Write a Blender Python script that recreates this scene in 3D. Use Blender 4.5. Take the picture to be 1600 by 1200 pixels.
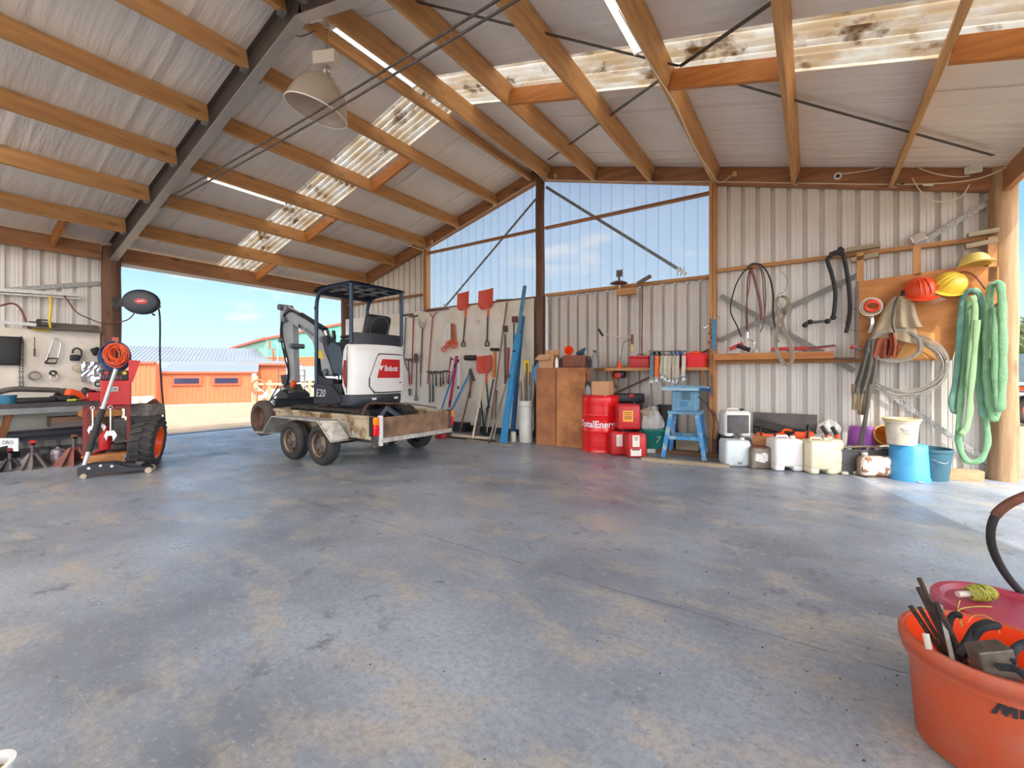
import bpy, bmesh, math, random
from mathutils import Vector, Matrix, noise
random.seed(7)
PI = math.pi
V = Vector
col = bpy.context.scene.collection
for o in list(bpy.data.objects): bpy.data.objects.remove(o)
scene = bpy.context.scene

# ------------------------------------------------------------------ camera
FPX = 690.0; YAW = math.radians(34.28); CAM = V((4.24, -7.18, 1.19)); HX, HY = 800.0, 584.0
cam_data = bpy.data.cameras.new('camera'); cam = bpy.data.objects.new('camera', cam_data); col.objects.link(cam)
cam_data.sensor_width = 36.0; cam_data.sensor_fit = 'HORIZONTAL'
cam_data.lens = FPX / 1600 * 36.0
cam_data.shift_y = -16 / 1600.0
cam_data.clip_start = 0.02; cam_data.clip_end = 600
cam.location = CAM; cam.rotation_euler = (PI/2, 0, YAW)
scene.camera = cam
scene.view_settings.view_transform = 'Standard'; scene.view_settings.look = 'None'
scene.view_settings.gamma = 1.0; scene.view_settings.use_curve_mapping = False
scene.view_settings.exposure = 1.3
try:
    scene.cycles.max_bounces = 10; scene.cycles.diffuse_bounces = 6; scene.cycles.transparent_max_bounces = 24
    scene.cycles.sample_clamp_indirect = 8.0; scene.cycles.caustics_reflective = False; scene.cycles.caustics_refractive = False
except Exception: pass

# ------------------------------------------------------------------ sun and sky
SUN_TRAVEL = V((-1.40, 1.02, -1.70)).normalized()
sd = bpy.data.lights.new('sun', 'SUN'); sd.energy = 1.75; sd.angle = math.radians(0.6); sd.color = (1.0, 0.94, 0.84)
sun = bpy.data.objects.new('sun', sd); col.objects.link(sun)
sun.rotation_euler = SUN_TRAVEL.to_track_quat('-Z', 'Y').to_euler(); sun.location = (20, -12, 30)

world = bpy.data.worlds.new('sky'); scene.world = world; world.use_nodes = True
nt = world.node_tree; nt.nodes.clear()
def wn(t): return nt.nodes.new(t)
tc = wn('ShaderNodeTexCoord'); sep = wn('ShaderNodeSeparateXYZ'); nt.links.new(tc.outputs['Generated'], sep.inputs[0])
ramp = wn('ShaderNodeValToRGB'); e = ramp.color_ramp.elements
e[0].position = 0.0; e[0].color = (0.40, 0.52, 0.60, 1); e[1].position = 0.75; e[1].color = (0.07, 0.18, 0.42, 1)
m1 = ramp.color_ramp.elements.new(0.13); m1.color = (0.30, 0.46, 0.58, 1)
m2 = ramp.color_ramp.elements.new(0.24); m2.color = (0.17, 0.34, 0.54, 1)
m3 = ramp.color_ramp.elements.new(0.42); m3.color = (0.12, 0.26, 0.48, 1)
nt.links.new(sep.outputs['Z'], ramp.inputs['Fac'])
# clouds: noise on the sky dome, flattened towards the horizon
mp = wn('ShaderNodeMapping'); mp.inputs['Scale'].default_value = (1.0, 1.0, 3.6); nt.links.new(tc.outputs['Generated'], mp.inputs['Vector'])
nz = wn('ShaderNodeTexNoise'); nz.inputs['Scale'].default_value = 5.5; nz.inputs['Detail'].default_value = 7; nz.inputs['Roughness'].default_value = 0.55
nt.links.new(mp.outputs['Vector'], nz.inputs['Vector'])
cr = wn('ShaderNodeValToRGB'); cr.color_ramp.elements[0].position = 0.56; cr.color_ramp.elements[0].color = (0, 0, 0, 1)
cr.color_ramp.elements[1].position = 0.72; cr.color_ramp.elements[1].color = (0.85, 0.85, 0.85, 1); nt.links.new(nz.outputs['Fac'], cr.inputs['Fac'])
mx = wn('ShaderNodeMixRGB'); nt.links.new(cr.outputs['Color'], mx.inputs['Fac']); nt.links.new(ramp.outputs['Color'], mx.inputs['Color1'])
mx.inputs['Color2'].default_value = (0.52, 0.53, 0.56, 1)
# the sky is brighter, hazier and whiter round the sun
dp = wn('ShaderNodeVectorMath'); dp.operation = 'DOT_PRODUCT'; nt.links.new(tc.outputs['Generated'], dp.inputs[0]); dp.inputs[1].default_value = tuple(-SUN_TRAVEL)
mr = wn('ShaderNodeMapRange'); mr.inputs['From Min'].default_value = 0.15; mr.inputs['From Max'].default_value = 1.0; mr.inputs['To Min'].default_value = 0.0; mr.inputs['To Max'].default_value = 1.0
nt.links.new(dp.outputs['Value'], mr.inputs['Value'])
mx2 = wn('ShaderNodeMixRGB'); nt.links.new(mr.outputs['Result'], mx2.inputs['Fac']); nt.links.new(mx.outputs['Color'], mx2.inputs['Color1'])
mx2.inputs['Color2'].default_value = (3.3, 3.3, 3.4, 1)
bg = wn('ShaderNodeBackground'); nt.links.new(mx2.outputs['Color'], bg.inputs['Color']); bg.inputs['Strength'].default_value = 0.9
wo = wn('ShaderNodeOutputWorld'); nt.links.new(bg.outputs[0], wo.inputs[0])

# ------------------------------------------------------------------ measuring helpers: a sight line of the camera met with a real plane
CX = V((math.cos(YAW), math.sin(YAW), 0)); CF = V((-math.sin(YAW), math.cos(YAW), 0))
def ray(px, py): return CX * ((px - HX) / FPX) + CF + V((0, 0, (HY - py) / FPX))
def W(px, py, off=0.05):              # gable wall, off metres in front of it
    d = ray(px, py); t = (-off - CAM.y) / d.y; return CAM + d * t
def Yp(px, py, Y): return W(px, py, -Y)
def Xp(px, py, X):
    d = ray(px, py); return CAM + d * ((X - CAM.x) / d.x)
def G(px, py, z=0.0):                 # floor, or a level z above it
    d = ray(px, py); return CAM + d * ((z - CAM.z) / d.z)
def Z(px, py, dep): return CAM + ray(px, py) * dep     # at a given distance
SL = 0.2667; APEX = 4.83
def roofz(x): return APEX - SL * abs(x)
def Rf(px, py, side, off=0.0):
    d = ray(px, py); s = 1 if side > 0 else -1
    return CAM + d * ((APEX + off - CAM.z - SL * s * CAM.x) / (d.z + SL * s * d.x))
def depth(p): return (V(p) - CAM).dot(CF)

# ------------------------------------------------------------------ materials
MATS = {}
def mat(key, c, rough=0.55, metal=0.0, var=0.12, scale=6.0, c2=None, bump=0.0, bscale=30.0, stretch=(1,1,1), spec=0.5, detail=5, lo=0.35, hi=0.68, trans=0.0, alpha=1.0, emit=None, coat=0.0):
    if key in MATS: return MATS[key]
    m = bpy.data.materials.new(key); m.use_nodes = True; t = m.node_tree; b = t.nodes['Principled BSDF']
    b.inputs['Roughness'].default_value = rough; b.inputs['Metallic'].default_value = metal
    b.inputs['Specular IOR Level'].default_value = spec
    if coat: b.inputs['Coat Weight'].default_value = coat
    if trans: b.inputs['Transmission Weight'].default_value = trans
    if emit: b.inputs['Emission Color'].default_value = (*emit[:3], 1); b.inputs['Emission Strength'].default_value = emit[3]
    tcn = t.nodes.new('ShaderNodeTexCoord'); mpn = t.nodes.new('ShaderNodeMapping'); mpn.inputs['Scale'].default_value = stretch
    t.links.new(tcn.outputs['Object'], mpn.inputs['Vector'])
    if var or c2:
        n = t.nodes.new('ShaderNodeTexNoise'); n.inputs['Scale'].default_value = scale; n.inputs['Detail'].default_value = detail; n.inputs['Roughness'].default_value = 0.62
        t.links.new(mpn.outputs['Vector'], n.inputs['Vector'])
        r = t.nodes.new('ShaderNodeValToRGB'); r.color_ramp.elements[0].position = lo; r.color_ramp.elements[1].position = hi
        if c2: a, d = c, c2
        else: a = tuple(min(1, x*(1+var)) for x in c); d = tuple(x*(1-var) for x in c)
        r.color_ramp.elements[0].color = (*a, 1); r.color_ramp.elements[1].color = (*d, 1)
        t.links.new(n.outputs['Fac'], r.inputs['Fac']); t.links.new(r.outputs['Color'], b.inputs['Base Color'])
    else: b.inputs['Base Color'].default_value = (*c, 1)
    if bump:
        n2 = t.nodes.new('ShaderNodeTexNoise'); n2.inputs['Scale'].default_value = bscale; n2.inputs['Detail'].default_value = 4
        t.links.new(mpn.outputs['Vector'], n2.inputs['Vector'])
        bp = t.nodes.new('ShaderNodeBump'); bp.inputs['Strength'].default_value = bump; bp.inputs['Distance'].default_value = 0.02
        t.links.new(n2.outputs['Fac'], bp.inputs['Height']); t.links.new(bp.outputs['Normal'], b.inputs['Normal'])
    MATS[key] = m; return m
def sr(r, g, b):                      # display colour 0..255 to linear
    f = lambda c: (c/255/12.92) if c/255 <= 0.04045 else ((c/255+0.055)/1.055)**2.4
    return (f(r), f(g), f(b))
def wood(key, c, c2, axis, rough=0.6):
    st = [7, 7, 7]; st['xyz'.index(axis)] = 0.55
    m = mat(key, c, rough=rough, c2=c2, scale=2.2, stretch=st, bump=0.15, bscale=9, detail=7, lo=0.3, hi=0.74)
    t = m.node_tree
    if 'knots' not in m:              # knots: sparse dark spots
        m['knots'] = 1
        b = t.nodes['Principled BSDF']; src = b.inputs['Base Color'].links[0].from_socket
        tcn = t.nodes.new('ShaderNodeTexCoord'); mpn = t.nodes.new('ShaderNodeMapping'); s2 = [5, 5, 5]; s2['xyz'.index(axis)] = 2.2; mpn.inputs['Scale'].default_value = s2
        t.links.new(tcn.outputs['Object'], mpn.inputs['Vector'])
        vo = t.nodes.new('ShaderNodeTexVoronoi'); vo.inputs['Scale'].default_value = 0.8; t.links.new(mpn.outputs['Vector'], vo.inputs['Vector'])
        r = t.nodes.new('ShaderNodeValToRGB'); r.color_ramp.elements[0].position = 0.04; r.color_ramp.elements[0].color = (0.32, 0.28, 0.26, 1); r.color_ramp.elements[1].position = 0.22; r.color_ramp.elements[1].color = (1, 1, 1, 1)
        t.links.new(vo.outputs['Distance'], r.inputs['Fac'])
        mm = t.nodes.new('ShaderNodeMixRGB'); mm.blend_type = 'MULTIPLY'; mm.inputs['Fac'].default_value = 0.85
        t.links.new(src, mm.inputs['Color1']); t.links.new(r.outputs['Color'], mm.inputs['Color2']); t.links.new(mm.outputs['Color'], b.inputs['Base Color'])
    return m

# ------------------------------------------------------------------ mesh builder (world coordinates; made local when linked)
class MB:
    def __init__(s): s.v = []; s.f = []
    def add(s, vs, fs):
        n = len(s.v); s.v += [V(p) for p in vs]; s.f += [tuple(i+n for i in f) for f in fs]; return s
    def box(s, a, b):
        x0, y0, z0 = min(a[0],b[0]), min(a[1],b[1]), min(a[2],b[2]); x1, y1, z1 = max(a[0],b[0]), max(a[1],b[1]), max(a[2],b[2])
        return s.add([(x0,y0,z0),(x1,y0,z0),(x1,y1,z0),(x0,y1,z0),(x0,y0,z1),(x1,y0,z1),(x1,y1,z1),(x0,y1,z1)],
                     [(0,3,2,1),(4,5,6,7),(0,1,5,4),(1,2,6,5),(2,3,7,6),(3,0,4,7)])
    def obox(s, c, size, M=None):     # box of a size about c turned by a 3x3
        M = M or Matrix.Identity(3); c = V(c); h = [q/2 for q in size]
        vs = [c + M @ V((sx*h[0], sy*h[1], sz*h[2])) for sz in (-1,1) for sx, sy in ((-1,-1),(1,-1),(1,1),(-1,1))]
        return s.add(vs, [(0,3,2,1),(4,5,6,7),(0,1,5,4),(1,2,6,5),(2,3,7,6),(3,0,4,7)])
    def beam(s, a, b, w, h, up=(0,0,1)):  # bar from a to b, w across, h along up
        a, b = V(a), V(b); d = (b-a).normalized(); up = V(up); r = d.cross(up)
        if r.length < 1e-4: r = d.cross(V((0,1,0)))
        r.normalize(); u = r.cross(d).normalized()
        vs = [p + r*(w/2*i) + u*(h/2*j) for p in (a, b) for i, j in ((-1,-1),(1,-1),(1,1),(-1,1))]
        return s.add(vs, [(0,3,2,1),(4,5,6,7),(0,1,5,4),(1,2,6,5),(2,3,7,6),(3,0,4,7)])
    def tube(s, pts, r, n=8, cap=True, r2=None, closed=False):
        pts = [V(p) for p in pts]; m = len(pts); rs = r if isinstance(r, (list, tuple)) else ([r]*m if r2 is None else [r+(r2-r)*i/(m-1) for i in range(m)])
        prev = None; base = len(s.v); 
        for i, p in enumerate(pts):
            if closed: t = pts[(i+1) % m] - pts[i-1]
            else: t = pts[min(i+1, m-1)] - pts[max(i-1, 0)]
            if t.length < 1e-9: t = V((0,0,1))
            t.normalize()
            if prev is None:
                a = V((0,0,1)) if abs(t.z) < 0.9 else V((1,0,0)); x = t.cross(a).normalized()
            else:
                x = prev - t*prev.dot(t); x = x.normalized() if x.length > 1e-6 else t.orthogonal().normalized()
            prev = x; y = t.cross(x)
            for k in range(n):
                an = 2*PI*k/n; s.v.append(p + x*(math.cos(an)*rs[i]) + y*(math.sin(an)*rs[i]))
        L = m if closed else m-1
        for i in range(L):
            j = (i+1) % m
            for k in range(n):
                q = (k+1) % n; s.f.append((base+i*n+k, base+i*n+q, base+j*n+q, base+j*n+k))
        if cap and not closed:
            s.f.append(tuple(base+k for k in range(n-1, -1, -1))); s.f.append(tuple(base+(m-1)*n+k for k in range(n)))
        return s
    def cyl(s, a, b, r, n=16, r2=None): return s.tube([a, b], r, n, True, r2)
    def lathe(s, prof, o, n=28, M=None, cap=False):   # prof: (r, z) list
        M = M or Matrix.Identity(3); o = V(o); base = len(s.v)
        for r, z in prof:
            for k in range(n):
                an = 2*PI*k/n; s.v.append(o + M @ V((r*math.cos(an), r*math.sin(an), z)))
        for i in range(len(prof)-1):
            for k in range(n):
                q = (k+1) % n; s.f.append((base+i*n+k, base+i*n+q, base+(i+1)*n+q, base+(i+1)*n+k))
        if cap:
            s.f.append(tuple(base+k for k in range(n-1, -1, -1))); s.f.append(tuple(base+(len(prof)-1)*n+k for k in range(n)))
        return s
    def prism(s, poly, o, ux, uy, t, un=None): # polygon in plane (ux,uy) through o, thickness t along un (centred)
        o, ux, uy = V(o), V(ux), V(uy); un = V(un) if un else ux.cross(uy).normalized(); n = len(poly); base = len(s.v)
        for sg in (-0.5, 0.5):
            for a, b in poly: s.v.append(o + ux*a + uy*b + un*(t*sg))
        s.f.append(tuple(base+i for i in range(n-1, -1, -1))); s.f.append(tuple(base+n+i for i in range(n)))
        for i in range(n):
            j = (i+1) % n; s.f.append((base+i, base+j, base+n+j, base+n+i))
        return s
    def poly3(s, pts, th):            # polygon of 3-D points thickened by vector th
        pts = [V(p) for p in pts]; th = V(th); n = len(pts); base = len(s.v)
        s.v += pts + [p+th for p in pts]
        s.f.append(tuple(base+i for i in range(n-1, -1, -1))); s.f.append(tuple(base+n+i for i in range(n)))
        for i in range(n):
            j = (i+1) % n; s.f.append((base+i, base+j, base+n+j, base+n+i))
        return s
    def ball(s, c, r, n=12, sc=(1,1,1), M=None):
        M = M or Matrix.Identity(3); c = V(c); h = max(4, n//2); prof = []
        base = len(s.v)
        for i in range(h+1):
            a = PI*i/h
            for k in range(n):
                b = 2*PI*k/n; s.v.append(c + M @ V((r*sc[0]*math.sin(a)*math.cos(b), r*sc[1]*math.sin(a)*math.sin(b), r*sc[2]*math.cos(a))))
        for i in range(h):
            for k in range(n):
                q = (k+1) % n; s.f.append((base+i*n+k, base+(i+1)*n+k, base+(i+1)*n+q, base+i*n+q))
        return s
    def torus(s, c, R, r, M=None, n=28, m=8, sq=1.0):
        M = M or Matrix.Identity(3); c = V(c)
        pts = [c + M @ V((R*math.cos(2*PI*i/n), R*sq*math.sin(2*PI*i/n), 0)) for i in range(n)]
        return s.tube(pts, r, m, closed=True)
    def rbox(s, c, size, r=0.02, M=None, seg=3):  # rounded box
        M = M or Matrix.Identity(3); c = V(c); bm = bmesh.new(); bmesh.ops.create_cube(bm, size=1.0)
        for v in bm.verts: v.co = V((v.co.x*size[0], v.co.y*size[1], v.co.z*size[2]))
        bmesh.ops.bevel(bm, geom=list(bm.edges)+list(bm.verts), offset=min(r, min(size)*0.49), segments=seg, affect='EDGES', profile=0.5)
        bm.verts.index_update(); base = len(s.v); s.v += [c + M @ v.co for v in bm.verts]
        s.f += [tuple(base+v.index for v in f.verts) for f in bm.faces]; bm.free(); return s
    def ribbon(s, pts, w, t, nrm): # flat strap: nrm = width directions (one or a list)
        pts = [V(p) for p in pts]; m = len(pts); base = len(s.v)
        for i, p in enumerate(pts):
            d = (pts[min(i+1,m-1)] - pts[max(i-1,0)]).normalized(); u = V(nrm[i] if isinstance(nrm, list) else nrm); u = (u - d*u.dot(d)).normalized(); q = d.cross(u)
            wi = w[i] if isinstance(w, list) else w
            for a, b in ((-1,-1),(1,-1),(1,1),(-1,1)): s.v.append(p + u*(wi/2*a) + q*(t/2*b))
        for i in range(m-1):
            for k in range(4):
                q = (k+1) % 4; s.f.append((base+i*4+k, base+i*4+q, base+(i+1)*4+q, base+(i+1)*4+k))
        s.f.append((base+3, base+2, base+1, base)); s.f.append(tuple(base+(m-1)*4+k for k in range(4)))
        return s
def rot(axis, deg): return Matrix.Rotation(math.radians(deg), 3, axis)
def frame(x, y): # 3x3 with columns x, y, x cross y
    x = V(x).normalized(); y = V(y); y = (y - x*y.dot(x)).normalized(); z = x.cross(y); return Matrix((x, y, z)).transposed()
def curve(pts, n=24, closed=False):   # Catmull-Rom through the points
    P = [V(p) for p in pts]; m = len(P); out = []
    segs = m if closed else m-1
    for i in range(segs):
        if closed: a, b, c, d = P[(i-1) % m], P[i], P[(i+1) % m], P[(i+2) % m]
        else: a, b, c, d = P[max(i-1,0)], P[i], P[i+1], P[min(i+2,m-1)]
        k = max(2, n//segs)
        for j in range(k):
            t = j/k; out.append(0.5*((2*b) + (c-a)*t + (2*a-5*b+4*c-d)*t*t + (3*b-a-3*c+d)*t*t*t))
    if not closed: out.append(P[-1])
    return out

ORG = {}
def props(o, label, cat, group=None, kind=None):
    if label: o['label'] = label
    if cat: o['category'] = cat
    if group: o['group'] = group
    if kind: o['kind'] = kind
    return o
def thing(name, label, cat, loc, group=None, rz=0.0):
    o = bpy.data.objects.new(name, None); col.objects.link(o); o.location = V(loc); o.rotation_euler = (0, 0, rz); o.empty_display_size = 0.1
    ORG[o.name] = Matrix.Translation(V(loc)) @ Matrix.Rotation(rz, 4, 'Z'); return props(o, label, cat, group)
def obj(name, mb, m, parent=None, smooth=True, bevel=0.0, angle=40, label=None):
    me = bpy.data.meshes.new(name); 
    if parent is not None: M = ORG[parent.name]
    else:
        xs = [v.x for v in mb.v]; ys = [v.y for v in mb.v]; zs = [v.z for v in mb.v]
        M = Matrix.Translation(V(((min(xs)+max(xs))/2, (min(ys)+max(ys))/2, min(zs))))
    Mi = M.inverted()
    me.from_pydata([Mi @ v for v in mb.v], [], mb.f); me.update()
    bm = bmesh.new(); bm.from_mesh(me); bmesh.ops.recalc_face_normals(bm, faces=bm.faces); bm.to_mesh(me); bm.free()
    o = bpy.data.objects.new(name, me); col.objects.link(o)
    ms = m if isinstance(m, (list, tuple)) else [m]
    for q in ms: me.materials.append(q)
    if parent is not None: o.parent = parent
    else: o.matrix_world = M; o.location = M.to_translation()
    ORG[o.name] = M
    if smooth:
        me.shade_smooth()
        try: me.set_sharp_from_angle(angle=math.radians(angle))
        except Exception: pass
    if bevel:
        bv = o.modifiers.new('bevel', 'BEVEL'); bv.width = bevel; bv.segments = 2; bv.limit_method = 'ANGLE'; bv.angle_limit = math.radians(35)
    if label: o['label'] = label
    return o
def one(name, mb, m, label, cat, group=None, **k): return props(obj(name, mb, m, None, **k), label, cat, group)
def struct(name, mb, m, **k): o = obj(name, mb, m, None, **k); o['kind'] = 'structure'; return o
def copy_tree(o, parent=None):
    c = o.copy(); col.objects.link(c); ORG[c.name] = ORG[o.name].copy()
    if parent is not None: c.parent = parent
    for ch in [q for q in bpy.data.objects if q.parent == o and q != c]: copy_tree(ch, c)
    return c
def place(o, loc, rz=0.0): o.location = V(loc); o.rotation_euler = (0, 0, rz); return o
def text(body, size, o, ux, uy, mt, parent=None, name='lettering', depth=0.001, wrap=None, shear=0.0, bold=0.0, align='CENTER', sx=1.0):
    cu = bpy.data.curves.new(name, 'FONT'); cu.body = body; cu.size = size; cu.align_x = align; cu.align_y = 'CENTER'; cu.extrude = depth; cu.shear = shear; cu.offset = bold; cu.resolution_u = 3
    t = bpy.data.objects.new(name, cu); col.objects.link(t); bpy.context.view_layer.update()
    me = bpy.data.meshes.new_from_object(t.evaluated_get(bpy.context.evaluated_depsgraph_get()))
    vs = [v.co.copy() for v in me.vertices]; fs = [tuple(p.vertices) for p in me.polygons]
    bpy.data.objects.remove(t); bpy.data.curves.remove(cu); bpy.data.meshes.remove(me)
    o, ux, uy = V(o), V(ux).normalized(), V(uy).normalized(); un = ux.cross(uy)
    mb = MB()
    if wrap:                           # wrap = (axis point, radius): letters bent round an upright cylinder
        c, R = wrap; c = V(c); dirn = (o - c); dirn.z = 0; dirn.normalize(); side = V((-dirn.y, dirn.x, 0))
        out = []
        for q in vs:
            a = q.x*sx/R; rr = R + 0.0015 + q.z
            out.append(V((c.x, c.y, 0)) + dirn*(rr*math.cos(a)) + side*(rr*math.sin(a)) + V((0,0,o.z + q.y)))
        mb.add(out, fs)
    else: mb.add([o + ux*q.x*sx + uy*q.y + un*q.z for q in vs], fs)
    return obj(name, mb, mt, parent, smooth=False)

# common materials
M_ply = mat('plywood', sr(196,134,78), c2=sr(150,92,48), scale=3, stretch=(1,1,3), rough=0.6, detail=8)
M_steel = mat('galvanised_steel', sr(176,178,176), metal=0.75, rough=0.38, var=0.2, scale=25)
M_dsteel = mat('dark_steel', sr(92,86,82), metal=0.5, rough=0.5, var=0.3, scale=20)
M_black = mat('black_plastic', sr(30,31,34), rough=0.45, var=0.3, scale=9)
M_rubber = mat('black_rubber', sr(44,44,46), rough=0.75, var=0.3, scale=14)
M_chrome = mat('chrome', sr(210,212,214), metal=0.9, rough=0.22, var=0.1)
M_red = mat('red_paint', sr(196,30,32), rough=0.38, var=0.12, scale=5)
M_redp = mat('red_plastic', sr(190,36,40), rough=0.42, var=0.15, scale=7)
M_orange = mat('orange_plastic', sr(236,88,30), rough=0.42, var=0.12, scale=6)
M_white = mat('white_paint', sr(226,228,230), rough=0.35, var=0.04, scale=4)
M_whitep = mat('white_plastic', sr(228,226,216), rough=0.45, var=0.06, scale=5)
M_cable = mat('white_cable', sr(228,220,205), rough=0.5, var=0.03)
M_card = mat('cardboard', sr(196,150,110), rough=0.8, var=0.08, scale=8)
M_blue = mat('blue_paint', sr(54,140,196), rough=0.5, var=0.12, scale=8)
M_yel = mat('yellow_plastic', sr(226,190,40), rough=0.45, var=0.1)
M_handle = wood('tool_handle', sr(196,150,102), sr(150,104,66), 'z')
M_brown = mat('brown_steel', sr(112,66,48), rough=0.6, var=0.35, scale=12)
M_canvas = mat('canvas', sr(176,168,150), rough=0.9, var=0.15, scale=6, bump=0.2, bscale=60)
M_rust = mat('rusty_steel', sr(120,84,64), c2=sr(74,54,46), rough=0.8, scale=14)
# ================================================================== MATERIALS OF THE SHED
W_Y = wood('pine_along_y', sr(208,162,108), sr(162,114,68), 'y')
W_X = wood('pine_along_x', sr(172,122,82), sr(122,80,52), 'x')
W_X2 = wood('pine_girt', sr(202,150,98), sr(156,106,62), 'x')
W_Z = wood('pine_upright', sr(206,154,100), sr(162,110,66), 'z')
W_P = wood('round_pole', sr(122,88,66), sr(72,50,40), 'z', rough=0.8)
W_PR = wood('sun_bleached_pole', sr(190,156,120), sr(142,108,78), 'z', rough=0.85)
W_OLD = wood('weathered_timber', sr(178,164,140), sr(134,118,94), 'x', rough=0.85)
W_GREY = wood('grey_timber', sr(120,112,104), sr(82,74,68), 'y', rough=0.85)

def floor_mat():
    m = bpy.data.materials.new('painted_concrete'); m.use_nodes = True; t = m.node_tree; b = t.nodes['Principled BSDF']; L = t.links
    N = lambda k: t.nodes.new(k)
    geo = N('ShaderNodeNewGeometry'); P = geo.outputs['Position']
    def noi(scale, det, st=(1,1,1), rough=0.6):
        mp = N('ShaderNodeMapping'); mp.inputs['Scale'].default_value = st; L.new(P, mp.inputs['Vector'])
        n = N('ShaderNodeTexNoise'); n.inputs['Scale'].default_value = scale; n.inputs['Detail'].default_value = det; n.inputs['Roughness'].default_value = rough; L.new(mp.outputs[0], n.inputs['Vector']); return n.outputs['Fac']
    def rmp(src, stops):
        r = N('ShaderNodeValToRGB'); els = r.color_ramp.elements
        els[0].position, els[0].color = stops[0][0], (*stops[0][1], 1); els[1].position, els[1].color = stops[-1][0], (*stops[-1][1], 1)
        for p, c in stops[1:-1]: q = els.new(p); q.color = (*c, 1)
        L.new(src, r.inputs['Fac']); return r.outputs['Color']
    def mix(f, a, c, mode='MIX', fac=1.0):
        q = N('ShaderNodeMixRGB'); q.blend_type = mode
        if f is None: q.inputs['Fac'].default_value = fac
        else: L.new(f, q.inputs['Fac'])
        for s, k in ((a, 'Color1'), (c, 'Color2')):
            if isinstance(s, tuple): q.inputs[k].default_value = (*s, 1)
            else: L.new(s, q.inputs[k])
        return q.outputs['Color']
    base = rmp(noi(0.8, 8), [(0.36, sr(158,168,180)), (0.5, sr(138,147,160)), (0.66, sr(112,119,130))])
    dust = rmp(noi(1.5, 9, (1,1.8,1), 0.7), [(0.50, (0,0,0)), (0.64, (0.85,0.85,0.85))])
    c = mix(dust, base, sr(176,168,156))
    wear = rmp(noi(6, 10, (1,1,1), 0.75), [(0.54, (0,0,0)), (0.62, (0.8,0.8,0.8))])
    wear2 = rmp(noi(0.9, 4), [(0.45, (0,0,0)), (0.6, (1,1,1))])
    wm = mix(None, wear, wear2, 'MULTIPLY'); c = mix(wm, c, sr(92,96,104)); sp2 = rmp(noi(34, 6, (1,1,1), 0.8), [(0.46, (0,0,0)), (0.60, (0.5,0.5,0.5))]); c = mix(sp2, c, sr(112,116,124)); sp3 = rmp(noi(21, 8, (1,1.6,1), 0.8), [(0.56, (0,0,0)), (0.64, (0.6,0.6,0.6))]); c = mix(sp3, c, sr(186,186,184))
    pale = rmp(noi(14, 8, (1,2.5,1), 0.75), [(0.62, (0,0,0)), (0.68, (0.8,0.8,0.8))]); c = mix(pale, c, sr(190,188,182))
    spots = rmp(noi(26, 2, (1,1,1), 0.4), [(0.765, (0,0,0)), (0.785, (1,1,1))]); c = mix(spots, c, sr(58,54,52))
    # sawn joint across the slab under the steel frame, and two tyre tracks along it
    sp = N('ShaderNodeSeparateXYZ'); L.new(P, sp.inputs[0])
    def band(y0, w, soft, wob, wsc):
        wn_ = noi(wsc, 3, (1,0.05,1)); a = N('ShaderNodeMath'); a.operation = 'MULTIPLY_ADD'; L.new(wn_, a.inputs[0]); a.inputs[1].default_value = wob; L.new(sp.outputs['Y'], a.inputs[2])
        s = N('ShaderNodeMath'); s.operation = 'SUBTRACT'; L.new(a.outputs[0], s.inputs[0]); s.inputs[1].default_value = y0 + wob*0.5
        ab = N('ShaderNodeMath'); ab.operation = 'ABSOLUTE'; L.new(s.outputs[0], ab.inputs[0])
        r = N('ShaderNodeMapRange'); L.new(ab.outputs[0], r.inputs['Value']); r.inputs['From Min'].default_value = w; r.inputs['From Max'].default_value = w+soft; r.inputs['To Min'].default_value = 1; r.inputs['To Max'].default_value = 0
        return r.outputs['Result']
    j = band(-4.85, 0.001, 0.005, 0.03, 2.5); jn = noi(5, 6); jr = rmp(jn, [(0.36, (0.15,0.15,0.15)), (0.55, (0.95,0.95,0.95))])
    c = mix(mix(None, j, jr, 'MULTIPLY'), c, sr(62,62,64))
    for y0, w in ((-2.75, 0.06), (-1.75, 0.05)):
        tr = band(y0, w, 0.05, 0.5, 0.35); tn = rmp(noi(7, 8, (1,7,1), 0.7), [(0.45, (0,0,0)), (0.62, (0.55,0.55,0.55))])
        c = mix(mix(None, tr, tn, 'MULTIPLY'), c, sr(96,96,100))
    # scratches
    for ang, sc_ in ((0.5, 2.2), (-0.9, 1.8)):
        mp = N('ShaderNodeMapping'); mp.inputs['Rotation'].default_value = (0, 0, ang); mp.inputs['Scale'].default_value = (0.6, 26, 1); L.new(P, mp.inputs['Vector'])
        n = N('ShaderNodeTexNoise'); n.inputs['Scale'].default_value = sc_; n.inputs['Detail'].default_value = 6; L.new(mp.outputs[0], n.inputs['Vector'])
        c = mix(rmp(n.outputs['Fac'], [(0.70, (0,0,0)), (0.74, (0.45,0.45,0.45))]), c, sr(196,192,186))
    L.new(c, b.inputs['Base Color'])
    rr = N('ShaderNodeMapRange'); L.new(noi(2.2, 8), rr.inputs['Value']); rr.inputs['From Min'].default_value = 0.3; rr.inputs['From Max'].default_value = 0.7; rr.inputs['To Min'].default_value = 0.22; rr.inputs['To Max'].default_value = 0.50
    L.new(rr.outputs['Result'], b.inputs['Roughness']); b.inputs['Specular IOR Level'].default_value = 0.5
    bp = N('ShaderNodeBump'); bp.inputs['Strength'].default_value = 0.25; bp.inputs['Distance'].default_value = 0.01; L.new(noi(24, 8, (1,1,1), 0.7), bp.inputs['Height']); L.new(bp.outputs['Normal'], b.inputs['Normal'])
    return m
M_floor = floor_mat()

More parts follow.
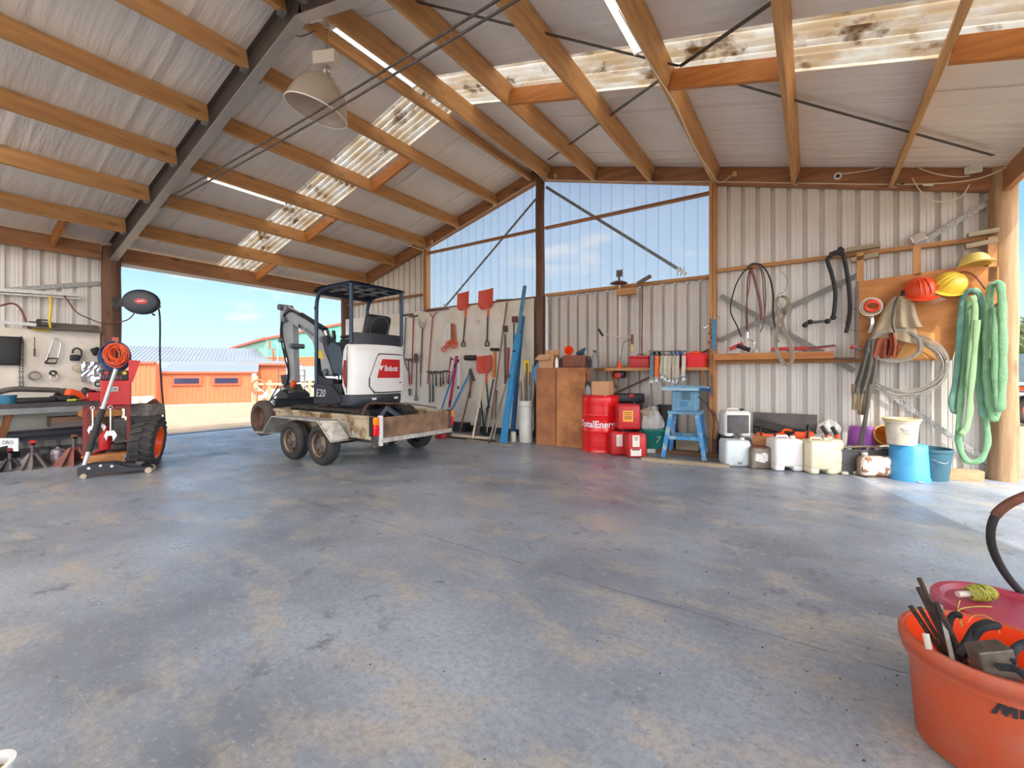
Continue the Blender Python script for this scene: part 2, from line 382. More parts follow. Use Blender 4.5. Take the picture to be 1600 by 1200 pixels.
def lining_mat():   # white foil insulation with soft wrinkles running down the slope
    m = mat('white_roof_lining', sr(232,228,222), rough=0.65, var=0.05, scale=1.5, spec=0.3)
    t = m.node_tree; b = t.nodes['Principled BSDF']; L = t.links
    geo = t.nodes.new('ShaderNodeNewGeometry'); mp = t.nodes.new('ShaderNodeMapping'); mp.inputs['Scale'].default_value = (0.55, 5.0, 0.55); mp.inputs['Rotation'].default_value = (0, 0, 0.10); L.new(geo.outputs['Position'], mp.inputs['Vector'])
    n = t.nodes.new('ShaderNodeTexNoise'); n.inputs['Scale'].default_value = 1.7; n.inputs['Detail'].default_value = 5; n.inputs['Distortion'].default_value = 0.1; L.new(mp.outputs[0], n.inputs['Vector'])
    w = t.nodes.new('ShaderNodeTexWave'); w.bands_direction = 'Y'; w.inputs['Scale'].default_value = 2.1; w.inputs['Distortion'].default_value = 0.6; L.new(geo.outputs['Position'], w.inputs['Vector'])
    a = t.nodes.new('ShaderNodeMath'); a.operation = 'MULTIPLY_ADD'; L.new(w.outputs['Fac'], a.inputs[0]); a.inputs[1].default_value = 0.10; L.new(n.outputs['Fac'], a.inputs[2])
    bp = t.nodes.new('ShaderNodeBump'); bp.inputs['Strength'].default_value = 0.65; bp.inputs['Distance'].default_value = 0.06; L.new(a.outputs[0], bp.inputs['Height']); L.new(bp.outputs['Normal'], b.inputs['Normal'])
    return m
M_lin = lining_mat()
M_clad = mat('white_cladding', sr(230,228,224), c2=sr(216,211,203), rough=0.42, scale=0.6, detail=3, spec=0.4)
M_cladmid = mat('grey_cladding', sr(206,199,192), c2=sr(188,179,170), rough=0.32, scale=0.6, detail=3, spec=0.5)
M_shade_roof = mat('shade_roof', sr(150,156,160), rough=0.5, metal=0.2)  # for the added roof wedge that shapes the sunlight
M_board = mat('painted_board', sr(232,226,214), c2=sr(206,194,176), scale=1.6, rough=0.55, detail=8, lo=0.42, hi=0.75)
M_dirt = mat('dry_gravel', sr(164,142,112), c2=sr(132,112,88), scale=1.4, rough=0.95, bump=0.5, bscale=12, detail=10)

def fibreglass():
    m = bpy.data.materials.new('aged_fibreglass'); m.use_nodes = True; t = m.node_tree; t.nodes.clear(); L = t.links; N = lambda k: t.nodes.new(k)
    geo = N('ShaderNodeNewGeometry')
    def nr(scale, det, p0, p1, st=(1,1,1)):
        mp = N('ShaderNodeMapping'); mp.inputs['Scale'].default_value = st; L.new(geo.outputs['Position'], mp.inputs['Vector'])
        n = N('ShaderNodeTexNoise'); n.inputs['Scale'].default_value = scale; n.inputs['Detail'].default_value = det; n.inputs['Roughness'].default_value = 0.65; L.new(mp.outputs[0], n.inputs['Vector'])
        r = N('ShaderNodeValToRGB'); r.color_ramp.elements[0].position = p0; r.color_ramp.elements[1].position = p1; L.new(n.outputs['Fac'], r.inputs['Fac']); return r
    r1 = nr(2.2, 7, 0.40, 0.60, (1,2.2,1)); r1.color_ramp.elements[0].color = (0.92,0.89,0.83,1); r1.color_ramp.elements[1].color = (0.78,0.66,0.50,1)
    r2 = nr(3.0, 6, 0.56, 0.68); r2.color_ramp.elements[0].color = (1,1,1,1); r2.color_ramp.elements[1].color = (0.40,0.28,0.17,1)
    mm = N('ShaderNodeMixRGB'); mm.blend_type = 'MULTIPLY'; mm.inputs[0].default_value = 0.9; L.new(r1.outputs[0], mm.inputs[1]); L.new(r2.outputs[0], mm.inputs[2])
    wv = N('ShaderNodeTexWave'); wv.bands_direction = 'Y'; wv.inputs['Scale'].default_value = 3.03; wv.inputs['Distortion'].default_value = 0.3; L.new(geo.outputs['Position'], wv.inputs['Vector']); rw_ = N('ShaderNodeMapRange'); L.new(wv.outputs['Fac'], rw_.inputs['Value']); rw_.inputs['To Min'].default_value = 0.66; rw_.inputs['To Max'].default_value = 1.0; mw = N('ShaderNodeMixRGB'); mw.blend_type = 'MULTIPLY'; mw.inputs[0].default_value = 1; L.new(mm.outputs[0], mw.inputs[1]); L.new(rw_.outputs[0], mw.inputs[2]); mm = mw; d = N('ShaderNodeBsdfDiffuse'); L.new(mm.outputs[0], d.inputs[0]); tr = N('ShaderNodeBsdfTranslucent'); L.new(mm.outputs[0], tr.inputs[0])  # regular bands put the shading of the corrugations into the colour
    mx_ = N('ShaderNodeMixShader'); mx_.inputs[0].default_value = 0.78; L.new(d.outputs[0], mx_.inputs[1]); L.new(tr.outputs[0], mx_.inputs[2])
    o = N('ShaderNodeOutputMaterial'); L.new(mx_.outputs[0], o.inputs[0]); return m
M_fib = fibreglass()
def clear_sheet():
    m = bpy.data.materials.new('clear_polycarbonate'); m.use_nodes = True; t = m.node_tree; t.nodes.clear(); L = t.links; N = lambda k: t.nodes.new(k)
    tb = N('ShaderNodeBsdfTransparent'); tb.inputs[0].default_value = (0.84,0.86,0.86,1)
    pb = N('ShaderNodeBsdfPrincipled'); pb.inputs['Base Color'].default_value = (0.62,0.70,0.78,1); pb.inputs['Roughness'].default_value = 0.18
    geo = N('ShaderNodeNewGeometry'); sp = N('ShaderNodeSeparateXYZ'); L.new(geo.outputs['Normal'], sp.inputs[0])
    ab = N('ShaderNodeMath'); ab.operation = 'ABSOLUTE'; L.new(sp.outputs['X'], ab.inputs[0])
    mr_ = N('ShaderNodeMapRange'); L.new(ab.outputs[0], mr_.inputs['Value']); mr_.inputs['From Min'].default_value = 0.0; mr_.inputs['From Max'].default_value = 0.9; mr_.inputs['To Min'].default_value = 0.06; mr_.inputs['To Max'].default_value = 0.16
    mx_ = N('ShaderNodeMixShader'); L.new(mr_.outputs[0], mx_.inputs[0]); tl_ = N('ShaderNodeBsdfTranslucent'); tl_.inputs[0].default_value = (0.9,0.9,0.92,1); m2_ = N('ShaderNodeMixShader'); m2_.inputs[0].default_value = 0.22; L.new(tb.outputs[0], m2_.inputs[1]); L.new(tl_.outputs[0], m2_.inputs[2]); L.new(m2_.outputs[0], mx_.inputs[1]); L.new(pb.outputs[0], mx_.inputs[2])
    o = N('ShaderNodeOutputMaterial'); L.new(mx_.outputs[0], o.inputs[0]); return m
M_clear = clear_sheet()

# ================================================================== SHELL
YB = -14.2; BAYS = [0.0, -4.72, -9.44, YB]
struct('floor', MB().box((-6.2, YB-0.3, -0.25), (6.35, 0.16, 0.0)), M_floor, smooth=False)

def gz(x, y):
    d = max(0.0, -6.2 - x); r = -0.06 - 1.30*min(1.0, d/28.0) if d > 0 else -0.06
    if y > 8: r -= 0.0
    return r
g = MB(); xs = [-160,-110,-75,-60,-50,-40,-30,-20,-14,-10,-8,-6.9,-6.2,0,6.35,8,12,20,40,90]; ys = [-90,-50,-30,-20,-14,-8,-4,0,0.2,4,8,14,22,35,60,110,200]
for x in xs:
    for y in ys: g.v.append(V((x, y, gz(x, y) + 0.02*noise.noise(V((x*0.7, y*0.7, 0))))))
ny = len(ys)
for i in range(len(xs)-1):
    for j in range(ny-1):
        g.f.append((i*ny+j, (i+1)*ny+j, (i+1)*ny+j+1, i*ny+j+1))
ob = struct('trim_1', g, M_dirt, smooth=False); ob.name = 'ground'

# roof lining, both slopes, left open where the fibreglass strip lies; outer steel roof above it
SY0, SY1 = -3.05, -2.32
def slope_sheet(mb, side, y0, y1, off, th=0.02, x1=6.45):
    a = (0, y0, APEX+off); b = (side*x1, y0, roofz(x1)+off); c = (side*x1, y1, roofz(x1)+off); d = (0, y1, APEX+off)
    mb.poly3([a, b, c, d], (0, 0, th))
for side, nm in ((-1, 'ceiling'), (1, 'ceiling')):
    mb = MB()
    for y0, y1 in ((YB-0.2, -13.4), (-12.3, -11.1), (-10.0, -8.8), (-7.6, SY0), (SY1, 0.35)): slope_sheet(mb, side, y0, y1, 0.25)
    for k in range(12):           # folded seams where one lining sheet laps the next
        y = -0.62 - k*1.18
        if SY0-0.05 < y < SY1+0.05 or y < -7.5: continue
        x1 = 6.4; mb.beam((0, y, APEX+0.243), (side*x1, y, roofz(x1)+0.243), 0.02, 0.012)
    struct(nm, mb, M_lin, smooth=False)
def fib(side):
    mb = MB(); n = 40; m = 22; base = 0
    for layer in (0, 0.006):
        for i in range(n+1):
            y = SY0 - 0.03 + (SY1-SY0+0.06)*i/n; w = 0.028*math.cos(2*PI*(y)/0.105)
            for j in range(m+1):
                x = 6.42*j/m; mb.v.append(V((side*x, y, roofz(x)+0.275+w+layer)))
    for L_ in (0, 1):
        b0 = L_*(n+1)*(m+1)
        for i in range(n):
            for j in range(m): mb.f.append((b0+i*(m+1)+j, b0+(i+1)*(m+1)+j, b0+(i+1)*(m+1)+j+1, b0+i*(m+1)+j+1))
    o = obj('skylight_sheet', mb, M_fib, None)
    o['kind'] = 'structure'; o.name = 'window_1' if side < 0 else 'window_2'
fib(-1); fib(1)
for s_ in (-1, 1):  # unseen skylight strips added behind the camera to let in more daylight
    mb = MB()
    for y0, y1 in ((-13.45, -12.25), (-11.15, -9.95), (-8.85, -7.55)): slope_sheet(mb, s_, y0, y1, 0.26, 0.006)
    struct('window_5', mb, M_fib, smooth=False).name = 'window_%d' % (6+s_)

# ribbed cladding along a wall: u runs along the wall, depth outwards
def ribs(mb, u0, u1, z0, ztop, put, pitch=0.19, deep=0.06, rw=0.042, sl=0.010, minor=True, cuts=()):
    prof = []; k = math.floor(u0/pitch)
    while k*pitch < u1:
        a = k*pitch
        for du, dd in ((0, 0), (0.045, 0), (0.049, 0.006), (0.057, 0.006), (0.061, 0), (0.085, 0), (0.089, 0.006), (0.097, 0.006), (0.101, 0))*minor + ((pitch-rw-2*sl, 0), (pitch-rw-sl, deep), (pitch-sl, deep)):
            if u0 <= a+du <= u1: prof.append((a+du, dd))
        k += 1
    prof = [(u0, 0)] + prof + [(u1, 0)]
    extra = [c for c in cuts if u0 < c < u1]
    for c in extra: prof.append((c, 0))
    prof.sort()
    for layer in (0, 0.004):
        b0 = len(mb.v)
        for u, d in prof: mb.v.append(put(u, d+layer, z0(u) if callable(z0) else z0)); mb.v.append(put(u, d+layer, ztop(u)))
        for i in range(len(prof)-1):
            a = b0+i*2; mb.f.append((a, a+2, a+3, a+1))
gw = lambda u, d, z: V((u, 0.085+d, z)); lw = lambda u, d, z: V((-6.13-d, u, z)); GT = 2.65
top = lambda u: roofz(u)+0.24
def wall_piece(name, u0, u1, z0, zt, put, m, **k):
    mb = MB(); ribs(mb, u0, u1, z0, zt, put, cuts=(0.0,), **k); o = struct(name, mb, m, angle=20); return o
mb = MB(); ribs(mb, -6.1, -3.0, -0.05, top, gw); ribs(mb, 3.0, 5.98, -0.05, top, gw)
struct('wall_back', mb, M_clad, smooth=False)
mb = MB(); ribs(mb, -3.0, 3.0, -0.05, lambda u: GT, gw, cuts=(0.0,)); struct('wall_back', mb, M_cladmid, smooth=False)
mb = MB(); ribs(mb, -3.0, 0.0, GT-0.03, top, gw, pitch=0.2, deep=0.012, rw=0.02, minor=False); struct('window_3', mb, M_clear, smooth=False)
mb = MB(); ribs(mb, 0.0, 3.0, GT-0.03, top, gw, pitch=0.2, deep=0.012, rw=0.02, minor=False); struct('window_4', mb, M_clear, smooth=False)
mb = MB(); ribs(mb, YB, -4.72, -0.05, lambda u: roofz(6)+0.1, lw); struct('wall_left', mb, M_clad, smooth=False)
# unseen roof wedge added outside the frame to cast the edge of the sun patch
mb = MB(); mb.poly3([(6.42, 0.45, 3.42), (6.42, -14.4, 3.42), (11.75, -14.4, 3.30), (6.42, -0.05, 3.42)], (0, 0, 0.03)); struct('trim_1', mb, M_shade_roof, smooth=False)

# ================================================================== TIMBER AND STEEL FRAME
def post(name, x, y, zt, r, m, label, z0=-0.05, group=None):
    mb = MB(); n = 22; pts = []; rs = []
    for i in range(9): pts.append((x + 0.006*math.sin(i*1.7), y + 0.005*math.cos(i*2.3), z0+(zt-z0)*i/8)); rs.append(r*(1.03-0.05*i/8))
    mb.tube(pts, rs, n); return one(name, mb, m, label, 'post', group)
post('timber_pole', -6.0, -4.72, 3.42, 0.135, W_P, 'dark round timber pole under the steel rafter carrying the hose reel')
post('timber_pole', -6.0, 0.0, 3.40, 0.105, W_P, 'round timber pole in the far corner behind the excavator canopy')
post('timber_pole', 0.0, -0.02, 4.98, 0.085, W_P, 'tall dark round pole in the middle of the end wall under the roof ridge')
post('timber_pole', 6.0, 0.0, 3.5, 0.118, W_PR, 'thick sunlit round pole at the right end of the wall beside the green slings')
for y in BAYS[2:]:
    post('timber_pole', -6.0, y, 3.42, 0.135, W_P, 'dark round timber pole of the left wall behind the camera', group='poles behind the camera')
for y in BAYS[1:]:
    post('timber_pole', 6.0, y, 3.42, 0.135, W_P, 'dark round timber pole of the open right side beside the camera', group='poles beside the camera')
for x, lab in ((-3.0, 'square pine stud at the left edge of the clear wall panels'), (3.0, 'square pine stud between the clear wall panels and the hose wall')):
    mb = MB().box((x-0.045, -0.07, -0.04), (x, 0.08, roofz(x)+0.02)); mb.box((x+0.002, -0.05, -0.04), (x+0.045, 0.08, roofz(x)+0.02)); one('wall_stud', mb, W_Z, lab, 'stud', smooth=False, bevel=0.003)
# girts of the end wall
def girt(x0, x1, z, label, t=0.045, m=W_X2, y=0.0, d=0.075, n='wall_girt'):
    one(n, MB().box((x0, y-0.015, z-t/2), (x1, y-0.015+d, z+t/2)), m, label, 'girt', smooth=False, bevel=0.003)
girt(-2.95, -0.09, 3.92, 'horizontal timber rail across the left clear wall panel', m=W_X); girt(0.09, 2.95, 3.92, 'horizontal timber rail across the right clear wall panel', m=W_X)
girt(0.09, 2.95, 2.66, 'horizontal timber rail under the right clear panel above the trimmer blade', m=W_X2, t=0.05)
girt(-2.95, -0.09, 2.64, 'horizontal timber rail along the top of the white tool board', m=W_X, t=0.04)
girt(3.05, 5.89, 2.73, 'upper orange pine rail with the black hoses hung over it', t=0.05)
girt(3.05, 4.78, 1.36, 'lower pine rail holding up the long wooden tray of tools', t=0.05)
girt(-5.9, -3.05, 3.0, 'horizontal rail of the far corner wall behind the excavator', m=W_X); 
# gable rafters
for s, lab in ((-1, 'left sloping brown rafter along the top of the end wall'), (1, 'right sloping brown rafter along the top of the end wall')):
    mb = MB(); x0, x1 = 0.0, 6.02
    mb.add([(s*x0, -0.045, roofz(x0)), (s*x1, -0.045, roofz(x1)), (s*x1, -0.045, roofz(x1)+0.245), (s*x0, -0.045, roofz(x0)+0.245),
            (s*x0, 0.07, roofz(x0)), (s*x1, 0.07, roofz(x1)), (s*x1, 0.07, roofz(x1)+0.245), (s*x0, 0.07, roofz(x0)+0.245)],
           [(0,1,2,3),(4,7,6,5),(0,4,5,1),(3,2,6,7),(0,3,7,4),(1,5,6,2)])
    one('end_rafter', mb, W_X, lab, 'rafter', smooth=False)
# purlins; each bay's run is one timber
PXR = [0.2, 1.12, 2.1, 3.05, 4.05, 5.06]; PXL = [-0.19, -1.02, -2.02, -3.0, -4.02, -5.08]
ordn = ['ridge', 'first', 'second', 'third', 'fourth', 'fifth']
steelY = [(-0.05, -4.66), (-4.78, -9.38), (-9.50, YB)]
M_clip = M_steel
pproto = {}
for side, PX in ((1, PXR), (-1, PXL)):
    sl_m = rot('Y', 14.93*side)
    for bi, (ya, yb) in enumerate(steelY):
        for i, x in enumerate(PX):
            jx = (0.05 if bi == 1 and side < 0 else 0.0) if i else 0
            w = 0.05 if i else 0.055; h = 0.235 if not (side < 0 and i == 0) else 0.17
            zb = roofz(x) if i or side > 0 else roofz(x)+0.05
            where = ['bay against end wall', 'bay nearer camera', 'bay behind camera'][bi]
            sd_ = 'right' if side > 0 else 'left'
            lab = f'roof purlin {"beside the ridge" if i == 0 else ordn[i] + " below ridge"}, {sd_} slope, {where}'
            t = thing('roof_purlin', lab, 'purlin', (x+jx, (ya+yb)/2, zb), 'roof purlins')
            mb = MB().obox((x+jx, (ya+yb)/2, zb+h/2), (w, ya-yb, h), sl_m); obj('timber', mb, W_Y, t, smooth=False, bevel=0.004)
            for ye, dy in ((ya, -1), (yb, 1)):
                c = MB(); o0 = V((x+jx, ye+dy*0.03, zb)); 
                if bi == 0 and ye == ya:      # joist hanger strap at the end rafter
                    c.obox(o0 + V((side*0.028, 0, 0.06)), (0.004, 0.05, 0.12), sl_m); c.obox(o0 + V((0, 0, -0.003)), (w+0.008, 0.05, 0.004), sl_m)
                else:                          # folded cleat on the steel frame
                    c.obox(o0 + V((0, 0, -0.006)), (w+0.02, 0.07, 0.008), sl_m); c.obox(o0 + V((-0.036, 0, 0.03)), (0.005, 0.06, 0.07), sl_m)
                obj('cleat', c, M_clip, t, smooth=False)
# eave beams
def eave(x, y0, y1, lab): one('eave_beam', MB().box((x-0.025, y0, 3.18), (x+0.03, y1, 3.44)), W_YB, lab, 'beam', smooth=False, bevel=0.004)
W_YB = wood('beam_along_y', sr(180,130,88), sr(132,88,56), 'y')
eave(-6.0, -4.58, -0.1, 'long brown beam over the open left side above the doorway to the yard')
eave(-6.0, -9.3, -4.86, 'brown beam along the top of the clad left wall above the workbench')
eave(-6.0, YB, -9.58, 'brown beam along the top of the left wall behind the camera')
for a, b in ((-4.6, -0.1), (-9.3, -4.84), (YB, -9.56)): one('eave_beam', MB().box((5.97, a, 3.2), (6.03, b, 3.44)), W_YB, 'brown beam over the open right side running towards the camera', 'beam', 'beams of the open right side', smooth=False)
# blocking between purlins beside the fibreglass strips
def nog(xa, xb, y, lab):
    h = 0.19; s = 1 if xa > 0 else -1
    one('blocking', MB().beam((xa, y, roofz(xa)+0.10), (xb, y, roofz(xb)+0.10), 0.045, h, up=(s*0.26, 0, 1)), W_NOG, lab, 'blocking', smooth=False, bevel=0.003)
W_NOG = wood('orange_blocking', sr(198,130,62), sr(148,88,36), 'x')
nog(-1.05, -1.99, -2.28, 'orange timber block between purlins beside the left skylight strip, nearest the ridge')
nog(-3.03, -3.99, -2.28, 'orange timber block between purlins halfway down the left skylight strip')
nog(-5.11, -5.96, -2.28, 'orange timber block at the foot of the left skylight strip over the doorway')
nog(1.15, 2.07, -2.66, 'orange timber block between purlins on the right slope, nearest the ridge')
nog(3.08, 4.02, -2.66, 'orange timber block between purlins under the right skylight strip, middle of three')
nog(5.09, 5.94, -2.66, 'orange timber block at the top right corner of the right skylight strip')
nog(-5.11, -5.96, -5.46, 'short dark timber block above the clad left wall over the bench')
# steel portal frames
M_portal = mat('dark_painted_steel', sr(98,88,84), metal=0.3, rough=0.5, var=0.1, scale=3)
M_portal2 = mat('pale_flange', sr(176,172,168), metal=0.3, rough=0.45, var=0.08)
for k, y in enumerate(BAYS[1:]):
    for s in (-1, 1):
        lab = [('left', 'right')[s > 0] + ' dark steel rafter with pale lower flange, on the frame nearest the end wall', ('left', 'right')[s > 0] + ' dark steel rafter of the frame behind the camera', ('left', 'right')[s > 0] + ' dark steel rafter of the rearmost frame'][k]
        t = thing('steel_rafter', lab, 'rafter', (s*3, y, roofz(3)))
        up = (s*0.26, 0, 1)
        xa, xb = 0.0, 5.93; a = V((s*xa, y, roofz(xa)+0.075)); b = V((s*xb, y, roofz(xb)+0.075))
        obj('web', MB().beam(a, b, 0.016, 0.33, up=up), M_portal, t, smooth=False)
        obj('upper_flange', MB().beam(a+V((0,0,0.165)), b+V((0,0,0.165)), 0.11, 0.012, up=up), M_portal, t, smooth=False)
        obj('lower_flange', MB().beam(a+V((0,0,-0.165)), b+V((0,0,-0.165)), 0.11, 0.014, up=up), M_portal2, t, smooth=False, label='pale grey lower flange')
        for i in range(14):            # bolt heads at the purlin cleats
            pass
# white trim strip under the eave beam at the doorway, darker strip on the threshold
struct('trim_2', MB().box((-6.07, -4.58, 3.12), (-6.03, -0.1, 3.2)), M_clad, smooth=False)
struct('trim_3', MB().box((-6.2, -4.6, 0.0), (-6.02, -0.12, 0.012)), mat('threshold_strip', sr(110,116,124), rough=0.5, metal=0.3), smooth=False)
# diagonal straps
def strap(a, b, lab, w=0.035, m=M_dsteel, nrm=(0,1,0), n='bracing_strap'):
    a, b = V(a), V(b); d = (b-a).normalized(); wd = d.cross(V(nrm))
    mb = MB().ribbon([a, b], w, 0.003, wd)
    return one(n, mb, m, lab, 'strap', smooth=False)
def perf(key, c):
    m = mat(key, c, metal=0.1, rough=0.5, var=0.15, scale=20)
    t = m.node_tree; b = t.nodes['Principled BSDF']; src = b.inputs['Base Color'].links[0].from_socket
    tcn = t.nodes.new('ShaderNodeTexCoord'); vo = t.nodes.new('ShaderNodeTexVoronoi'); vo.inputs['Scale'].default_value = 42; vo.inputs['Randomness'].default_value = 0.3; t.links.new(tcn.outputs['Object'], vo.inputs['Vector'])
    r = t.nodes.new('ShaderNodeValToRGB'); r.color_ramp.elements[0].position = 0.28; r.color_ramp.elements[0].color = (0.25,0.25,0.25,1); r.color_ramp.elements[1].position = 0.34; r.color_ramp.elements[1].color = (1,1,1,1); t.links.new(vo.outputs['Distance'], r.inputs['Fac'])
    mm = t.nodes.new('ShaderNodeMixRGB'); mm.blend_type = 'MULTIPLY'; mm.inputs[0].default_value = 1; t.links.new(src, mm.inputs[1]); t.links.new(r.outputs[0], mm.inputs[2]); t.links.new(mm.outputs[0], b.inputs['Base Color']); return m
M_dull = mat('dull_strap', sr(140,138,132), rough=0.6, var=0.1); M_perf = perf('perforated_strap', sr(120,124,126)); M_perf2 = perf('perforated_steel', sr(176,176,174))
strap(W(853,292,0.0), W(1072,428,0.0), 'perforated steel strap sloping down across the right clear panel', 0.05, M_perf)
strap(W(838,310,0.0), W(695,480,0.0), 'perforated steel strap sloping down across the left clear panel', 0.045, M_perf)
strap(W(1126,462,-0.02), W(1335,580,-0.02), 'flat grey strap falling to the right behind the hanging hoses', 0.07, M_dull)
strap(W(1124,532,-0.025), W(1345,428,-0.025), 'flat grey strap rising to the right behind the hanging hoses', 0.07, M_dull)
strap(W(1352,590,-0.02), W(1545,722,-0.02), 'grey strap falling behind the wire coil towards the right pole', 0.06, M_perf2)
strap(W(1430,385,-0.02), W(1550,313,-0.02), 'perforated pale strap rising to the right pole above the yellow hats', 0.06, M_perf2)
strap((-6.1, -4.85, 2.78), (-6.1, -9.3, 1.6), 'pale diagonal strap across the left wall above the tool board', 0.07, M_perf2, nrm=(1,0,0))
mbk = MB().obox(W(1435,371,-0.01), (0.14, 0.03, 0.10), rot('Y', -22)); one('strap_tensioner', mbk, M_chrome, 'square steel tensioner on the pale strap above the helmets', 'tensioner', smooth=False, bevel=0.01)
mbk = MB(); c = W(1064,424,0.02); 
for q in (-0.05, 0, 0.05): mbk.cyl(c+V((q,0,0.06)), c+V((q,0,-0.07)), 0.008, 8)
mbk.obox(c, (0.16,0.02,0.05), rot('Y', 32)); one('strap_tensioner', mbk, M_steel, 'steel tensioner at the foot of the strap in the right clear panel', 'tensioner', smooth=False)
mbk = MB(); c = W(696,478,0.02); mbk.obox(c, (0.08,0.02,0.06)); mbk.cyl(c+V((-.05,0,-.05)), c+V((.05,0,.06)), 0.01, 8); mbk.cyl(c+V((-.05,0,.05)), c+V((.05,0,-.06)), 0.01, 8); one('strap_tensioner', mbk, M_steel, 'small tensioner at the foot of the strap above the tool board', 'tensioner', smooth=False)
RS = lambda p, o=0.12: Rf(p[0], p[1], 1, o)
for pa, pb, lab in (((640,0),(1060,103),'dark roof strap running from above the cables to the fourth purlin'), ((1212,0),(1062,104),'dark perforated roof strap across the right skylight strip'), ((1035,122),(856,250),'dark roof strap running down to the centre pole'), ((1150,131),(1552,243),'dark roof strap running down to the right corner pole')):
    strap(RS(pa,0.17), RS(pb,0.17), lab, 0.04, M_dsteel, nrm=(0.26,0,1), n='roof_strap')

# ================================================================== ROOF FITTINGS
M_tube = mat('lamp_tube', sr(255,252,245), rough=0.4, var=0, emit=(1.0,0.98,0.95,0.9))
M_fit = mat('lamp_housing', sr(240,238,232), rough=0.4, var=0.03)
M_fill_tube = mat('fill_tube', sr(255,252,245), rough=0.4, var=0, emit=(1.0,0.98,0.96,120.0))  # strong emission for the added fill lamps out of view
def batten(x, y0, y1, z, lab, n=1, mt=None):
    t = thing('fluorescent_batten', lab, 'light', (x, (y0+y1)/2, z))
    obj('housing', MB().box((x-0.035, y0, z-0.005), (x+0.035, y1, z+0.045)), M_fit, t, smooth=False, bevel=0.005)
    for k in range(n):
        dx = (k-(n-1)/2)*0.05
        obj('lamp_tube', MB().cyl((x+dx, y0+0.03, z-0.03), (x+dx, y1-0.03, z-0.03), 0.013, 10), mt or M_tube, t)
    for y in (y0+0.02, y1-0.02): obj('lamp_holder', MB().box((x-0.04, y-0.012, z-0.05), (x+0.04, y+0.012, z+0.0)), M_fit, t, smooth=False)
    return t
batten(0.03, -4.40, -3.20, 4.90, 'twin tube fluorescent light along the ridge beside the dome lamp', 2)
batten(-3.12, -4.38, -3.16, 4.08, 'fluorescent light under the left roof slope above the yard doorway')
batten(2.94, -4.38, -3.24, 4.12, 'twin tube fluorescent light on the right slope at the top of the picture', 2)
for yy in (-8.6, -13.2):  # unseen fill lamps added behind the camera to brighten the interior
    for x in (-3.1, 0.03, 3.0): batten(x, yy, yy+1.2, roofz(x)+0.06, 'added fluorescent fill light in an unseen bay behind the camera', 2, M_fill_tube)['group'] = 'added fill lights behind the camera'

# dome lamp
lx, ly = 0.0, -4.55
t = thing('dome_lamp', 'translucent dome high bay lamp hanging under the roof ridge', 'lamp', (lx, ly, 3.95))
M_dome = bpy.data.materials.new('smoky_acrylic'); M_dome.use_nodes = True; _t = M_dome.node_tree; _b = _t.nodes['Principled BSDF']; _b.inputs['Base Color'].default_value = (*sr(196,186,172), 1); _b.inputs['Roughness'].default_value = 0.2; _b.inputs['Alpha'].default_value = 0.62
R_ = rot('X', -8) @ rot('Y', 14)
dome = MB(); prof = [(1.26*a,1.22*b) for a,b in [(0.24,0.0),(0.243,0.012),(0.236,0.03),(0.225,0.08),(0.205,0.14),(0.175,0.20),(0.13,0.255),(0.085,0.29),(0.05,0.305)]]
prof2 = [(r-0.004, z) for r, z in reversed(prof)]; dome.lathe(prof + prof2 + [prof[0]], (lx, ly, 3.90), 40, R_); obj('lamp_shade', dome, M_dome, t)
obj('rim', MB().torus(V((lx,ly,3.90)), 0.305, 0.006, R_, n=40), M_fit, t)
top_ = V((lx,ly,3.90)) + R_ @ V((0,0,0.37))
obj('bulb', MB().ball(top_+R_@V((0,0,-0.12)), 0.05, 14, (1,1,1.6), R_), mat('milk_glass', sr(236,232,224), rough=0.2, var=0), t)
obj('bulb_socket', MB().cyl(top_+R_@V((0,0,-0.06)), top_+R_@V((0,0,0.06)), 0.035, 14), M_fit, t)
obj('ballast_box', MB().obox(top_+V((0.02,0,0.16)), (0.24,0.13,0.13), rot('Z', 25)), mat('pale_grey_box', sr(214,208,196), rough=0.5, var=0.04), t, smooth=False, bevel=0.006)
br = MB(); br.beam(top_+V((-0.03,0,0.0)), top_+V((-0.03,0,0.10)), 0.06, 0.004); br.beam(top_+V((0.04,0,0.0)), top_+V((0.04,0,0.10)), 0.004, 0.05); obj('bracket', br, M_steel, t, smooth=False)
hc = MB()
for i in range(9): hc.torus(top_+V((0.02,0,0.245+i*0.028)), 0.009, 0.0025, frame((0,0,1),(1,0,0) if i%2 else (0,1,0)), n=10, m=5, sq=0.7)
obj('chain', hc, M_dsteel, t)
cc = MB()
for i in range(5):
    c0 = top_ + V((0.03+0.004*i, 0.01*i, 0.58)); cc.torus(c0, 0.07-0.004*i, 0.004, frame((0.8,0.3,0.1),(0,0,1)), n=22, m=5, sq=1.25)
one('cable_coil', cc, mat('cream_cable', sr(222,204,172), rough=0.5, var=0), 'small coil of cream cable hung above the dome lamp', 'cable')
ap = MB().obox((0.02, -4.60, APEX+0.05), (0.20,0.10,0.14), rot('Z', 20)); one('junction_box', ap, M_fit, 'white junction box at the ridge above the dome lamp', 'junction box', smooth=False, bevel=0.008)
ap = MB().obox((-0.10, -4.66, APEX-0.03), (0.28,0.05,0.03), rot('Y', 20)); ap.obox((-0.2, -4.68, APEX+0.0), (0.03,0.06,0.18)); one('ridge_bracket', ap, M_steel, 'galvanised bracket bolted where the steel rafters meet at the ridge', 'bracket', smooth=False)
ch = MB(); pts = curve([(-0.42,-4.62,APEX+0.12),(-0.34,-4.64,APEX-0.02),(-0.2,-4.6,APEX-0.10),(0.0,-4.56,APEX-0.1)], 26)
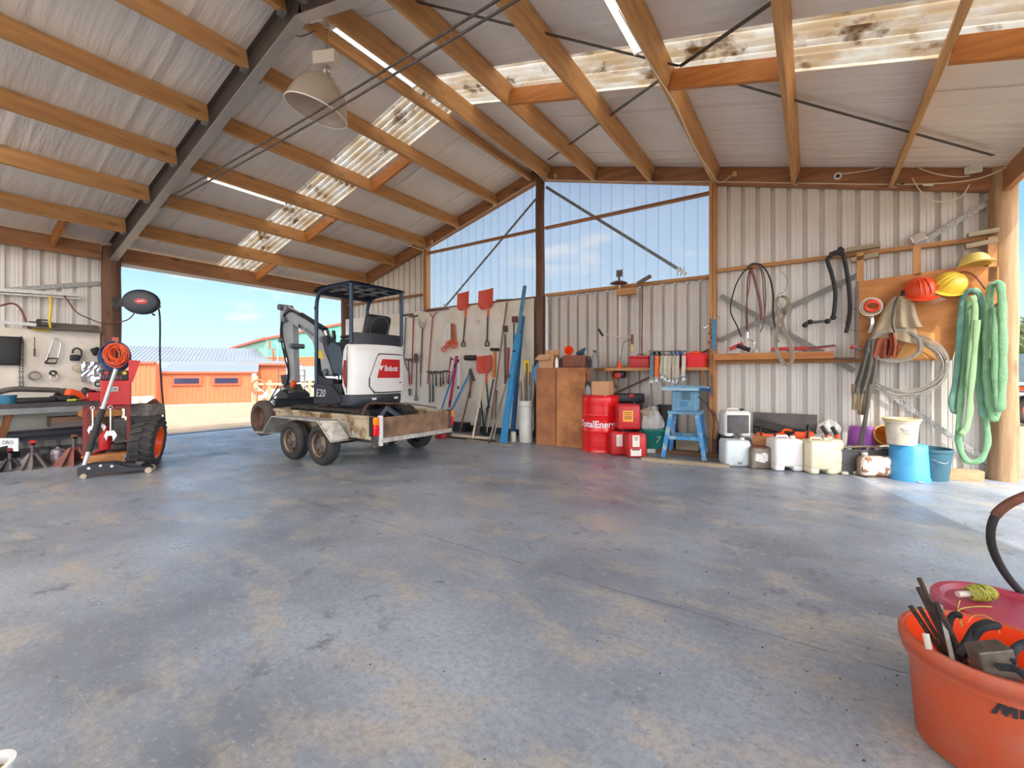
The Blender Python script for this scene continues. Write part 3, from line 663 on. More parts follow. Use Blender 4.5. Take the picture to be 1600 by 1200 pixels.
for i, p in enumerate(pts[:-1]): ch.torus(p, 0.011, 0.003, frame(pts[i+1]-p, (0,0,1) if i % 2 else (0,1,0.2)), n=9, m=5, sq=0.6)
one('chain', ch, M_dsteel, 'short dark chain looped beside the junction box at the ridge', 'chain')
# tie cables
for k, dz in enumerate((0.0, -0.085)):
    one('tie_cable', MB().tube(curve([(-4.3, -4.66, 3.78+dz), (0, -4.60, 3.84+dz), (4.2, -4.66, 3.88+dz)], 12), 0.011, 8), M_dsteel, ['upper of the two dark cables stretched across under the roof', 'lower of the two dark cables stretched across under the roof'][k], 'cable')
# white wiring along purlin and rafter
def wire(name, pts, lab, r=0.006, m=M_cable, n=40, cat='cable', group=None): return one(name, MB().tube(curve(pts, n), r, 6), m, lab, cat, group)
wire('electric_cable', [(0.16,-4.5,APEX-0.02),(0.17,-3.9,APEX-0.045),(0.17,-3.2,APEX-0.055),(0.17,-2.3,APEX-0.05),(0.17,-1.2,APEX-0.06),(0.17,-0.45,APEX-0.055),(0.12,-0.07,APEX-0.06)], 'white cable clipped along the ridge purlin to the centre pole')
wire('electric_cable', [W(855,281,0.06),W(980,284,0.06),W(1110,284,0.06),W(1240,286,0.06),W(1400,288,0.06),W(1500,284,0.09),W(1555,270,0.15),W(1590,248,0.3)], 'white cable running along the bottom of the right rafter')
wire('electric_cable', [W(835,284,0.06),W(760,330,0.06),W(690,373,0.06),W(668,388,0.06),W(655,385,0.1),W(640,382,0.3)], 'white cable along the bottom of the left rafter')
wire('electric_cable', [(3.0,-3.9,4.0),(3.02,-3.2,3.99),(3.05,-2.4,4.0),(3.03,-1.4,3.99),(3.06,-0.6,4.0),(3.1,-0.1,4.0),W(1146,272,0.06)], 'white cable hanging along the third purlin of the right slope')
wire('electric_cable', [(-3.02,-3.1,3.99),(-3.03,-2.0,3.98),(-3.02,-1.0,3.985),(-3.0,-0.1,3.96)], 'thin cable clipped under the third purlin of the left slope')
wire('electric_cable', [W(1313,272,0.07),W(1345,268,0.08),W(1375,262,0.08),W(1392,252,0.08)], 'short white cable between the round sensor and the fifth purlin')
wire('electric_cable', [W(1412,250,0.07),W(1450,268,0.08),W(1490,276,0.09),W(1515,275,0.09)], 'white cable drooping from the fifth purlin to the wall socket')
wire('electric_cable', [W(1425,278,0.07),W(1440,300,0.08),W(1465,315,0.09),W(1500,308,0.08),W(1515,288,0.07)], 'loose loop of white cable hanging below the right rafter')
wire('electric_cable', [W(1413,287,0.08),(5.06,-0.12,3.52),(5.03,-1.0,3.5),(5.03,-2.2,3.5),(5.03,-3.4,3.5)], 'black cable under the fifth purlin of the right slope', m=M_black, r=0.008)
for px, py, lab in ((868,275,'small tan junction block at the top of the centre pole'),(1148,272,'small tan junction block on the right rafter beside the pine stud'),(675,378,'small tan junction block on the left rafter')):
    one('junction_block', MB().obox(W(px,py,0.07), (0.05,0.04,0.07)), mat('tan_plastic', sr(214,170,116), rough=0.5, var=0.05), lab, 'junction box', smooth=False, bevel=0.006)
s = thing('motion_sensor', 'round white motion sensor on the right rafter', 'sensor', W(1309,276,0.05))
c = W(1309,276,0.06); FR = frame((1,0,0),(0,0,1)); obj('base', MB().cyl(c, c+V((0,-0.03,0)), 0.045, 20), M_whitep, s); obj('eye', MB().ball(c+V((0,-0.035,-0.005)), 0.022, 12), M_black, s)
s = thing('wall_socket', 'white power socket on the right rafter near the corner pole', 'socket', W(1521,265,0.05))
c = W(1521,265,0.07); obj('face_plate', MB().rbox(c, (0.15,0.03,0.09), 0.012), M_whitep, s); obj('plug', MB().rbox(c+V((-0.03,-0.03,-0.02)), (0.045,0.04,0.05), 0.01), M_whitep, s)
s = MB().obox(W(1450,289,0.07), (0.10,0.02,0.02), rot('Y', 15)); one('cable_clip', s, M_whitep, 'white plastic clip on the underside of the right rafter', 'clip', smooth=False)
# ================================================================== THE YARD OUTSIDE THE LEFT OPENING
M_or = mat('orange_cladding', sr(182,98,60), rough=0.5, var=0.05, scale=0.5)
M_ortrim = mat('orange_trim', sr(176,72,42), rough=0.45, var=0.03)
M_zinc = mat('grey_roofing', sr(122,128,132), rough=0.45, metal=0.2, var=0.05, scale=0.5)
M_teal = mat('teal_cladding', sr(96,160,144), rough=0.5, var=0.05, scale=0.4)
M_pale = mat('pale_blue_cladding', sr(134,160,170), rough=0.5, var=0.05, scale=0.4)
M_win = mat('dark_glass', sr(44,44,66), rough=0.1, var=0)
M_kerb = mat('pale_kerb', sr(196,184,164), rough=0.8, var=0.05)
def hz(p): return V((p[0], p[1], 0))
def ribwall(mb, a, b, z0, za, zb, pitch=0.3, deep=0.05, out=None):
    a, b = hz(a), hz(b); L_ = (b-a).length; d = (b-a)/L_; n = V((d.y, -d.x, 0))
    if n.dot(CAM-a) < 0: n = -n
    k = int(L_/pitch); pr = []
    for i in range(k):
        for f, q in ((0,0),(0.35,0),(0.5,1),(0.75,1),(0.9,0)): pr.append((i*pitch+f*pitch, q*deep))
    pr.append((L_, 0)); b0 = len(mb.v)
    for u, q in pr:
        p = a + d*u + n*q; zt = za + (zb-za)*u/L_; mb.v += [V((p.x,p.y,z0)), V((p.x,p.y,zt))]
    for i in range(len(pr)-1): mb.f.append((b0+2*i, b0+2*i+2, b0+2*i+3, b0+2*i+1))
    # solid back
    b1 = len(mb.v)
    for u, q in pr:
        p = a + d*u - n*0.1; zt = za + (zb-za)*u/L_; mb.v += [V((p.x,p.y,z0)), V((p.x,p.y,zt))]
    for i in range(len(pr)-1): mb.f.append((b1+2*i+1, b1+2*i+3, b1+2*i+2, b1+2*i))
    return d, n
zb_ = -1.36
P0, P1, P2 = Z(150,637,32), Z(243,637,33.2), Z(397,632,37.5)
P1b = Z(250,637,34.4)
shed = thing('farm_shed', 'low orange corrugated shed with grey roof and two small windows across the yard', 'shed', (P1b.x, P1b.y, zb_))
mb = MB(); d1, n1 = ribwall(mb, P1b, P2, zb_, 1.30, 1.30); obj('front_wall', mb, M_or, shed, smooth=False)
mb = MB(); ribwall(mb, P0, P1, zb_, 2.02, 2.02); ribwall(mb, P1, P1b, zb_, 2.02, 1.95); obj('side_wing', mb, M_or, shed, smooth=False)
mb = MB(); mb.beam(Z(150,0,32).xy.to_3d()+V((0,0,2.0)), hz(P1)+V((0,0,2.0)), 0.4, 0.16); obj('gutter', mb, M_ortrim, shed, smooth=False)
mb = MB(); mb.beam(hz(P1b)+n1*0.12+V((0,0,1.28)), hz(P2)+n1*0.12+d1*0.25+V((0,0,1.28)), 0.25, 0.16); obj('gutter', mb, M_ortrim, shed, smooth=False)
E1, E2 = Z(380,567,44.0), Z(421,567,45.5)        # eave of the taller barn behind
L1 = Z(240,567,38.5)
back = lambda p, k: hz(p) - n1*k
mb = MB(); q0 = hz(P1b)-d1*0.2; q1 = hz(P2)+d1*0.3
mb.poly3([q0+n1*0.2+V((0,0,1.36)), q1+n1*0.2+V((0,0,1.36)), q1-n1*7.2+V((0,0,2.16)), q0-n1*7.2+V((0,0,2.16))], (0,0,0.06))
obj('lean_to_roof', mb, M_zinc, shed, smooth=False)
r = MB(); q0 = hz(P1b)-d1*8; q1 = hz(P2)+d1*4.2
ridge = lambda q: q - n1*14 + V((0,0,3.9)); ev = lambda q: q - n1*7.2 + V((0,0,2.2))
r.poly3([ev(q0), ev(q1), ridge(q1-d1*0.1), ridge(q0)], (0,0,0.08))
for i in range(60):
    f = i/60; a = q0 + (q1-q0)*f; r.beam(ev(a)+V((0,0,0.1)), ridge(a)+V((0,0,0.1)), 0.12, 0.06)
obj('main_roof', r, M_zinc, shed, smooth=False)
mb = MB(); w0 = hz(P2) - d1*1.5 - n1*7.5; w1 = hz(P2)+d1*4.0-n1*7.5; ribwall(mb, w0, w1, zb_, 2.15, 2.15); obj('rear_wall', mb, M_or, shed, smooth=False)
mb = MB().beam(w0+n1*0.35+V((0,0,2.12)), w1+n1*0.35+V((0,0,2.12)), 0.25, 0.2); obj('gutter', mb, M_ortrim, shed, smooth=False)
mb = MB().beam(w1+n1*0.2+V((0,0,zb_)), w1+n1*0.2+V((0,0,2.1)), 0.3, 0.3, up=(1,0,0)); obj('corner_flashing', mb, M_white, shed, smooth=False)
mb = MB().beam(hz(P2)+n1*0.15+V((0,0,zb_)), hz(P2)+n1*0.15+V((0,0,1.2)), 0.25, 0.25, up=(1,0,0)); obj('corner_flashing', mb, M_white, shed, smooth=False)
L_ = (hz(P2)-hz(P1b)).length
for f in (0.27, 0.69):
    c = hz(P1b) + d1*(L_*f) + n1*0.12 + V((0,0,0.62)); FRM = frame(d1, (0,0,1))
    w = MB(); w.obox(c, (2.0,0.75,0.10), FRM); wo_ = obj('window_frame', w, M_ortrim, shed, smooth=False)
    p = MB().obox(c+n1*0.06, (1.6,0.42,0.06), FRM); obj('pane', p, M_win, wo_, smooth=False)
mb = MB().beam(hz(P1b)+n1*0.35+V((0,0,zb_+0.05)), hz(P2)+n1*0.35+V((0,0,zb_+0.05)), 0.5, 0.14); one('concrete_kerb', mb, M_kerb, 'pale concrete kerb along the foot of the orange shed', 'kerb', smooth=False)

# tall teal building with the orange stripe
B0, B1 = Z(417,600,46), Z(620,600,46)
bt = thing('farm_building', 'tall teal building with an orange stripe and pale blue base beyond the yard', 'building', (B0.x, B0.y, -1.4))
db = (hz(B1)-hz(B0)).normalized(); nb = V((db.y,-db.x,0)); nb = nb if nb.dot(CAM-B0) > 0 else -nb
LB = (hz(B1)-hz(B0)).length; zt = lambda u: 1.19 + (54 + 23*u/ (LB*117/203))/690*46
def bandw(nm, za, zb, m):
    mb = MB(); st = int((zb-za)/0.2) if zb is not None else 0
    if zb is not None:
        for i in range(st+1):
            z = za+i*(zb-za)/max(1,st)
            if i < st: mb.poly3([hz(B0)+V((0,0,z)), hz(B1)+V((0,0,z)), hz(B1)+nb*0.05+V((0,0,z+0.12)), hz(B0)+nb*0.05+V((0,0,z+0.12))], -nb*0.06); mb.poly3([hz(B0)+nb*0.05+V((0,0,z+0.12)), hz(B1)+nb*0.05+V((0,0,z+0.12)), hz(B1)+V((0,0,z+(zb-za)/st)), hz(B0)+V((0,0,z+(zb-za)/st))], -nb*0.06)
    obj(nm, mb, m, bt, smooth=False)
bandw('lower_cladding', -1.5, 1.95, M_pale); bandw('orange_stripe', 1.95, 2.95, M_or)
mb = MB(); z = 2.95
while z < zt(LB):
    u0 = max(0.0, (z+0.05 - zt(0))/(zt(1)-zt(0)))
    a, b = hz(B0)+db*u0, hz(B1)
    mb.poly3([a+V((0,0,z)), b+V((0,0,z)), b+nb*0.05+V((0,0,z+0.12)), a+nb*0.05+V((0,0,z+0.12))], -nb*0.05); mb.poly3([a+nb*0.05+V((0,0,z+0.12)), b+nb*0.05+V((0,0,z+0.12)), b+V((0,0,z+0.21)), a+V((0,0,z+0.21))], -nb*0.05); z += 0.21
obj('upper_cladding', mb, M_teal, bt, smooth=False)
bk = Z(360,590,64)
mb = MB(); ribwall(mb, hz(bk), hz(B0), -1.5, zt(0)-0.1, zt(0), pitch=0.4); obj('side_wall', mb, mat('green_cladding', sr(120,160,140), rough=0.5, var=0.05, scale=0.4), bt, smooth=False)
mb = MB().beam(hz(B0)+V((0,0,zt(0)+0.05)), hz(B1)+V((0,0,zt(LB)+0.05)), 0.5, 0.22); mb.beam(hz(bk)+V((0,0,zt(0))), hz(B0)+V((0,0,zt(0)+0.05)), 0.6, 0.25); obj('roof_trim', mb, M_ortrim, bt, smooth=False)
pb = lambda px, py: Z(px, py, 45.4)
mb = MB().tube([pb(421,532), pb(421,543), pb(427,546), pb(427,600)], 0.10, 8); obj('downpipe', mb, M_ortrim, bt)
mb = MB().tube([pb(428,535), pb(434,536), pb(434,620)], 0.05, 8); obj('vent_pipe', mb, M_pale, bt)

# fence, post with hose ring, ute
fr = thing('yard_fence', 'pale pipe rail fence with wire mesh in front of the teal building', 'fence', G(484,640,-0.9))
f0, f1 = Z(401,603,23), Z(560,603,23)
obj('rail', MB().beam(f0+V((0,0,0.1)), f1+V((0,0,0.1)), 0.12, 0.12), mat('pale_pipe', sr(150,138,118), rough=0.7), fr, smooth=False)
for px in (421, 445, 484, 520, 545): obj('fence_post', MB().beam(Z(px,600,23)+V((0,0,0.2)), Z(px,600,23)-V((0,0,1.75)), 0.14, 0.14, up=(1,0,0)), mat('lichen_post', sr(146,138,104), rough=0.9), fr, smooth=False)
m_ = MB()
for k in range(5): m_.tube([Z(401,612+7*k,23.1), Z(560,612+7*k,23.1)], 0.012, 4)
for k in range(22): m_.tube([Z(404+7*k,604,23.1), Z(404+7*k,640,23.1)], 0.01, 4)
obj('wire_mesh', m_, M_steel, fr)
p_ = MB(); pc = Z(399,600,20); p_.tube([V((pc.x,pc.y,-1.05)), V((pc.x,pc.y,1.1))], 0.11, 12); one('gate_post', p_, mat('pale_post', sr(160,150,118), rough=0.9), 'pale round gate post at the corner of the orange shed', 'post')
h_ = MB(); 
for k in range(4): h_.torus(Z(404,603,19.6)+V((0,0,-0.02*k)), 0.27+0.02*k, 0.035, frame(CX, (0,0,1)), n=24, m=6)
h_.tube([Z(402,612,19.6), Z(401,640,19.6)], 0.03, 6); one('hose_ring', h_, mat('tan_hose', sr(150,90,54), rough=0.6), 'coiled tan hose hanging on the pale gate post in the yard', 'hose')
one('drag_strap', MB().tube([Z(401,604,19.8), Z(420,618,14), V((-3.8,-2.96,0.46))], 0.02, 6), M_canvas, 'pale strap drawn tight from the gate post towards the trailer', 'strap')
p_ = MB(); pc = Z(406,620,22); p_.tube([V((pc.x,pc.y,-1.05)), V((pc.x,pc.y,0.0))], 0.12, 12); one('short_post', p_, mat('short_pale_post', sr(176,160,124), rough=0.9), 'short pale post beside the gate post in the yard', 'post')
# ute
uo = Z(480,625,27); ut = thing('utility_truck', 'white utility truck parked behind the fence in the yard', 'truck', (uo.x, uo.y, -1.2))
U = lambda a, b, z: uo.xy.to_3d() + CX*a + CF*b + V((0,0,z))
FRU = frame(CX, CF)
mb = MB(); poly = [(-0.6,-0.55),(-0.6,0.45),(-0.1,0.95),(1.1,0.98),(1.7,0.40),(2.6,0.25),(2.7,-0.55)]
mb.prism(poly, U(0,0.9,0), CX, (0,0,1), 1.6); obj('cab', mb, mat('ute_white', sr(178,180,182), rough=0.4), ut, smooth=False, bevel=0.05)
mb = MB(); mb.obox(U(-2.0,0.9,0.35-0.4), (2.7,1.8,0.5), FRU); obj('tray', mb, mat('ute_white', (0,0,0)), ut, smooth=False)
mb = MB(); mb.obox(U(0.15,0.08,0.55), (0.5,0.03,0.42), FRU); mb.obox(U(0.85,0.08,0.55), (0.6,0.03,0.42), FRU); obj('side_windows', mb, M_win, ut, smooth=False)
mb = MB(); mb.obox(U(-0.2,0.05,-0.15), (0.9,0.03,0.2), FRU); obj('red_stripe', mb, M_red, ut, smooth=False)
for a in (-2.2, 1.9): obj('wheel', MB().cyl(U(a,0.0,-0.75), U(a,0.3,-0.75), 0.40, 20), M_rubber, ut)
rk = MB()
for z in (0.35, 0.7, 1.05, 1.4): rk.obox(U(-1.0,0.1,z), (1.6,0.06,0.06), FRU)
for a in (-1.8,-1.0,-0.2): rk.obox(U(a,0.1,0.85), (0.06,0.06,1.2), FRU)
obj('load_rack', rk, M_rust, ut, smooth=False)
# pale blocks by the shed
for k, (px, py, w, h) in enumerate(((205,632,0.4,0.5),(218,631,0.4,0.45),(213,622,0.6,0.45),(231,632,0.3,1.0))):
    c = Z(px, 637, 26.5); mb = MB().obox(V((c.x,c.y,-1.15+h/2+(0.51 if k == 2 else 0))), (w,0.6,h), frame(CX, CF)); one('stone_block', mb, M_kerb, ['pale stone block at the left end of the pile by the shed','pale stone block in the middle of the pile by the shed','pale stone block on top of the pile by the shed','tall narrow pale block standing in the pile by the shed'][k], 'block', 'pale blocks in the yard', smooth=False, bevel=0.05)
for k, (px, py, r_) in enumerate(((238,655,0.3),(455,640,0.25))): pass

# ================================================================== BEYOND THE RIGHT POLE
def foliage(n, c, R, leaf, m, name, parent):
    rnd = random.Random(5); mb = MB()
    for i in range(n):
        a, b = rnd.uniform(0, 2*PI), rnd.uniform(-1, 1); rr = rnd.uniform(0.75, 1.0); s = math.sqrt(1-b*b)
        p = V(c) + V((R[0]*s*math.cos(a), R[1]*s*math.sin(a), R[2]*b))*rr
        u = V((rnd.uniform(-1,1), rnd.uniform(-1,1), rnd.uniform(-1,1))).normalized(); w = u.orthogonal().normalized()
        q = leaf*rnd.uniform(0.6,1.3); mb.add([p-u*q, p+w*q*0.5, p+u*q, p-w*q*0.5], [(0,1,2,3)])
    return obj(name, mb, m, parent, smooth=False)
M_leaf = mat('dark_foliage', sr(96,112,66), c2=sr(52,68,40), scale=2, rough=0.8)
for k, (px, dep, zc, R) in enumerate(((1612,30,3.0,(2.2,2.2,2.2)),(1720,33,3.3,(2.3,2.3,2.4)),(1560,36,2.6,(1.9,1.9,1.6)))):
    c = Z(px, 500, dep); tr_ = thing('tree', ['dark green bushy tree just right of the sunlit pole','dark green tree further right past the edge of the picture','dark green tree hidden behind the end wall'][k], 'tree', (c.x, c.y, -0.1), 'trees beyond the right pole')
    obj('crown', MB().ball((c.x,c.y,zc), 1, 20, tuple(q*0.86 for q in R)), M_leaf, tr_); foliage(900, (c.x,c.y,zc), R, 0.22, M_leaf, 'leaves', tr_)
    obj('trunk', MB().tube([(c.x,c.y,-0.1),(c.x,c.y,zc-1)], 0.18, 8), W_P, tr_)
c = Z(1625,572,17); t = thing('shipping_container', 'blue-grey container beyond the right pole', 'container', (c.x, c.y, 0))
mb = MB(); Fc = frame(CX, CF); mb.obox(V((c.x,c.y,0.98)), (2.9,1.6,1.9), Fc); obj('body', mb, mat('blue_grey_paint', sr(120,142,152), rough=0.6, var=0.1), t, smooth=False)
mb = MB()
for k in range(12): mb.obox(V((c.x,c.y,1.0)) + CX*(-1.35+0.245*k) - CF*0.82, (0.08,0.05,1.8), Fc)
obj('wall_rib', mb, mat('blue_grey_paint', (0,0,0)), t, smooth=False)
c = G(1606,662); t = thing('farm_trailer', 'orange and white farm machine with an orange wheel beyond the right pole', 'trailer', (c.x, c.y, 0))
w0 = c + V((0,0,0.33)); Fw = frame(CX, (0,0,1))
mb = MB(); mb.torus(w0, 0.26, 0.09, Fw, n=30, m=10); obj('tyre', mb, M_rubber, t)
mb = MB(); mb.cyl(w0-CF*0.06, w0+CF*0.06, 0.19, 24); obj('orange_wheel', mb, M_orange, t, label='orange wheel'); obj('hub', MB().cyl(w0-CF*0.09, w0+CF*0.06, 0.06, 14), M_yel, t)
mb = MB(); mb.obox(c+CX*0.9+V((0,0,0.72)), (2.6,0.9,0.07), Fc); obj('deck', mb, M_white, t, smooth=False)
mb = MB(); mb.obox(c+CX*0.9+V((0,0,0.84)), (2.6,0.95,0.09), Fc); obj('orange_rail', mb, M_orange, t, smooth=False)
mb = MB(); mb.obox(c+CX*0.9+V((0,0,0.95)), (2.6,0.9,0.05), Fc); mb.beam(c+CX*0.2+V((0,0,0.35)), c+CX*1.8+V((0,0,0.7)), 0.08, 0.08); obj('white_rail', mb, M_white, t, smooth=False)
# ================================================================== TRAILER
YN, YF = -3.60, -2.31; XT, XF = -0.19, -2.66
M_tr = mat('worn_cream_paint', sr(196,180,150), c2=sr(120,88,62), scale=5, rough=0.6, metal=0.2, lo=0.45, hi=0.62, detail=9)
M_gate = mat('worn_brown_board', sr(150,118,92), c2=sr(92,70,56), scale=6, rough=0.8, detail=9)
M_deckm = mat('muddy_deck', sr(70,58,48), c2=sr(40,34,30), scale=8, rough=0.9)
M_chq = mat('chequer_plate', sr(214,212,206), c2=sr(168,160,148), scale=14, rough=0.4, metal=0.5, bump=0.6, bscale=40)
tl = thing('tandem_trailer', 'worn cream tandem axle trailer carrying the mini excavator', 'trailer', (-1.4, (YN+YF)/2, 0))
obj('deck', MB().box((XF, YN, 0.40), (XT, YF, 0.44)), M_deckm, tl, smooth=False)
mb = MB()
for y in (YN+0.12, YF-0.12): mb.box((XF-0.1, y-0.03, 0.30), (XT, y+0.03, 0.40))
for x in (XF, -2.0, -1.35, -0.7, XT-0.06): mb.box((x, YN, 0.33), (x+0.05, YF, 0.40))
obj('chassis', mb, M_dsteel, tl, smooth=False)
for y, s in ((YN, 1), (YF, -1)):
    mb = MB().box((XF, y-0.012, 0.36), (XT, y+0.012, 0.64)); obj('side_panel', mb, M_tr, tl, smooth=False)
    mb = MB().box((XF, y-0.035, 0.625), (XT, y+0.03, 0.655)); 
    for x in (XF+0.02, -2.05, -1.4, -0.72): mb.box((x, y-0.035, 0.36), (x+0.03, y+0.0, 0.63))
    obj('side_rail', mb, M_tr, tl, smooth=False)
obj('headboard', MB().box((XF-0.02, YN, 0.36), (XF+0.02, YF, 0.66)), M_tr, tl, smooth=False)
tg = obj('tailgate', MB().box((XT-0.012, YN+0.05, 0.39), (XT+0.012, YF-0.03, 0.645)), M_gate, tl, smooth=False, label='rusty brown tailgate')
obj('gate_lip', MB().box((XT-0.03, YN+0.02, 0.335), (XT+0.04, YF, 0.39)), M_chq, tg, smooth=False)
for y in (YN+0.03, YF-0.01): obj('corner_post', MB().box((XT-0.02, y-0.03, 0.30), (XT+0.03, y+0.01, 0.67)), M_white if y < -3 else M_dsteel, tl, smooth=False)
for y in (YN-0.04, YF+0.03):
    lp = obj('tail_light', MB().box((XT-0.08, y-0.045, 0.42), (XT-0.02, y+0.045, 0.66)), M_black, tl, smooth=False)
    obj('amber_lens', MB().rbox((XT-0.005, y, 0.605), (0.04, 0.075, 0.10), 0.012), mat('amber_lens', sr(250,140,20), rough=0.2, var=0), lp); obj('red_lens', MB().rbox((XT-0.005, y, 0.49), (0.04, 0.075, 0.13), 0.012), mat('red_lens', sr(226,24,30), rough=0.2, var=0), lp)
    obj('light_bracket', MB().box((XT-0.06, y-0.03, 0.30), (XT, y+0.03, 0.42)).ball((XT-0.02, y, 0.30), 0.035, 10), M_dsteel, tl, smooth=False)
# mudguards
def guard(y0, y1):
    g = [(-2.42,0.31),(-2.16,0.575),(-1.02,0.575),(-0.72,0.33)]; mb = MB()
    for i in range(3): a, b = g[i], g[i+1]; mb.poly3([(a[0],y0,a[1]),(b[0],y0,b[1]),(b[0],y1,b[1]),(a[0],y1,a[1])], (0,0,0.008))
    ye = y0; mb.tube([(x, ye, z+0.004) for x, z in g], 0.010, 6)
    return mb
def wheel(x, y, s, parent, r=0.268, w=0.17, name='wheel'):
    wh = obj('tyre' if name == 'wheel' else name, MB().lathe([(0.165,-w/2+0.02),(0.19,-w/2),(r-0.03,-w/2+0.004),(r-0.008,-w/2+0.025),(r,-w/2+0.045),(r-0.006,-w/2+0.05),(r,-w/2+0.055),(r,-0.012),(r-0.007,-0.006),(r-0.007,0.006),(r,0.012),(r,w/2-0.055),(r-0.006,w/2-0.05),(r,w/2-0.045),(r-0.008,w/2-0.025),(r-0.03,w/2-0.004),(0.19,w/2),(0.165,w/2-0.02)], (x,y,r), 44, rot('X', 90)), M_tyre, parent)
    f = y + s*(w/2); 
    rim = MB().lathe([(0.168,0),(0.166,0.02),(0.150,0.03),(0.148,0.07),(0.10,0.062),(0.075,0.045),(0.05,0.04),(0.0,0.04)], (x,f,r), 32, rot('X', 90 if s < 0 else -90) @ Matrix.Diagonal((1,1,-1)))
    ro = obj('rim', rim, M_rim, wh)
    hb = MB().cyl((x,f+s*0.0,r), (x,f-s*0.06,r), 0.034, 16)
    for k in range(5): a = 2*PI*k/5; hb.cyl((x+0.062*math.cos(a), f-s*0.03, r+0.062*math.sin(a)), (x+0.062*math.cos(a), f-s*0.06, r+0.062*math.sin(a)), 0.010, 8)
    obj('hub', hb, M_chrome, wh)
    hl = MB()
    for k in range(8): a = 2*PI*k/8; hl.cyl((x+0.115*math.cos(a), f-s*0.058, r+0.115*math.sin(a)), (x+0.115*math.cos(a), f-s*0.075, r+0.115*math.sin(a)), 0.015, 8)
    obj('rim_slots', hl, M_black, wh)
    return wh
M_tyre = mat('tyre_rubber', sr(52,50,50), rough=0.8, var=0.3, scale=9); M_rim = mat('brown_rim', sr(128,112,100), metal=0.5, rough=0.45, var=0.3, scale=14)
obj('mudguard', guard(-3.90, YN-0.012), M_chq, tl, smooth=False); obj('mudguard', guard(-2.01, YF+0.012), M_chq, tl, smooth=False)
obj('splash_plate', MB().poly3([(-1.02,YN-0.02,0.575),(-0.80,YN-0.02,0.575),(-0.58,YN-0.02,0.37),(-0.74,YN-0.02,0.36)], (0,-0.006,0)), M_chq, tl, smooth=False)
sp = MB().poly3([(-1.04,-3.90,0.58),(-0.84,-3.75,0.58),(-0.66,-3.7,0.37),(-0.73,-3.90,0.335)], (0,0.004,0.004)); obj('guard_flap', sp, M_chq, tl, smooth=False)
for y, s in ((-3.79, -1), (-2.12, 1)):
    for x in (-1.05, -1.74): wheel(x, y, s, tl)
ax = MB()
for x in (-1.05, -1.74): ax.cyl((x, -3.72, 0.268), (x, -2.2, 0.268), 0.025, 10)
for y in (-3.62, -2.3):
    ax.beam((-2.2, y, 0.36), (-1.4, y, 0.30), 0.05, 0.02); ax.beam((-1.4, y, 0.30), (-0.6, y, 0.36), 0.05, 0.02)
obj('axle', ax, M_black, tl)
db_ = MB().beam((XF, YN+0.2, 0.36), (-3.75, -2.96, 0.40), 0.06, 0.09); db_.beam((XF, YF-0.2, 0.36), (-3.75, -2.96, 0.40), 0.06, 0.09); db_.box((-3.95, -3.0, 0.38), (-3.7, -2.92, 0.48)); obj('drawbar', db_, M_dsteel, tl, smooth=False)
obj('jockey_wheel', MB().cyl((-3.6,-2.80,0.10), (-3.6,-2.80,0.65), 0.022, 10).cyl((-3.6,-2.83,0.08), (-3.6,-2.77,0.08), 0.08, 16), M_black, tl)
lip = MB().box((-2.72, -3.86, 0.30), (-2.40, -3.60, 0.325)); obj('step_plate', lip, M_chq, tl, smooth=False)
# spare
spw = thing('spare_wheel', 'dusty spare tyre standing at the front corner of the trailer', 'wheel', (-2.86, -3.60, 0.2))
def dl(mb, dz): mb.v = [v+V((0,0,dz)) for v in mb.v]; return mb
r = 0.275; w = 0.17; x, y, z = -2.86, -3.66, 0.50
obj('tyre', MB().lathe([(0.165,-w/2+0.02),(0.19,-w/2),(r-0.03,-w/2+0.004),(r,-w/2+0.04),(r,w/2-0.04),(r-0.03,w/2-0.004),(0.19,w/2),(0.165,w/2-0.02)], (x,y,z), 44, rot('X', 90)), mat('dusty_tyre', sr(84,74,68), rough=0.9, var=0.25, scale=6), spw)
obj('rim', MB().lathe([(0.168,0),(0.160,0.035),(0.148,0.09),(0.05,0.10),(0,0.10)], (x,y-w/2,z), 32, rot('X', -90)), mat('rust_brown_rim', sr(110,84,70), rough=0.7, var=0.3, scale=10), spw)
obj('carrier', MB().box((-2.9, -3.57, 0.36), (-2.82, -3.5, 0.62)).box((-2.9, -3.56, 0.33), (-2.6, -3.4, 0.37)), M_dsteel, tl, smooth=False)

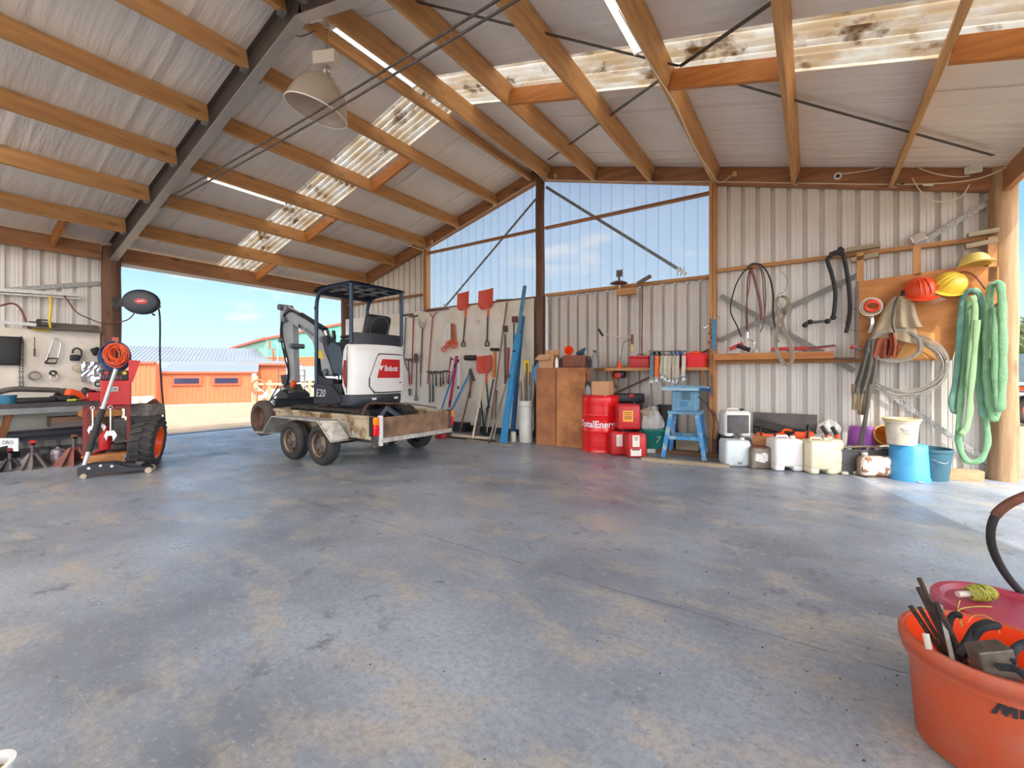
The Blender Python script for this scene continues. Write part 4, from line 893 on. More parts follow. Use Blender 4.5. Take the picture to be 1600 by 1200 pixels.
# ================================================================== MINI EXCAVATOR
M_eb = mat('excavator_black', sr(44,48,56), rough=0.45, var=0.12, scale=5); M_ew = mat('excavator_white', sr(232,232,230), rough=0.3, var=0.03, scale=3, coat=0.3)
M_eg = mat('boom_grey', sr(168,172,176), rough=0.4, var=0.08, scale=6, metal=0.2); M_frame = mat('canopy_tube', sr(44,62,84), rough=0.35, var=0.1, metal=0.3)
M_track = mat('muddy_track', sr(66,56,50), c2=sr(34,32,32), scale=10, rough=0.85, bump=0.4); M_blk2 = mat('cylinder_dark', sr(46,62,76), rough=0.35, metal=0.4, var=0.1)
ex = thing('mini_excavator', 'white and black mini excavator with an open canopy strapped on the trailer', 'excavator', (-1.5, -2.96, 0.44))
def track(y0, y1):
    xa, xb, zl, zh = -2.42, -0.78, 0.445, 0.70; r = (zh-zl)/2; pts = []
    n = 44; per = []
    for i in range(12): a = PI/2 + PI*i/11; per.append((xa+r+r*math.cos(a), zl+r+r*math.sin(a)))
    for i in range(1, 14): per.append((xa+r+(xb-xa-2*r)*i/14, zl))
    for i in range(12): a = -PI/2 + PI*i/11; per.append((xb-r+r*math.cos(a), zl+r+r*math.sin(a)))
    for i in range(1, 14): per.append((xb-r-(xb-xa-2*r)*i/14, zh))
    m = len(per); mb = MB(); b0 = len(mb.v); cx, cz = (xa+xb)/2, (zl+zh)/2
    for i, (x, z) in enumerate(per):
        a, b = per[i-1], per[(i+1) % m]; t = V((b[0]-a[0], b[1]-a[1])).normalized(); nx, nz_ = -t.y, t.x
        if nx*(x-cx)*0.05+nz_*(z-cz) < 0: pass
        o = 0.0 if i % 2 else 0.014; nx, nz_ = t.y, -t.x
        for yy, rr in ((y0, o), (y1, o), (y1, -0.03), (y0, -0.03)): mb.v.append(V((x+nx*rr, yy, z+nz_*rr)))
    for i in range(m):
        j = (i+1) % m
        for k in range(4): q = (k+1) % 4; mb.f.append((b0+i*4+k, b0+i*4+q, b0+j*4+q, b0+j*4+k))
    tk = obj('rubber_track', mb, M_track, ex)
    ins = MB().box((xa+0.12, y0+0.05, zl+0.06), (xb-0.12, y1-0.05, zh-0.045))
    for xx in (xa+r, xb-r): ins.cyl((xx, y0+0.03, zl+r), (xx, y1-0.03, zl+r), r-0.035, 20)
    for k in range(4): ins.cyl((xa+0.35+k*0.3, y0+0.03, zl+0.06), (xa+0.35+k*0.3, y1-0.03, zl+0.06), 0.05, 14)
    obj('track_frame', ins, M_eb, tk)
track(-3.50, -3.26); track(-2.66, -2.42)
obj('undercarriage', MB().box((-2.0, -3.26, 0.50), (-1.1, -2.66, 0.66)).cyl((-1.5,-2.96,0.6), (-1.5,-2.96,0.80), 0.26, 28), M_eb, ex)
bl = MB().beam((-2.78, -3.52, 0.66), (-2.78, -2.40, 0.66), 0.06, 0.26); bl.beam((-2.0,-3.2,0.58), (-2.76,-3.2,0.62), 0.06, 0.08); bl.beam((-2.0,-2.75,0.58), (-2.76,-2.75,0.62), 0.06, 0.08); bl.box((-2.83,-3.52,0.78),(-2.74,-2.40,0.80)); obj('dozer_blade', bl, M_eb, ex, smooth=False)
# house: black skirt with plan outline, white hood
def plan(x0, k=1.0, front=-1.86): # outline of the revolving body, rounded tail
    pts = [(front, -3.40), (-1.25, -3.42)]
    for i in range(15):
        a = -PI/2 + PI*i/14; pts.append((-1.20 + (0.33*k)*max(0.0, math.cos(a))**0.62, -2.95 + 0.47*math.sin(a)))
    pts += [(-1.25, -2.48), (front, -2.50)]; return pts
def loft(mb, rings):
    b0 = len(mb.v); n = len(rings[0][0])
    for pts, z in rings: mb.v += [V((x, y, z(x, y) if callable(z) else z)) for x, y in pts]
    for i in range(len(rings)-1):
        for k in range(n): q = (k+1) % n; mb.f.append((b0+i*n+k, b0+i*n+q, b0+(i+1)*n+q, b0+(i+1)*n+k))
    mb.f.append(tuple(b0+k for k in range(n-1, -1, -1))); mb.f.append(tuple(b0+(len(rings)-1)*n+k for k in range(n))); return mb
sk = MB(); loft(sk, [(plan(0, 0.9), 0.74), (plan(0, 1.0), 0.80), (plan(0, 1.0), 0.885), (plan(0, 0.97), 0.90)]); obj('lower_skirt', sk, M_eb, ex, bevel=0.01)
fp = MB().prism([(-1.86,0.74),(-1.86,1.05),(-1.46,1.03),(-1.40,1.0),(-1.26,0.90),(-1.20,0.80),(-1.30,0.75)], (0,-3.415,0), (1,0,0), (0,0,1), 0.05); sp_ = obj('side_panel', fp, M_eb, ex, smooth=False, bevel=0.012)
text('E20', 0.155, (-1.68, -3.442, 0.905), (1,0,0), (0,0,1), mat('decal_white', sr(226,226,222), rough=0.4, var=0), sp_, 'model_number', shear=0.2, bold=-0.001, sx=1.0)
def planh(f=-1.30, k=1.0, g=0.0):
    pts = [(f, -3.41+g)]
    for i in range(19):
        a = -PI/2 + PI*i/18; pts.append((-1.12 + (0.24*k)*max(0.0, math.cos(a))**0.5, -2.95 + (0.468-g)*math.sin(a)))
    pts += [(f, -2.49-g)]; return pts
hd = MB(); loft(hd, [(planh(-1.14,0.98), 0.90), (planh(-1.20), 1.02), (planh(-1.20), 1.32), (planh(-1.18,0.98), 1.50), (planh(-1.15,0.93,0.01), 1.585), (planh(-1.14,0.86,0.04), 1.61)]); hood = obj('engine_hood', hd, M_ew, ex, angle=55)
def tail(Yc, z, o=0.004): # point on the tail surface
    s = max(-1, min(1, (Yc+2.95)/0.468)); return V((-1.12 + 0.24*math.sqrt(max(0.0, 1-s*s))**0.5 + o, Yc, z))
def shell(mb, ys, z0f, z1f, o0, o1, nz=6):
    b0 = len(mb.v); n = len(ys)
    for oo in (o0, o1):
        for y in ys:
            for k in range(nz+1): mb.v.append(tail(y, z0f(y)+(z1f(y)-z0f(y))*k/nz, oo))
    N_ = n*(nz+1)
    for L0 in (0, 1):
        for i in range(n-1):
            for k in range(nz): a = b0+L0*N_+i*(nz+1)+k; mb.f.append((a, a+nz+1, a+nz+2, a+1))
    for i in range(n-1):
        for k in (0, nz): a = b0+i*(nz+1)+k; mb.f.append((a, a+nz+1, a+nz+1+N_, a+N_))
    for k in range(nz):
        for i in (0, n-1): a = b0+i*(nz+1)+k; mb.f.append((a, a+1, a+1+N_, a+N_))
    return mb
ys = [-3.20+0.66*i/16 for i in range(17)]
def zd(y):  t = (y+3.20)/0.66; return 0.925 + (0.10*(1-t/0.12) if t < 0.12 else (0.06*(t-0.92)/0.08 if t > 0.92 else 0))
def zu(y):  t = (y+3.20)/0.66; return 1.47 - (0.36*(1-t/0.22) if t < 0.22 else 0) - (0.02*(t-0.9)/0.1 if t > 0.9 else 0)
obj('hatch_seal', shell(MB(), ys, lambda y: zd(y)-0.012, lambda y: zu(y)+0.012, -0.01, 0.006), M_black, hood)
ysd = [-3.185+0.63*i/16 for i in range(17)]
ht = obj('rear_hatch', shell(MB(), ysd, lambda y: zd(y)+0.006, lambda y: zu(y)-0.004, -0.005, 0.018), M_ew, ex)
yb_ = [-3.08+0.43*i/10 for i in range(11)]
rb = obj('red_badge', shell(MB(), yb_, lambda y: 1.13, lambda y: 1.40 - (0.26*(1-(y+3.08)/0.07) if y < -3.01 else 0), 0.005, 0.026, 4), M_red, ht)
# lettering on the curved badge
cu = bpy.data.curves.new('t', 'FONT'); cu.body = 'Bobcat'; cu.size = 0.115; cu.align_x = 'LEFT'; cu.align_y = 'CENTER'; cu.extrude = 0.001; cu.offset = 0.003; cu.resolution_u = 3
to = bpy.data.objects.new('t', cu); col.objects.link(to); bpy.context.view_layer.update(); me = bpy.data.meshes.new_from_object(to.evaluated_get(bpy.context.evaluated_depsgraph_get()))
lt = MB().add([tail(-2.965+v.co.x*0.80, 1.265+v.co.y, 0.0285+v.co.z) for v in me.vertices], [tuple(p.vertices) for p in me.polygons]); bpy.data.objects.remove(to); bpy.data.curves.remove(cu); bpy.data.meshes.remove(me)
obj('lettering', lt, M_white, ht, smooth=False)
hdl = [(0.0,0.03),(0.02,0.055),(0.035,0.03),(0.055,0.025),(0.075,0.05),(0.07,0.01),(0.05,-0.005),(0.045,-0.03),(0.02,-0.045),(0.015,-0.02),(0.0,-0.01)]
hm = MB(); b = [tail(-3.055+a*0.95, 1.275+c*0.9, 0.029) for a, c in hdl]; hm.poly3(b, (0.002,0,0)); obj('badge_emblem', hm, M_white, ht, smooth=False)
obj('hatch_lock', MB().cyl(tail(-2.64,1.06,0.0), tail(-2.64,1.06,0.03), 0.012, 10), M_black, ht)
obj('side_stripe', MB().poly3([(-1.185,-3.422,1.20),(-1.14,-3.425,1.38),(-1.10,-3.425,1.38),(-1.10,-3.425,0.99),(-1.14,-3.425,1.04)], (0,-0.004,0)), mat('dark_red_paint', sr(150,30,36), rough=0.4, var=0.05), hood, smooth=False)
obj('tow_slots', MB().obox(tail(-3.12,0.835,0.0), (0.02,0.07,0.03)).obox(tail(-2.72,0.835,0.0), (0.02,0.07,0.03)), M_white, ex, smooth=False)
# cover ring above the hood, seat base, seat
obj('panel_seam', MB().tube([(-1.10,-3.417,0.92),(-1.085,-3.42,1.1),(-1.085,-3.42,1.4),(-1.09,-3.41,1.57)], 0.006, 6), M_black, hood)
up_ = MB(); ysr = [-3.40+0.9*i/20 for i in range(21)]; shell(up_, ysr, lambda y: 1.60, lambda y: 1.765, -0.06, -0.03, 4); obj('rear_guard', up_, M_eb, ex)
stb = MB().rbox((-1.38,-2.95,1.42), (0.32,0.62,0.40), 0.04); obj('seat_base', stb, M_eb, ex)
st = MB().rbox((-1.45,-2.93,1.66), (0.46,0.44,0.11), 0.045); obj('seat_cushion', st, M_black, ex)
sb = MB().rbox((-1.16,-2.86,1.86), (0.12,0.44,0.42), 0.055, rot('Y', 16)); so = obj('seat_back', sb, M_black, ex)
obj('seat_piping', MB().torus(V((-1.095,-2.86,1.87)), 0.165, 0.012, frame((0,1,0),(0.28,0,0.96)), n=30, m=6), mat('seat_grey', sr(70,72,76), rough=0.7), so)
# floor, consoles, levers
obj('cab_floor', MB().box((-1.86,-3.40,0.90), (-1.25,-2.50,1.04)), M_eb, ex, smooth=False, bevel=0.01)
fl = MB().prism([(-1.90,0.9),(-1.90,1.42),(-1.87,1.42),(-1.84,1.25),(-1.78,1.16),(-1.70,1.13),(-1.45,1.12),(-1.45,0.9)], (0,-3.36,0), (1,0,0), (0,0,1), 0.07); obj('foot_guard', fl, M_eb, ex, smooth=False)
for y, zc in ((-3.27, 1.50), (-2.60, 1.5)):
    cs = MB(); cs.prism([(-1.52,1.20),(-1.62,1.42),(-1.66,1.60),(-1.56,1.66),(-1.36,1.58),(-1.26,1.30),(-1.28,1.15)], (0,y,0), (1,0,0), (0,0,1), 0.16); c_ = obj('control_console', cs, mat('console_plastic', sr(62,78,92), rough=0.5, var=0.1), ex, smooth=False, bevel=0.02)
    jv = MB().tube([(-1.58,y,1.62),(-1.60,y,1.72)], 0.015, 8); jv.rbox((-1.61,y,1.77), (0.05,0.05,0.13), 0.02, rot('Y', -14)); obj('joystick', jv, M_black, c_)
lv = MB()
for y in (-3.05,-2.98,-2.9,-2.83): lv.tube([(-1.82,y,1.02),(-1.80,y,1.45)], 0.012, 6); lv.ball((-1.80,y,1.47), 0.022, 8)
obj('travel_levers', lv, M_black, ex)
arm_ = MB().rbox((-1.36,-3.22,1.73), (0.26,0.07,0.045), 0.02); obj('armrest', arm_, M_black, ex)
# canopy
def cpost(y):
    rear = MB().tube([(-1.02,y,1.62),(-1.02,y,2.44)], 0.027, 10); obj('canopy_post', rear, M_frame, ex)
    fr_ = MB().tube(curve([(-1.85,y,0.98),(-1.85,y,1.6),(-1.845,y,2.15),(-1.82,y,2.30),(-1.75,y,2.39),(-1.62,y,2.43),(-1.4,y,2.445),(-1.02,y,2.45)], 40), 0.027, 10); obj('canopy_post', fr_, M_frame, ex)
cpost(-3.40); cpost(-2.50)
obj('canopy_crossbar', MB().tube([(-1.02,-3.40,2.45),(-1.02,-2.50,2.45)], 0.027, 10), M_frame, ex); obj('canopy_crossbar', MB().tube([(-1.78,-3.40,2.375),(-1.78,-2.50,2.375)], 0.022, 10), M_frame, ex)
rf = MB(); b0 = 0; nx_, ny_ = 10, 8
for lay in (0, 0.014):
    for i in range(nx_+1):
        for j in range(ny_+1):
            x = -1.88+0.92*i/nx_; y = -3.44+0.98*j/ny_; e_ = min(i, nx_-i, j, ny_-j); rf.v.append(V((x, y, 2.468+lay - (0.02 if e_ == 0 else 0) - (0.05*((-1.7-x)/0.18)**2 if x < -1.7 else 0))))
for lay in (0, 1):
    for i in range(nx_):
        for j in range(ny_): a = lay*(nx_+1)*(ny_+1)+i*(ny_+1)+j; rf.f.append((a, a+1, a+ny_+2, a+ny_+1))
obj('canopy_roof', rf, mat('roof_black', sr(52,54,58), rough=0.5, var=0.15), ex)
rr_ = MB()
for y in (-3.2,-2.95,-2.7): rr_.beam((-1.8,y,2.435), (-1.02,y,2.45), 0.05, 0.02)
for x in (-1.55,-1.28): rr_.beam((x,-3.4,2.44), (x,-2.5,2.44), 0.04, 0.015)
obj('roof_ribs', rr_, mat('roof_grey', sr(150,152,154), rough=0.5, var=0.1), ex, smooth=False)
for x, y in ((-1.02,-3.38),(-1.80,-2.50)): obj('gusset', MB().poly3([(x-0.09,y,2.43),(x+0.03,y,2.43),(x,y,2.30)], (0,0.01,0)), M_frame, ex, smooth=False)
obj('tie_down_ring', MB().torus((-1.83,-3.43,2.16), 0.022, 0.006, rot('X', 90), n=14), M_frame, ex)
# boom, arm, cylinders: all in the plane of the swing post
YBm = -2.95
B = lambda px, py: Yp(px, py, YBm)
sw = MB().cyl((-1.98,YBm,0.74), (-1.98,YBm,1.10), 0.075, 20); sw.box((-2.05,YBm-0.11,0.82),(-1.86,YBm+0.11,0.92)); sw.box((-2.05,YBm-0.09,0.98),(-1.9,YBm+0.09,1.06)); obj('swing_post', sw, M_eb, ex)
bo = [(505,586),(528,586),(524,560),(518,540),(514,527),(507,516),(497,507),(480,498),(462,488),(456,484),(449,486),(449,494),(457,502),(471,512),(486,524),(494,533),(498,545),(501,560)]
mb = MB(); mb.poly3([B(*p) + V((0,-0.075,0)) for p in bo], (0,0.15,0)); bm_ = obj('boom', mb, M_eg, ex, smooth=False, bevel=0.008)
# worn lettering and warning sticker on the boom side
dk = mat('worn_decal', sr(48,46,52), rough=0.6, var=0.2)
le = MB()
for k in range(9):
    px, py = 475+k*2.4 + (1.5 if k > 2 else 0), 509.5+k*1.75; a = B(px, py) + V((0,-0.0765,0)); u = (B(483,516)-B(475,510)).normalized(); q = u.cross(V((0,1,0)))
    le.poly3([a-u*0.012-q*0.028, a+u*0.010-q*0.028, a+u*0.014+q*0.03, a-u*0.008+q*0.03], (0,-0.001,0))
obj('worn_lettering', le, dk, bm_, smooth=False)
cdisc = B(474.5,510)+V((0,-0.0765,0)); obj('round_decal', MB().cyl(cdisc, cdisc+V((0,-0.001,0)), 0.035, 18), dk, bm_)
obj('warning_sticker', MB().poly3([p+V((0,-0.0765,0)) for p in (B(503,549),B(509,547),B(512,560),B(506,562))], (0,-0.001,0)), M_yel, bm_, smooth=False)
for px, py, r_ in ((446,481,0.055),(512,531,0.05),(453,500,0.05),(447,532,0.045),(464,541,0.045),(517,582,0.06)): a = B(px,py); obj('pivot_pin', MB().cyl(a+V((0,-0.12,0)), a+V((0,0.12,0)), r_, 16), mat('pin_grey', sr(112,120,124), rough=0.4, metal=0.4), ex)
ar = [(443,478),(449,478),(452,500),(462,506),(463,560),(465,597),(456,599),(453,560),(448,540),(446,533),(443,520),(442,500)]
mb = MB(); mb.poly3([B(*p) + V((0,-0.055,0)) for p in ar], (0,0.11,0)); am_ = obj('dipper_arm', mb, M_eg, ex, smooth=False, bevel=0.006)
def cyl2(name, a, b, r1, r2, f, m1, dy=0.0):
    a, b = B(*a)+V((0,dy,0)), B(*b)+V((0,dy,0)); c = a+(b-a)*f; o = obj(name, MB().cyl(a, c, r1, 14), m1, ex); obj('piston_rod', MB().cyl(c, b, r2, 12), M_chrome, o)
cyl2('arm_cylinder', (508,516), (450,480), 0.055, 0.035, 0.62, M_blk2); cyl2('boom_cylinder', (531,584), (512,518), 0.075, 0.05, 0.8, M_eb, -0.02); cyl2('bucket_cylinder', (447,533), (450,592), 0.045, 0.025, 0.45, M_blk2)
bc = MB(); bc.tube(curve([B(519,528)+V((0,-0.1,0)), B(524,545)+V((0,-0.12,0)), B(530,565)+V((0,-0.1,0)), B(534,585)+V((0,-0.08,0))], 12), 0.07, 10); obj('boom_hose_cover', bc, M_eb, ex)
for dy, pts in ((-0.09, [(508,514),(480,494),(462,487),(452,494),(447,510),(447,530),(453,560),(458,580),(456,598)]), (-0.07, [(505,514),(478,494),(458,485),(450,492),(446,512),(449,535),(456,565),(457,590)])):
    obj('hydraulic_hose', MB().tube(curve([B(*p)+V((0,dy,0)) for p in pts], 40), 0.014, 6), M_rubber, ex)
obj('hydraulic_hose', MB().tube(curve([B(517,548)+V((0,-0.1,0)), B(527,556)+V((0,-0.15,0)), (-1.7,-3.2,1.15)], 16), 0.014, 6), M_rubber, ex)
# linkage, hitch, grapple-like bucket
lk = MB(); lk.poly3([B(*p)+V((0,-0.07,0)) for p in ((444,586),(455,585),(458,592),(452,604),(446,600))], (0,0.14,0)); obj('bucket_link', lk, M_eb, ex, smooth=False, bevel=0.01)
hi = MB(); hi.poly3([B(*p)+V((0,-0.10,0)) for p in ((447,603),(462,600),(467,612),(464,626),(449,628),(444,614))], (0,0.20,0)); obj('quick_hitch', hi, M_dsteel, ex, smooth=False, bevel=0.015)
for k, (px, py, r_) in enumerate(((455,608,0.05),(452,618,0.055),(462,614,0.045),(449,626,0.05),(466,626,0.05))): a = B(px,py); obj('hitch_pin', MB().cyl(a+V((0,-0.15,0)), a+V((0,0.13,0)), r_, 12), M_eb if k % 2 else M_chrome, ex)
bkt = MB(); bkt.prism([(0,0),(0.0,0.22),(-0.16,0.30),(-0.34,0.22),(-0.38,0.02),(-0.26,-0.14),(-0.05,-0.14)], (-3.10,YBm,0.62), (1,0,0), (0,0,1), 0.42); obj('bucket', bkt, M_eb, ex, smooth=False, bevel=0.015)
for pts in ([(445,603),(438,615),(430,630)],[(460,598),(447,612),(436,622),(428,632)]): obj('hydraulic_hose', MB().tube(curve([B(*p)+V((0,-0.12,0)) for p in pts], 12), 0.012, 6), M_rubber, ex)
obj('orange_strap_end', MB().rbox(B(467,600)+V((0,-0.1,0.0)), (0.10,0.06,0.12), 0.02, rot('Y', 40)), M_orange, ex)
# load chain over the track
ch = MB(); pts = curve([(XT-0.35,YN+0.02,0.66), (XT-0.31,-3.50,0.80), (-0.45,-3.2,0.79), (-0.5,-2.8,0.76), (-0.42,-2.35,0.68)], 60)
for i in range(len(pts)-1): ch.torus(pts[i], 0.016, 0.005, frame(pts[i+1]-pts[i], (0,0,1) if i % 2 else (0,1,0.1)), n=9, m=5, sq=0.65)
one('load_chain', ch, M_rust, 'rusty chain tying the excavator down across the back of the trailer', 'chain')
rp = obj('loading_ramp', MB(), M_eb) if False else None
mb = MB().beam((-0.62,-3.12,0.72), (-0.28,-2.98,0.50), 0.09, 0.03); mb.beam((-0.75,-3.0,0.50), (-0.62,-3.1,0.73), 0.06, 0.05); mb.beam((-0.75,-3.25,0.47), (-0.6,-3.12,0.73), 0.05, 0.05); one('steel_bracket', mb, mat('blue_grey_steel', sr(66,72,84), metal=0.3, rough=0.5), 'dark blue steel bracket lying on the trailer deck behind the tracks', 'bracket', smooth=False)
dg = thing('heap_of_mud', 'clods of dark mud on the trailer deck behind the tracks', 'mud', (-0.5,-2.9,0.44)); bpy.data.objects.remove(dg)
mb = MB(); rnd = random.Random(3)
for k in range(60): mb.ball((rnd.uniform(-0.75,-0.24), rnd.uniform(-3.5,-2.4), 0.445), rnd.uniform(0.015,0.045), 8, (1,1,0.7))
o = one('deck_mud', mb, M_deckm, 'clods of dark mud scattered over the trailer deck', 'mud'); o['kind'] = 'stuff'
# ================================================================== LEFT WALL: BOARD, BENCH AND CLUTTER
LX = -5.97
A = lambda px, py, o=0.03: Xp(px, py, LX+o)
one('tool_board', MB().box((-6.10, -9.2, 0.12), (-6.00, -4.87, 1.90)), M_board, 'cream painted tool board on the left wall behind the workbench', 'board', smooth=False)
mb = MB(); mb.box((-6.08, -5.7, 1.905), (-5.86, -4.88, 1.93)); mb.box((-6.1, -5.7, 1.905), (-6.08, -4.88, 2.03)); one('wall_shelf', mb, W_GREY, 'dark narrow shelf on top of the cream tool board by the pole', 'shelf', smooth=False)
M_alu = mat('aluminium', sr(206,206,202), metal=0.5, rough=0.4, var=0.1, scale=20)
b = MB(); b.beam((-6.06,-9.3,2.30), (-6.02,-5.12,2.52), 0.05, 0.05); b.beam((-6.04,-9.3,2.24), (-5.98,-5.12,2.46), 0.03, 0.02); one('aluminium_bar', b, M_alu, 'long pale aluminium bar across the left wall above the tool board', 'bar', smooth=False)
b = MB().beam(A(0,503), A(60,508), 0.04, 0.05); one('aluminium_bar', b, M_alu, 'short pale bar resting just above the cream tool board', 'bar', smooth=False)
b = MB().obox(A(60,507), (0.05,0.05,0.14)); b.obox(A(66,500), (0.04,0.12,0.02)); one('wall_bracket', b, M_black, 'black bracket at the end of the short pale bar', 'bracket', smooth=False)
one('air_hose', MB().tube(curve([A(78,463),A(80,480),A(77,500),A(79,514),A(72,516),A(50,514)], 20), 0.017, 8), M_yel, 'yellow air hose running down the left wall cladding', 'hose')
one('air_hose', MB().tube(curve([A(0,478),A(18,474),A(30,480),A(38,495),A(42,508),A(46,514)], 20), 0.014, 8), M_brown, 'brown hose curving down the left wall to the tool board', 'hose')
one('power_cable', MB().tube(curve([A(100,462),A(106,470),A(120,488),A(140,498),(-5.85,-4.86,2.06),(-5.75,-4.6,2.12),(-5.5,-4.55,2.22),Z(212,479,7.45)], 40), 0.010, 6), M_brown, 'brown cable drooping from the aluminium bar to the hose reel', 'cable')
c = A(10,548); mb = MB().rbox(c+V((0,0,0)), (0.04,0.30,0.44), 0.03); one('black_case', mb, M_black, 'black rounded case hung at the left end of the cream tool board', 'case')
mb = MB()
for px in (31, 35.5):
    pts = curve([A(33,527), A(px,540), A(px,606)] , 34)
    for i in range(len(pts)-1): mb.torus(pts[i], 0.017, 0.005, frame(V((0,0,1)), V((0,1,0)) if i % 2 else V((1,0,0))), n=8, m=4, sq=0.6)
mb.torus(A(33,608), 0.02, 0.006, frame((0,1,0),(0,0,1)), n=10, m=5); one('chain', mb, M_dsteel, 'long dark chain hanging doubled on the cream tool board', 'chain')
one('thin_file', MB().cyl(A(54,527,-0.03), A(54,527,0.05), 0.004, 6).tube([A(54,527), A(54,545)], 0.006, 6).tube([A(54,545), A(54,557)], 0.012, 8), M_dsteel, 'thin file hanging between the chain and the hacksaw', 'file')
t = thing('hacksaw', 'hacksaw with a chrome frame hanging on the cream tool board', 'saw', A(80,570))
obj('saw_frame', MB().tube([A(72,563), A(84,530), A(87,528), A(95,533), A(95,540), A(90,562)], 0.011, 8), M_chrome, t); obj('blade', MB().beam(A(73,562), A(84,529), 0.003, 0.02, up=(0,1,0)), M_brown, t, smooth=False)
obj('handle', MB().tube([A(70,567), A(87,568), A(90,560), A(76,560), A(70,567)], 0.014, 8), M_black, t)
t = thing('lifting_hook', 'black hook and block hanging right of the hacksaw', 'hook', A(118,563)); obj('hook', MB().tube(curve([A(113,552), A(115,546), A(121,544), A(127,548), A(127,556), A(123,560)], 18), 0.014, 8), M_black, t); obj('block', MB().rbox(A(117,559), (0.05,0.12,0.10), 0.015), M_black, t)
mb = MB().torus(A(54,587), 0.063, 0.012, frame((0,1,0),(0,0,1)), n=24); mb.torus(A(54,587), 0.055, 0.01, frame((0,1,0),(0,0,1)), n=24); one('wire_ring', mb, mat('grey_wire', sr(140,136,140), rough=0.5, metal=0.3), 'grey ring of wire hung low on the cream tool board', 'wire ring')
one('tape_roll', MB().torus(A(83,583), 0.035, 0.014, frame((0,1,0),(0,0,1)), n=20), M_black, 'small black tape roll beside the grey wire ring', 'tape roll')
one('tape_roll', MB().torus(A(84,589), 0.04, 0.012, frame((0,1,0),(0,0,1)), n=20), M_whitep, 'pale tape roll below the small black tape roll', 'tape roll')
one('string_loop', MB().torus(A(120,575), 0.05, 0.009, frame((0,1,0.2),(0,0,1)), n=16, sq=0.8).torus(A(122,578), 0.03, 0.008, frame((0,1,0),(0.3,0,1)), n=14), mat('string', sr(196,182,150), rough=0.9, var=0.1), 'loop of pale string below the black hook', 'string')
mb = MB(); rnd = random.Random(2); n = 8; b0 = 0; c = A(146,581)
for i in range(n+1):
    for j in range(n+1): mb.v.append(c + V((0.03*rnd.random(), (i/n-0.5)*0.30, (j/n-0.5)*0.34)))
for i in range(n):
    for j in range(n): mb.f.append((i*(n+1)+j, (i+1)*(n+1)+j, (i+1)*(n+1)+j+1, i*(n+1)+j+1))
k = len(mb.v); mb.v += [v-V((0.02,0,0)) for v in mb.v]; mb.f += [tuple(q+k for q in f) for f in mb.f[:n*n]]; one('foil_bag', mb, mat('foil', sr(214,216,222), metal=0.8, rough=0.25, var=0.1), 'crumpled silver foil bag hung beside the pole', 'bag', smooth=False)
one('air_tool', MB().rbox(A(150,549), (0.06,0.12,0.13), 0.02, rot('X', 25)), M_black, 'black tool body hung high beside the pole', 'tool')
t = thing('wall_switch', 'grey switch box low on the cream board beside the welder', 'switch', A(153,612)); obj('box', MB().rbox(A(153,604), (0.06,0.14,0.19), 0.015), mat('pale_grey_plastic', sr(196,194,190), rough=0.5), t); obj('dial', MB().torus(A(153,600,0.065), 0.04, 0.010, frame((0,1,0),(0,0,1)), n=16), M_black, t)

# workbench
wb = thing('workbench', 'long dark steel topped workbench along the left wall', 'workbench', (-5.45,-7,0))
obj('bench_top', MB().box((-5.96, -9.3, 0.70), (-4.98, -4.98, 0.77)), mat('bench_top', sr(78,74,76), c2=sr(52,48,50), scale=6, rough=0.7), wb, smooth=False)
obj('front_rail', MB().box((-5.02, -9.3, 0.62), (-4.98, -4.98, 0.70)), mat('bench_rail', sr(130,134,136), rough=0.6), wb, smooth=False)
W_DK = wood('dark_leg', sr(150,96,56), sr(96,58,34), 'z')
for y in (-6.02, -8.9): obj('leg', MB().beam((-5.05,y,0.70), (-5.2,y-0.14,0.0), 0.09, 0.07, up=(0,1,0)), W_DK, wb, smooth=False)
for y in (-5.06,): obj('leg', MB().box((-5.10,y-0.04,0), (-5.02,y+0.04,0.70)), M_brown, wb, smooth=False)
obj('lower_shelf', MB().box((-5.9, -9.2, 0.24), (-5.2, -5.0, 0.28)), mat('shelf_dark', sr(62,62,68), rough=0.7), wb, smooth=False)
Bn = lambda px, py: Xp(px, py, -5.3)
def onb(x, y): return V((x, y, 0.77))
t = thing('bent_exhaust', 'grey bent pipe lying across the workbench', 'pipe', onb(-5.4,-5.9)); obj('pipe', MB().tube(curve([(-5.15,-6.7,0.81),(-5.25,-6.3,0.86),(-5.35,-6.0,0.96),(-5.5,-5.7,0.95),(-5.6,-5.45,0.93)], 20), 0.04, 12), mat('grey_pipe', sr(112,108,104), rough=0.7), t); obj('flange', MB().box((-5.63,-5.47,0.77), (-5.55,-5.37,0.96)), M_dsteel, t, smooth=False)
one('blue_tub', MB().lathe([(0,0),(0.08,0),(0.095,0.11),(0.10,0.11),(0.10,0.12),(0.088,0.12),(0.075,0.01),(0,0.01)], onb(-5.1,-6.05), 24), mat('teal_plastic', sr(40,110,140), rough=0.5), 'small teal tub at the near end of the workbench', 'tub')
one('socket_case', MB().rbox(onb(-5.2,-5.78)+V((0,0,0.035)), (0.22,0.44,0.07), 0.015), M_black, 'flat black socket case on the front of the workbench', 'case')
M_clut = mat('oily_metal', sr(52,48,48), rough=0.5, metal=0.3, var=0.4, scale=30)
rnd = random.Random(11)
